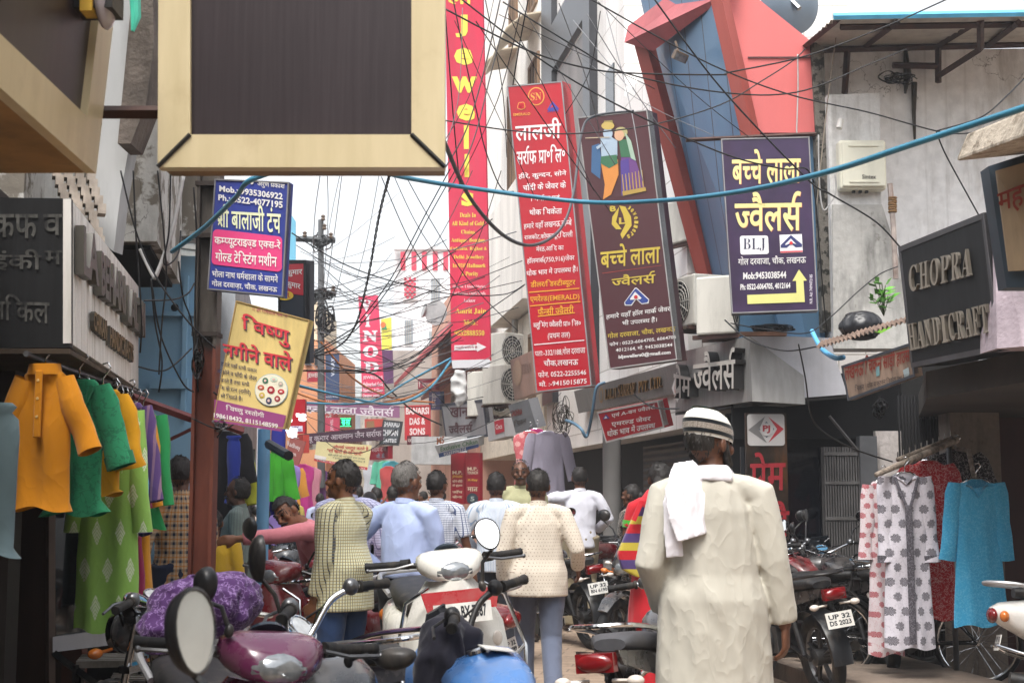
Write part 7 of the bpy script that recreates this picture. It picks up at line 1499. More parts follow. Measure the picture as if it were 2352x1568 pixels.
# ================================================================ GARMENTS, CABLES AND SMALL THINGS
GN = 0
def garment(label, u, v, Y, W, L, m, yaw=0, sl=.45, sang=30, sw=.075, collar=False, vneck=0, flare=1.15, group=None, name='kurta', waist=.86, seed=None, trim=None, hanger=True, slits=True, d=.038):
    """a shirt or kurta on its hanger; (u, v) is the neck, W shoulder width, L length, in metres"""
    global GN; GN += 1; sd = GN if seed is None else seed
    p = P(u, v, Y); root = empty(name, p, radians(yaw), label, 'garment', group)
    N = 44; secs = [(0.0, .068, .032), (-.015, .085, .034), (-.035, W*.36, .028), (-.06, W*.49, .026), (-.12, W*.52, .032), (-.18, W*.51, .036), (-.24, W*.50, .038), (-.30, W*.5*(waist + .04), .038), (-.36, W*.5*waist, .038), (-.43, W*.5*(waist + .01), .038), (-.5, W*.5*(waist + .02), .038)]
    zz = .60
    while zz < L - .01: t = (zz - .5)/max(.1, L - .5); secs.append((-zz, W*.5*(waist + (flare - waist)*t), d + .02*t)); zz += .08
    t = 1; secs.append((-L, W*.5*flare, d + .02))
    secs = [q for q in secs if q[0] >= -L]
    b = MB(); vs = []
    for z, hw, hd in secs:
        dn = min(1, -z/L)
        for i in range(N):
            a = 2*pi*i/N; x = hw*math.copysign(abs(cos(a))**.8, cos(a)); y = hd*sin(a)
            fo = sin(x*46 + sd*1.7 + z*2.0)*.013*dn + noise.noise(Vector((x*9, z*4, sd*3.3)))*.018*min(1, -z*4) + (1 - abs(noise.noise(Vector((x*16 + z*5, z*7, sd*1.3))))*2)*.007*min(1, -z*5)
            zo = 0.012*sin(x*30 + sd) * dn**3
            if z > -.05 and sin(a) < -.1: zo -= vneck*(1 if z > -.02 else .25)*max(0, 1 - abs(x)/.09)
            vs.append(Vector((x, y + fo, z + zo)))
    b.add(vs, [(j*N + i, (j + 1)*N + i, (j + 1)*N + (i + 1) % N, j*N + (i + 1) % N) for j in range(len(secs) - 1) for i in range(N)])
    o = b.build('cloth_body', m, root, smooth=True)
    if sl:
        for s in (-1, 1):
            a = radians(sang + 6*noise.noise(Vector((sd, s, .5)))); dv = Vector((s*sin(a), 0, -cos(a))); st = Vector((s*W*.44, 0, -.085)); c = MB()
            pts = [st - dv*.06, st + dv*.02] + [st + dv*sl*q + Vector((0, .008*sin(q*9 + sd), 0)) for q in (.25, .45, .65, .85, 1)]
            c.tube(pts, [(.03, .05), (.035, sw*1.05), (.034, sw), (.032, sw*.95), (.032, sw*.92), (.034, sw*.95), (.036, sw)], 16, up=(1, 0, .3), cap=False)
            for q in c.v: q += Vector((0, noise.noise(q*10 + Vector((sd, 0, 0)))*.012, noise.noise(q*12)*.008))
            so_ = c.build('sleeve', m, root, smooth=True)
            if trim: c = MB(); e = st + dv*sl; c.tube([e - dv*.05, e + dv*.004], [(.0385, sw*1.05)]*2, 16, up=(1, 0, .3), cap=False); c.build('cuff', trim, root, smooth=True)
    if collar:
        c = MB(); c.tube([(0, -.004, -.012), (0, -.006, .030)], [(.07, .052), (.062, .046)], 22, up=(0, 1, 0), cap=False); c.build('collar', m, root, smooth=True)
        c = MB(); c.box((.004, -.060, -.13), (.030, .012, .26)); c = evalmods(c, [('BEVEL', dict(width=.004, segments=1))]); c.build('placket', m, root)
        c = MB()
        for i in range(3): c._lathe((.004, -.066, -.04 - i*.07), (0, -1, 0), [(0, .006), (.003, .005)], 10)
        c.build('button', mat('d8b47a', .4), root)
    elif trim and not collar:
        c = MB()
        for s in (-1, 1): c.tube([(s*.085, -.045, -.03), (s*.05, -.062, -.12 - vneck*.3), (s*.016, -.075, -.24)], [(.012, .004)]*3, 6)
        c.tube([(0, -.074, -.24), (.0, -.085, -.5), (.0, -.09, -L*.97)], [(.026, .004)]*3, 6); c.build('neck_trim', trim, root)
    if hanger:
        h = MB(); h.tube([(-W*.40, 0, -.055), (-.04, 0, .005), (.04, 0, .005), (W*.40, 0, -.055)], .006, 6); h.tube([(0, 0, .005), (0, 0, .05), (.02, .0, .075), (.038, 0, .095), (.022, 0, .118), (-.004, 0, .112)], .004, 6)
        h.xf(Matrix.Rotation(radians(yaw), 4, 'Z')); h.v = [q + p for q in h.v]; ho = h.build('clothes_hanger', CHROME, org='c', smooth=True); tag(ho, 'wire hanger carrying the ' + label.split(',')[0].split(' hung')[0].split(' behind')[0], 'hanger')
    return root
HG = None
garment('pale grey blue trousers like garment hung at the far left edge', -16, 925, 5.0, .19, .53, cloth('5d6f74'), sl=0, flare=1.25, hanger=False, waist=.95)
garment('orange boy\'s kurta with a stand collar hung nearest the camera', 104, 853, 5.55, .22, .535, cloth('c67f14', fold=1.2), yaw=-8, sl=.25, sang=20, sw=.050, collar=True, flare=1.10, waist=.98)
garment('sea green embroidered kurta behind the orange one', 182, 872, 5.95, .25, .56, cloth('2f8a60', 'damask', '256b4c', sc=.7), yaw=-10, sl=.29, sang=20, sw=.062, flare=1.3, trim=cloth('24704c'))
garment('yellow orange shirt showing between the green kurtas', 236, 895, 6.15, .20, .45, cloth('d39518'), yaw=-16, sl=.26, sang=14)
garment('long leaf printed light green kurta', 256, 930, 6.35, .25, .99, cloth('9aca62', 'leaf', 'e6efd2', sc=1.0, sheer=.06), yaw=-6, sl=.48, sang=5, sw=.045, flare=1.16, waist=1.06)
for lab, u, v, Y, W, L, c, yw in (('dark teal patterned kurta in the rail', 283, 935, 6.7, .30, .92, cloth('0f5f78', 'damask', '0a2f3a', sc=.5), -40), ('bright lime kurta in the rail', 296, 945, 6.85, .28, .62, cloth('55b52a'), -40), ('sky blue embroidered kurta in the rail', 308, 945, 7.0, .32, .98, cloth('4aa3cc', 'damask', '2f7fa8', sc=1.2), -42), ('purple striped kurta in the rail', 322, 925, 7.2, .36, .66, cloth('5b4275', 'stripes', '8a6a80', sc=3), -35), ('magenta and orange kurta in the rail', 318, 945, 7.35, .30, .95, cloth('8d1f4a'), -40), ('mustard long kurta in the rail', 338, 945, 7.5, .32, .95, cloth('d08f22'), -40), ('deep green kurta at the far end of the rail', 352, 945, 7.65, .36, .62, cloth('2a8f52'), -30)):
    garment(lab, u - 24, v, Y, W*.8, L, c, yaw=yw, sl=.42, sang=9, sw=.055)
m = MB(); m.tube([P(60, 812, 5.45), P(330, 905, 7.8)], .012, 8); 
tag(m.build('clothes_rail', STEEL, org='c'), 'steel rail under the fascia carrying the left row of kurtas', 'rail')
# right rack
r = empty('clothes_stand', (GX(2184, 11.0), 11.0, 0), 0, 'steel clothes stand with a wrapped ladder bar holding printed kurtas', 'clothes stand')
def rl(p): return Vector(p) - Vector(r.location)
m = MB(); m.tube([(0, 0, .02), (0, 0, P(0, 1008, 11.0).z)], .022, 10); m.build('post', STEEL, r, smooth=True)
m = MB(); m.box((0, 0, .02), (.62, .46, .03)); m.build('base_plate', STEEL, r)
WRAP = mat('a09284', .8, 0, .5, 18, bump=.6, dirt=.3); m = MB(); m.tube([rl(P(2012, 1090, 10.3)), rl(P(2100, 1052, 10.6)), rl(P(2196, 1010, 11.0))], [.018, .026, .028], 10); m.tube([rl(P(2062, 1055, 10.5)), rl(P(2190, 1004, 11.0))], .018, 8); m.tube([rl(P(2196, 1030, 11.0)), rl(P(2225, 1035, 10.8)), rl(P(2236, 1092, 10.6))], [.016, .02, .018], 8); m.build('ladder_bar', WRAP, r, smooth=True)
m = MB()
for i in range(10): q = P(2062 + i*13.5, 1053 - i*5.3, 10.52 + i*.05); m.tube([rl(q), rl(q) + Vector((0, 0, .05))], .005, 5)
m.build('peg', CHROME, r)
garment('red and white floral kurta at the left of the stand', 2026, 1105, 10.75, .24, 1.28, cloth('cfc3c6', 'flower', '9a2f3a', 'b97a80', sc=.8), yaw=4, sl=.5, sang=8, sw=.06)
garment('white kurta with grey flower print and dark neck band', 2078, 1086, 10.45, .335, 1.26, cloth('cdc9d2', 'flower', '45424a', '9a97a2', sc=1.15), yaw=0, sl=.56, sang=4, sw=.06, vneck=.08, trim=cloth('4a474e', 'damask', '8a8790', sc=2), flare=1.1, waist=.9)
garment('red embroidered kurta behind the white printed one', 2132, 1058, 10.8, .34, 1.18, cloth('a3121c', 'damask', 'd2a9a4', sc=1.6), yaw=-8, sl=.58, sang=12, sw=.075)
garment('black kurta with white embroidery behind the red one', 2195, 1034, 11.05, .38, .5, cloth('17161a', 'damask', 'a8a2a2', sc=1.5), yaw=-6, sl=.3, sang=20)
garment('sky blue chikan kurta with a deep neck', 2242, 1100, 10.4, .37, 1.05, cloth('3f9fcb', 'damask', '6fbbdb', sc=1.6), yaw=0, sl=.50, sang=7, sw=.062, vneck=.12, flare=1.08)
# hanging clothes further down
garment('pink printed kurta hung over the right shop', 1216, 990, 18.2, .40, .95, cloth('c25f66', 'flower', 'e0b0ac', sc=1.2), yaw=0, sl=0)
garment('bright pink sleeve garment between the two right kurtas', 1232, 985, 18.5, .30, .6, cloth('c23f80'), sl=0)
garment('long lavender grey kurta hung over the right shop', 1258, 990, 18.0, .46, 1.28, cloth('8f8a99'), yaw=0, sl=.55, sang=9)
rnd = random.Random(11)
for i, (lab, u, v, Y, c, L) in enumerate((('blue dupatta cloth beside the blue post', 640, 972, 14, '2b2f86', .9), ('green dupatta tail below the blue one', 641, 1035, 13.9, '3f9a2a', .5), ('lilac kurta low by the blue post', 644, 1060, 15.5, '8a74b5', .9), ('black garments hung behind the yellow sign', 515, 990, 13.2, '141317', 1.1), ('blue patterned scarf behind the yellow sign', 537, 1000, 13, '2a3a8f', .6), ('yellow green scarf by the phone network sign', 552, 1040, 13.4, 'b3b43a', .7), ('magenta kurta deep on the left side', 694, 1065, 24, 'b33580', .9), ('mustard kurta deep on the left side', 680, 1070, 25, 'b58f3a', 1.0), ('pink kurta deep on the left side', 716, 1072, 26, 'c9889a', 1.1), ('teal grey kurta deep on the left side', 705, 1075, 27, '4a7a80', 1.0), ('teal long kurta over the far crowd', 900, 1058, 29, '4a97a5', 1.6), ('sea green kurta beside the teal one', 884, 1058, 29.5, '5fb79a', 1.5), ('white kurta over the far crowd', 848, 1068, 33, 'b9bcc4', 1.2), ('beige kurta over the far crowd', 820, 1070, 34, 'a89f90', 1.1), ('red scarf beside the teal kurta', 892, 1070, 28.5, 'b04a4a', .9), ('saffron kurta by the far left shops', 668, 1072, 23, 'c98a3a', .8), ('violet kurta by the far left shops', 730, 1075, 28, '7a4a8a', .9))):
    garment(lab, u, v, Y, (.14 if i in (0, 1, 4, 5) else .36 + .08*rnd.random()), L, cloth(c), yaw=rnd.uniform(-40, 40), sl=.4 if i % 2 else 0, sang=10, hanger=False)
# blue post
bp = MB(); bp.tube([(GX(604, 11.8), 11.8, 0), (GX(604, 11.8), 11.8, P(0, 985, 11.8).z)], .052, 14); tag(bp.build('blue_post', mat('6f9fc4', .5, 0, .2, 5, dirt=.35, streak=True), org=(GX(604, 11.8), 11.8, 0), smooth=40), 'pale blue steel post standing by the grey shirted man', 'post')
bp = MB(); bp.tube([P(618, 1020, 11.6), P(663, 1046, 11.0)], .04, 8); tag(bp.build('black_pipe', BLACK, org='c', smooth=40), 'short black pipe sticking out beside the blue post', 'pipe')
# showcase, steps at lower left
sc = empty('glass_showcase', (GX(200, 6.6), 6.6, 0), 0, 'glass showcase with a white sill below the hanging green kurtas', 'showcase')
def sl_(p): return Vector(p) - Vector(sc.location)
ALW = mat('b5b3b8', .4, 0, .1, 4, dirt=.2)
m = MB(); m.tube([sl_(P(116, 1150, 6.5)), sl_(P(116, 1640, 6.5))], .022, 4); m.tube([sl_(P(290, 1150, 6.9)), sl_(P(290, 1480, 6.9))], .015, 4); m.build('frame', mat('6a5a52', .5, 0, .2, 5), sc)
m = MB(); m.prism([sl_(P(121, 1462, 6.48)), sl_(P(290, 1440, 6.85)), sl_(P(290, 1476, 6.85)), sl_(P(121, 1497, 6.48))], (0, .06, 0)); m.build('sill', ALW, sc)
m = MB(); m.prism([sl_(P(123, 1165, 6.53)), sl_(P(288, 1165, 6.9)), sl_(P(288, 1440, 6.9)), sl_(P(123, 1462, 6.53))], (0, .01, 0)); m.build('pane', glass_dark('1c1d1f', .05), sc)
m = MB(); m.box(sl_((GX(170, 7.3), 7.4, .9)), (.10, .10, 1.8)); m.build('inner_post', mat('4a2c22', .6), sc)
def steps(label, u, v, Y, w):
    p = P(u, v, Y); r = empty('step_stool', (p.x, p.y, 0), radians(12), label, 'step', 'striped steel steps at the lower left'); m = MB()
    for i in range(5): m.box((0, -.14 + i*.07, p.z), (w, .035, .03))
    m.build('tread', mat('9a948c', .6, .2, .3, 8, dirt=.4), r); m = MB()
    for s in (-1, 1): m.tube([(s*w/2, -.16, p.z), (s*w/2, -.16, 0)], .014, 4); m.tube([(s*w/2, .16, p.z), (s*w/2, .16, 0)], .014, 4); m.tube([(s*w/2, -.17, p.z - .02), (s*w/2, .17, p.z - .02)], .014, 4)
    m.build('frame', BLACK, r)
steps('upper striped steel step under the white sill', 255, 1515, 6.6, .28); steps('lower striped steel step beside the bicycle wheel', 325, 1560, 6.4, .26)
m = MB(); m.tube([P(125, 1500, 6.5), P(260, 1600, 6.3)], .018, 4); tag(m.build('iron_brace', BLACK, org='c'), 'black iron brace under the white sill', 'brace')
for k, (u, Y) in enumerate(((372, 8.4),)):
    m = MB(); m.box((GX(325, 8.2), 8.3, .18), (.6, .5, .36)); tag(m.build('stone_step', mat('a39787', .9, dirt=.5, bump=.3), org='c'), 'worn stone step below the plaid shirted man', 'step')
# ---- air conditioners
def ac(label, u, v, Y, w=.8, h=.55, d=.3, yaw=0, side=False, fan=True):
    p = P(u, v, Y); r = empty('air_conditioner', p, radians(yaw), label, 'air conditioner', 'outdoor air conditioner units on the walls'); WB = mat('c9c6bd', .5, 0, .1, 3, dirt=.35, streak=True)
    m = MB(); m.box((0, 0, 0), (w, d, h)); m = evalmods(m, [('BEVEL', dict(width=.02, segments=2))]); m.build('casing', WB, r)
    if fan:
        m = MB(); m._lathe((-w*.14, -d/2 - .004, 0), (0, 1, 0), [(0, h*.43), (.01, h*.43)], 24); m.build('fan_opening', mat('2a2b2d', .8), r); m = MB()
        for q in (.1, .18, .26, .34, .42): m.torus((-w*.14, -d/2 - .008, 0), (0, 1, 0), h*q, .005, 24, 4)
        for q in range(6): a = pi*q/6; m.tube([(-w*.14 - cos(a)*h*.43, -d/2 - .01, -sin(a)*h*.43), (-w*.14 + cos(a)*h*.43, -d/2 - .01, sin(a)*h*.43)], .004, 4)
        m.build('fan_grille', WB, r)
    m = MB()
    for i in range(9): m.box((w/2 + .003, 0, -h*.36 + i*h*.09), (.006, d*.75, .012))
    m.build('louvre', mat('55554f', .7), r); m = MB()
    for s in (-1, 1): m.box((s*w*.36, 0, -h/2 - .02), (.04, d*1.25, .04))
    m.build('bracket', RUST, r); return r
ac('white air conditioner under the maroon sign, right of its lower edge', 1602, 695, 14.9, .5, .54, .36, -68)
ac('white air conditioner with a round grille left of the purple sign', 1658, 705, 13.6, .36, .56, .4, 62)
ac('louvred air conditioner beside the leaning red edge', 1580, 512, 15.6, .30, .48, .4, 30, fan=False)
ac('upper air conditioner left of the tall red sign', 1157, 808, 24.5, .5, .62, .5, 50); ac('middle air conditioner left of the tall red sign', 1157, 885, 24.0, .55, .66, .5, 50); ac('lower air conditioner beside the grey Hindi sign', 1122, 905, 25.5, .5, .80, .6, 50)
ac('air conditioner on the white box left of the iron pole', 415, 545, 12, .3, .7, .4, -50)
m = MB(); m.box(P(1010, 1035, 26) , (1.0, .5, .5)); tag(m.build('white_box', mat('b3b4b5', .6, dirt=.3), org='c'), 'white metal box under the red English sign', 'box')
# floodlight on the blue tower
fl = empty('flood_lamp', tuple(P(1562, 128, 14.0)), 0, 'rusty flood lamp on the blue tower face', 'lamp', None, True); c0 = P(1562, 130, 14.0); m = MB(); m.box(c0, (.14, .10, .09), Euler((.5, .3, .3)).to_matrix()); m.tube([c0, c0 + Vector((-.02, .2, .22))], .012, 5); m.build('housing', mat('6a5a4c', .6, .3, .3, 8), fl); m = MB(); m.box(c0 + Vector((0, -.05, -.03)), (.11, .02, .07), Euler((.5, .3, .3)).to_matrix()); m.build('lens', LENS, fl)
# lattice tower glimpsed by the pole, horn speakers on the pink roof
m = MB(); 
for i in range(6): m.tube([P(438, 412 + i*16, 15), P(462, 420 + i*16, 15)], .012, 4); m.tube([P(462, 412 + i*16, 15), P(438, 428 + i*16, 15)], .012, 4)
m.tube([P(438, 400, 15), P(438, 520, 15)], .018, 4); m.tube([P(462, 400, 15), P(462, 520, 15)], .018, 4); tag(m.build('lattice_mast', mat('3f5a66', .6), org='c'), 'blue grey lattice mast glimpsed left of the iron pole', 'mast')
m = MB(); m._lathe(P(1018, 722, 38), (-.5, -1, 0), [(0, .05), (.15, .10), (.35, .28), (.4, .34)], 16); m._lathe(P(1000, 722, 38), (-1, -.3, .3), [(0, .05), (.2, .10), (.35, .22)], 14); m.tube([P(1010, 722, 38), P(1010, 745, 38)], .04, 6); tag(m.build('horn_speaker', mat('9a9c9c', .5), org='c', smooth=40), 'grey horn loudspeakers on the red awning roof', 'loudspeaker')
# plant on the wall
pl = empty('wall_plant', tuple(P(2020, 700, 12.3)), 0, 'bright green leafy weed growing from the mouldy wall', 'plant', None, True); LEAF = mat('5d9a3a', .5, 0, .35, 7); m = MB(); lf = MB(); rnd = random.Random(4); b0 = P(2030, 725, 12.6)
for i in range(9):
    tip = P(1992 + rnd.random()*66, 640 + rnd.random()*55, 12.1 + rnd.random()*.3); m.tube([b0, b0.lerp(tip, .6) + Vector((0, 0, .03)), tip], .004, 5)
    for k in range(4):
        c = b0.lerp(tip, .5 + .17*k); a = rnd.random()*6.28; d = Vector((cos(a), -.5, sin(a)*.5)).normalized(); n_ = Vector((-sin(a), -.4, .8)).normalized(); w = d.cross(n_).normalized()*.035; L_ = .10
        lf.add([c, c + d*L_*.4 + w, c + d*L_, c + d*L_*.4 - w], [(0, 1, 2), (0, 2, 3)])
m.build('stem', mat('55603a', .7), pl); lf.build('foliage', LEAF, pl)
# rubbish bag and leaves on the awning
m = MB(); m.ell(P(1978, 748, 11.2), (.16, .14, .12)); m = fuse(m, .02, 1); wrinkle(m, .03, 14, 8); tag(m.build('black_bag', mat('1f2024', .35), org='c', smooth=True), 'crumpled black plastic bag on the corrugated awning', 'bag')
m = MB(); m.prism([P(*q, 10.8) for q in ((2000, 762), (2030, 752), (2052, 742), (2048, 752), (2025, 765))], (0, .05, .01)); tag(m.build('green_wrapper', mat('79b53a', .5), org='c'), 'green plastic wrapper lying on the corrugated awning', 'wrapper')
m = MB(); m.tube([P(1058, 850, 17), P(1052, 880, 17), P(1060, 915, 17), P(1050, 935, 17)], [(.05, .03), (.10, .05), (.07, .04), (.03, .02)], 10); m = fuse(m, .015, 2); wrinkle(m, .03, 10, 4); tag(m.build('plastic_sheet', mat('c9c8c6', .4), org='c', smooth=True), 'torn white plastic sheet dangling below the tall red banner', 'plastic sheet')

# ---- cables
WB_ = mat('1b1b1d', .5, 0, .2, 9); WG = mat('77777a', .5); WW = mat('b3b1b0', .5); WBL = mat('3f7f9a', .38, 0, .12, 6, dirt=.15); WO = mat('b5703f', .6)
def wire(label, pts, Y0, Y1, r, m=WB_, name='cable', group=None, n=8, twist=0):
    k = len(pts); P3 = []
    for i, q in enumerate(pts): P3.append(P(q[0], q[1], q[2] if len(q) > 2 else Y0 + (Y1 - Y0)*i/(k - 1)))
    s = spline(P3, n)
    b = MB()
    if twist:
        for ph in (0, pi):
            b.tube([q + Vector((cos(i*1.1 + ph), 0, sin(i*1.1 + ph)*.3))*r for i, q in enumerate(s)], r*.8, 5)
    else: b.tube(s, r, 6)
    return tag(b.build(name, m, org='c', smooth=True), label, 'cable', group)
wire('thick blue pipe sagging right across the street', [(395, 578, 7.6), (470, 522, 7.0), (540, 455, 6.4), (588, 408, 6.1), (760, 372, 6.3), (930, 408, 6.9), (1080, 432, 7.2), (1330, 463, 7.2), (1500, 462, 6.8), (1700, 440, 6.1), (1900, 395, 5.5), (2100, 330, 5.1), (2380, 238, 4.7)], 0, 0, .0125, WBL, 'blue_pipe')
wire('thick black cable hooping under the red banner into a grey conduit', [(1020, 325, 7), (1080, 455, 8), (1160, 543, 9), (1230, 562, 10), (1290, 522, 11.5), (1318, 440, 12.5), (1335, 310, 13.4), (1362, 268, 13.8), (1455, 255, 14)], 0, 0, .0125, mat('4a4c50', .4))
wire('twisted black cable dropping steeply through the sky gap', [(894, 405), (870, 500), (845, 640), (815, 750), (770, 800), (690, 830)], 8, 14, .0062, twist=1, n=26)
L1 = [([(1020, 20), (1209, 115), (1353, 158), (1467, 169), (1654, 172), (1678, 166), (1850, 129), (2022, 66), (2190, -8)], 'black cable running from the gold box to the top right corner'), ([(1055, -5), (1255, 146), (1439, 252), (1654, 350), (1793, 387), (1850, 387), (1870, 420)], 'black cable crossing the maroon sign down to the purple sign'), ([(1155, 5), (1324, 109), (1439, 169), (1654, 212), (1830, 212), (1994, 149), (2082, 113)], 'double black cable reaching the tin roof frame'), ([(1350, -5), (1496, 77), (1654, 158), (1816, 218), (1994, 258), (2171, 305), (2265, 300)], 'black cable slanting over the white pillar to the stone canopy'), ([(1022, 277), (1181, 301), (1324, 307), (1496, 287), (1654, 241), (1750, 186), (1821, 140), (1850, 112)], 'pair of cables sagging across the two tall signs'), ([(1500, -5), (1654, 200), (1850, 407), (1907, 446), (2010, 508), (2066, 566)], 'black cable falling from the red eave to the granite sign'), ([(2151, 301), (2252, 270), (2309, 224), (2360, 172)], 'black cable bending up to the right edge'), ([(2151, 303), (2171, 353), (2223, 449), (2248, 494)], 'black cable dropping onto the granite sign'), ([(1020, -5), (1032, 150), (1043, 290), (1056, 425)], 'thin kinked black cable down the left of the red banner'), ([(1040, -5), (1068, 135), (1095, 258), (1115, 345), (1150, 430), (1180, 440)], 'thin kinked black cable across the red banner'), ([(1150, -5), (1110, 170), (1070, 300), (1020, 390)], 'grey cable fanning down left over the red banner'), ([(1172, -5), (1130, 160), (1085, 330), (1030, 440)], 'second grey cable fanning down left over the red banner'), ([(1214, -5), (1190, 120), (1178, 196)], 'black cable falling behind the top of the tall red sign'), ([(1866, 405), (1875, 480), (1885, 600), (1892, 690), (1900, 760)], 'black cable hanging down beside the purple sign'), ([(1678, 742), (1750, 755), (1850, 765), (1905, 730), (1970, 670), (2020, 630), (2062, 612)], 'thick black bundle rising under the purple sign to the granite sign'), ([(1834, 790), (1850, 870), (1862, 950), (1890, 990), (1960, 1030), (2050, 1060)], 'grey cable drooping from the pale panel to the clothes stand')]
for i, (p, lab) in enumerate(L1): wire(lab, p, 9.0 + (i % 5)*.55, 9.6 + (i % 5)*.55, .0058 if i < 8 else .0052, WB_ if i not in (10, 11) else WG)
L2 = [[(1034, 388), (979, 489), (899, 638), (824, 739), (790, 767), (707, 816)], [(1045, 392), (990, 489), (908, 640), (832, 741), (795, 772), (700, 826)], [(876, 406), (945, 561), (1008, 650), (1031, 667)], [(935, 410), (979, 489), (1057, 618), (1097, 667), (1129, 702), (1190, 760)], [(1151, 392), (1106, 530), (1060, 630), (1037, 682), (1008, 750), (971, 802), (899, 842)], [(667, 555), (785, 624), (862, 638), (922, 618), (985, 578), (1034, 501), (1085, 392)], [(670, 535), (785, 604), (905, 647), (1043, 676), (1157, 676), (1206, 653)], [(707, 816), (848, 808), (957, 785), (1057, 756), (1129, 707), (1203, 656)], [(700, 760), (812, 742), (928, 716), (1040, 678), (1098, 660)], [(690, 700), (800, 690), (920, 650), (1020, 640)], [(905, 405), (960, 520), (1040, 640), (1060, 668)], [(705, 812), (780, 806), (860, 812), (930, 850), (1000, 905), (1040, 950)], [(704, 850), (800, 856), (870, 850), (950, 820), (1040, 745)], [(690, 790), (760, 840), (860, 850), (960, 828), (1060, 775)], [(700, 815), (820, 845), (905, 848), (1000, 800), (1090, 740), (1130, 705)]]
for i, p in enumerate(L2): wire('thin black wire strung across the lane below the gold box', p, 12 + (i % 6)*1.3, 13.5 + (i % 6)*1.3, .0055, name='overhead_wire', group='thin wires strung across the lane')
L3 = [[(735, 405), (722, 510), (718, 650)], [(752, 405), (753, 510), (742, 680)], [(785, 405), (768, 535), (745, 700), (738, 800)], [(830, 405), (810, 510), (780, 640), (760, 720)], [(870, 405), (845, 540), (820, 640)], [(780, 405), (764, 480), (750, 560)], [(908, 640), (960, 600), (1010, 560)], [(712, 580), (760, 570), (830, 520), (920, 440)]]
for i, p in enumerate(L3): wire('faint thin wire hanging in the sky gap', p, 18 + i, 24 + i, .006, WG, name='overhead_wire', group='faint wires in the sky gap')
for lab, p, m_, y0, y1, r in (('orange cable dipping over the purple banner', [(736, 784), (813, 870), (899, 913), (997, 924)], WO, 20, 22, .014), ('orange cable swinging low between the banners', [(670, 898), (755, 924), (870, 925), (957, 904), (1036, 842)], WO, 20, 21, .014), ('blue cable sagging low across the lane', [(675, 882), (813, 916), (910, 927), (985, 893), (1036, 828)], WBL, 19, 21, .018), ('blue cable crossing above the purple banner', [(681, 924), (842, 924), (936, 876), (1036, 822)], WBL, 20, 21, .016), ('black cable stepping down towards the grey Hindi sign', [(690, 851), (848, 856), (899, 899), (951, 945), (1014, 976)], WB_, 19, 24, .013), ('blue hose looping from the grey letter board to the wall', [(1390, 878, 16.5), (1370, 890, 16.5), (1362, 940, 16.6), (1352, 990, 16.8), (1345, 1002, 16.8), (1335, 985, 16.8), (1318, 972, 17), (1300, 965, 17.2)], mat('54748a', .4), 0, 0, .02), ('pale blue hose hanging below the purple sign', [(1865, 760, 12.2), (1880, 790, 12.0), (1895, 808, 11.8), (1920, 822, 11.5), (1938, 820, 11.4)], mat('5aa3cf', .35), 0, 0, .022)): wire(lab, p, y0, y1, r, m_)
L4 = [[(277, 392), (312, 530), (355, 630), (430, 736), (495, 800)], [(306, 392), (312, 535), (318, 620), (325, 735), (322, 810)], [(362, 392), (376, 535), (382, 640), (372, 740), (365, 860)], [(392, 392), (388, 530), (376, 600), (390, 606), (410, 580), (415, 530)], [(330, 690), (395, 688), (430, 675), (447, 650)], [(347, 640), (356, 740), (372, 830), (365, 900)], [(350, 660), (362, 740), (380, 800), (420, 880), (445, 900)], [(318, 842), (380, 850), (440, 800)], [(410, 600), (420, 680), (440, 740), (448, 830)], [(445, 430), (452, 560), (448, 700), (455, 900)], [(440, 960), (500, 985), (535, 975), (540, 950), (520, 940)], [(490, 900), (520, 930), (512, 980), (495, 1010)]]
for i, p in enumerate(L4): wire('loose black wire drooping in front of the blue wall', p, 7.4 + i*.04, 7.6 + i*.04, .0048, name='overhead_wire', group='loose wires in front of the blue wall')
wire('white conduit hooked in front of the peeling balcony', [(421, 405), (395, 530), (360, 630), (352, 632), (340, 610), (322, 572)], 7.7, 7.7, .012, WW)
wire('brown dangling wires on the pink tower wall', [(1925, 50), (1905, 200), (1890, 330), (1875, 480)], 12.9, 12.9, .006, mat('8f8577', .7)); wire('white wire falling down the pink wall', [(1832, 125), (1833, 200), (1830, 300), (1832, 305)], 13.1, 13.1, .007, WW); wire('white wire looping beside the purple sign', [(1880, 310), (1882, 420), (1890, 480), (1905, 470), (1920, 440), (1918, 400)], 12.9, 12.9, .007, WW)
wire('thin cable sagging over the raised Hindi letters', [(1665, 735), (1720, 780), (1800, 805), (1875, 796)], 12.6, 11.6, .007)
wire('grey cable from the left boards dropping past the round column', [(1455, 905), (1500, 935), (1560, 938)], 15, 15, .01, WG)
rnd = random.Random(21)
for i in range(40):
    u0 = rnd.uniform(668, 760); v0 = rnd.uniform(560, 960); u1 = rnd.uniform(900, 1200); v1 = v0 + rnd.uniform(-170, 90); sg = rnd.uniform(10, 70); ya, yb = rnd.uniform(15, 26), rnd.uniform(13, 24)
    wire('fine wire in the tangle sagging between the two sides of the lane', [(u0, v0), (u0*.66 + u1*.34, v0*.66 + v1*.34 + sg), (u0*.33 + u1*.67, v0*.33 + v1*.67 + sg), (u1, v1)], ya, yb, rnd.uniform(.0035, .006), WB_ if i % 3 else WG, 'overhead_wire', 'fine wires tangled over the lane', 6)
for i in range(16):
    u0 = rnd.uniform(1030, 1420); v0 = rnd.uniform(-10, 60); u1 = u0 + rnd.uniform(-150, 420); v1 = rnd.uniform(180, 520)
    wire('fine wire slanting across the tall signs', [(u0, v0), ((u0 + u1)/2 + 15, (v0 + v1)/2 + rnd.uniform(5, 40)), (u1, v1)], rnd.uniform(9, 13), rnd.uniform(10, 13), rnd.uniform(.003, .0045), WB_ if i % 3 else WG, 'overhead_wire', 'fine wires slanting across the tall signs', 8)
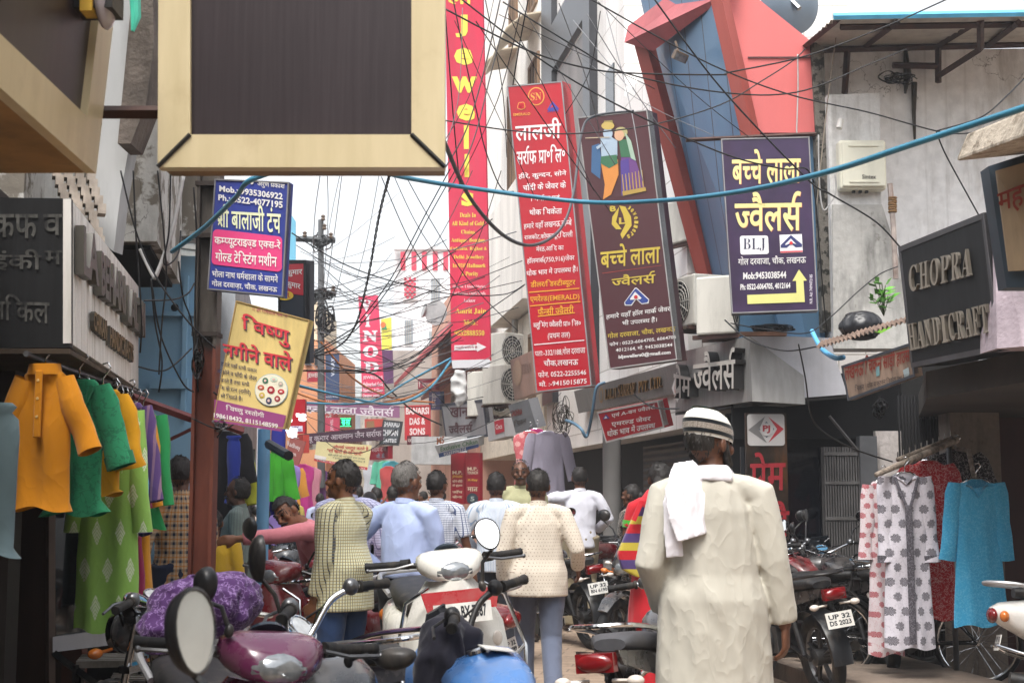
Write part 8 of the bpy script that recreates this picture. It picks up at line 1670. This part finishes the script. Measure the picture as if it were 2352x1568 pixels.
# tangles
def tangle(label, u, v, Y, ru, rv, n, r, seed, m=WB_):
    rnd = random.Random(seed); b = MB()
    for i in range(n):
        c = (u + rnd.uniform(-.4, .4)*ru, v + rnd.uniform(-.4, .4)*rv); q = []; a0 = rnd.random()*6.28; k = rnd.randint(5, 9); s1, s2 = rnd.uniform(.3, .9), rnd.uniform(.3, .9)
        for j in range(k): a = a0 + j*1.0; q.append(P(c[0] + cos(a)*ru*s1*rnd.uniform(.5, 1), c[1] + sin(a)*rv*s2*rnd.uniform(.5, 1), Y + rnd.uniform(-.2, .2)))
        b.tube(spline(q, 5), r, 4)
    return tag(b.build('wire_tangle', m, org='c', smooth=True), label, 'cable')
tangle('knot of black wires on the electricity pole top', 735, 555, 28, 35, 25, 10, .012, 1); tangle('big coil of black wires low on the electricity pole', 748, 735, 26, 28, 45, 12, .016, 2); tangle('knot of wires on the lower crossarm', 745, 672, 28, 40, 18, 12, .012, 3); tangle('dark wire tangle tied to the iron pole', 455, 830, 7.85, 14, 55, 12, .004, 4); tangle('wire nest under the tall red sign', 1290, 960, 17.5, 26, 60, 18, .004, 5, mat('4a443c', .7)); tangle('wire nest under the weathered cream sign', 2020, 935, 11.2, 22, 28, 10, .006, 6); tangle('bundle of wires behind the purple sign foot', 1770, 755, 12.9, 70, 12, 10, .008, 7); tangle('wires snarled on the white end wall', 2060, 180, 13.2, 60, 18, 10, .006, 8); tangle('wire loops under the yellow sign', 505, 975, 7.9, 22, 18, 6, .004, 9, WG)
ep = empty('electricity_pole', tuple(P(738, 900, 28)), 0, 'dark electricity pole with two crossarms in the sky gap', 'pole', None, True); m = MB(); m.tube([P(738, 1120, 28), P(737, 505, 28)], [.08, .055], 8); m.build('post', mat('5a5c5e', .7), ep); m = MB(); m.tube([P(668, 548, 28), P(770, 552, 28)], .06, 4); m.tube([P(705, 674, 28), P(772, 674, 28)], .06, 4); m.tube([P(738, 672, 28), P(705, 712, 28)], .05, 4); m.build('crossarm', mat('4a4e50', .7), ep); m = MB()
for u, v in ((742, 507), (745, 528), (760, 548), (700, 545), (715, 672), (765, 670)): m._lathe(P(u, v, 27.9), (0, 0, 1), [(0, .03), (.03, .05), (.06, .03), (.09, .05), (.12, .02)], 8)
m.build('insulator', mat('6a5a4c', .4), ep)
# small slips of far street: parked goods and boxes along the shop foot, handcart
for i, (u, Y, c) in enumerate(((1320, 19.5, '6a5a48'), (1365, 17.2, '3f4a5c'))):
    m = MB(); m.box((GX(u, Y), Y, .22), (.45, .4, .44)); m = evalmods(m, [('BEVEL', dict(width=.02, segments=2))]); tag(m.build('carton', mat(c, .8, dirt=.3), org='c'), ('brown carton' if i == 0 else 'blue grey carton') + ' standing by the dark shop front', 'box')
# ---- haze, one closed box
hz = MB(); hz.box((0, 60, 20), (400, 180, 42)); m, n_ = newmat('haze'); n_.t.nodes.remove(n_.bs); pv = n_.t.nodes.new('ShaderNodeVolumePrincipled'); pv.inputs['Density'].default_value = .0022; pv.inputs['Color'].default_value = (.93, .95, 1, 1); pv.inputs['Anisotropy'].default_value = .2
n_.t.links.new(pv.outputs[0], n_.t.nodes['Material Output'].inputs['Volume']); structure(hz.build('haze', m), 'stuff')
# ---------------------------------------------------------------- tidy
for o in bpy.data.objects:
    for k in ('_o', '_paint'):
        if k in o: del o[k]
bpy.data.scenes.remove(TMP)
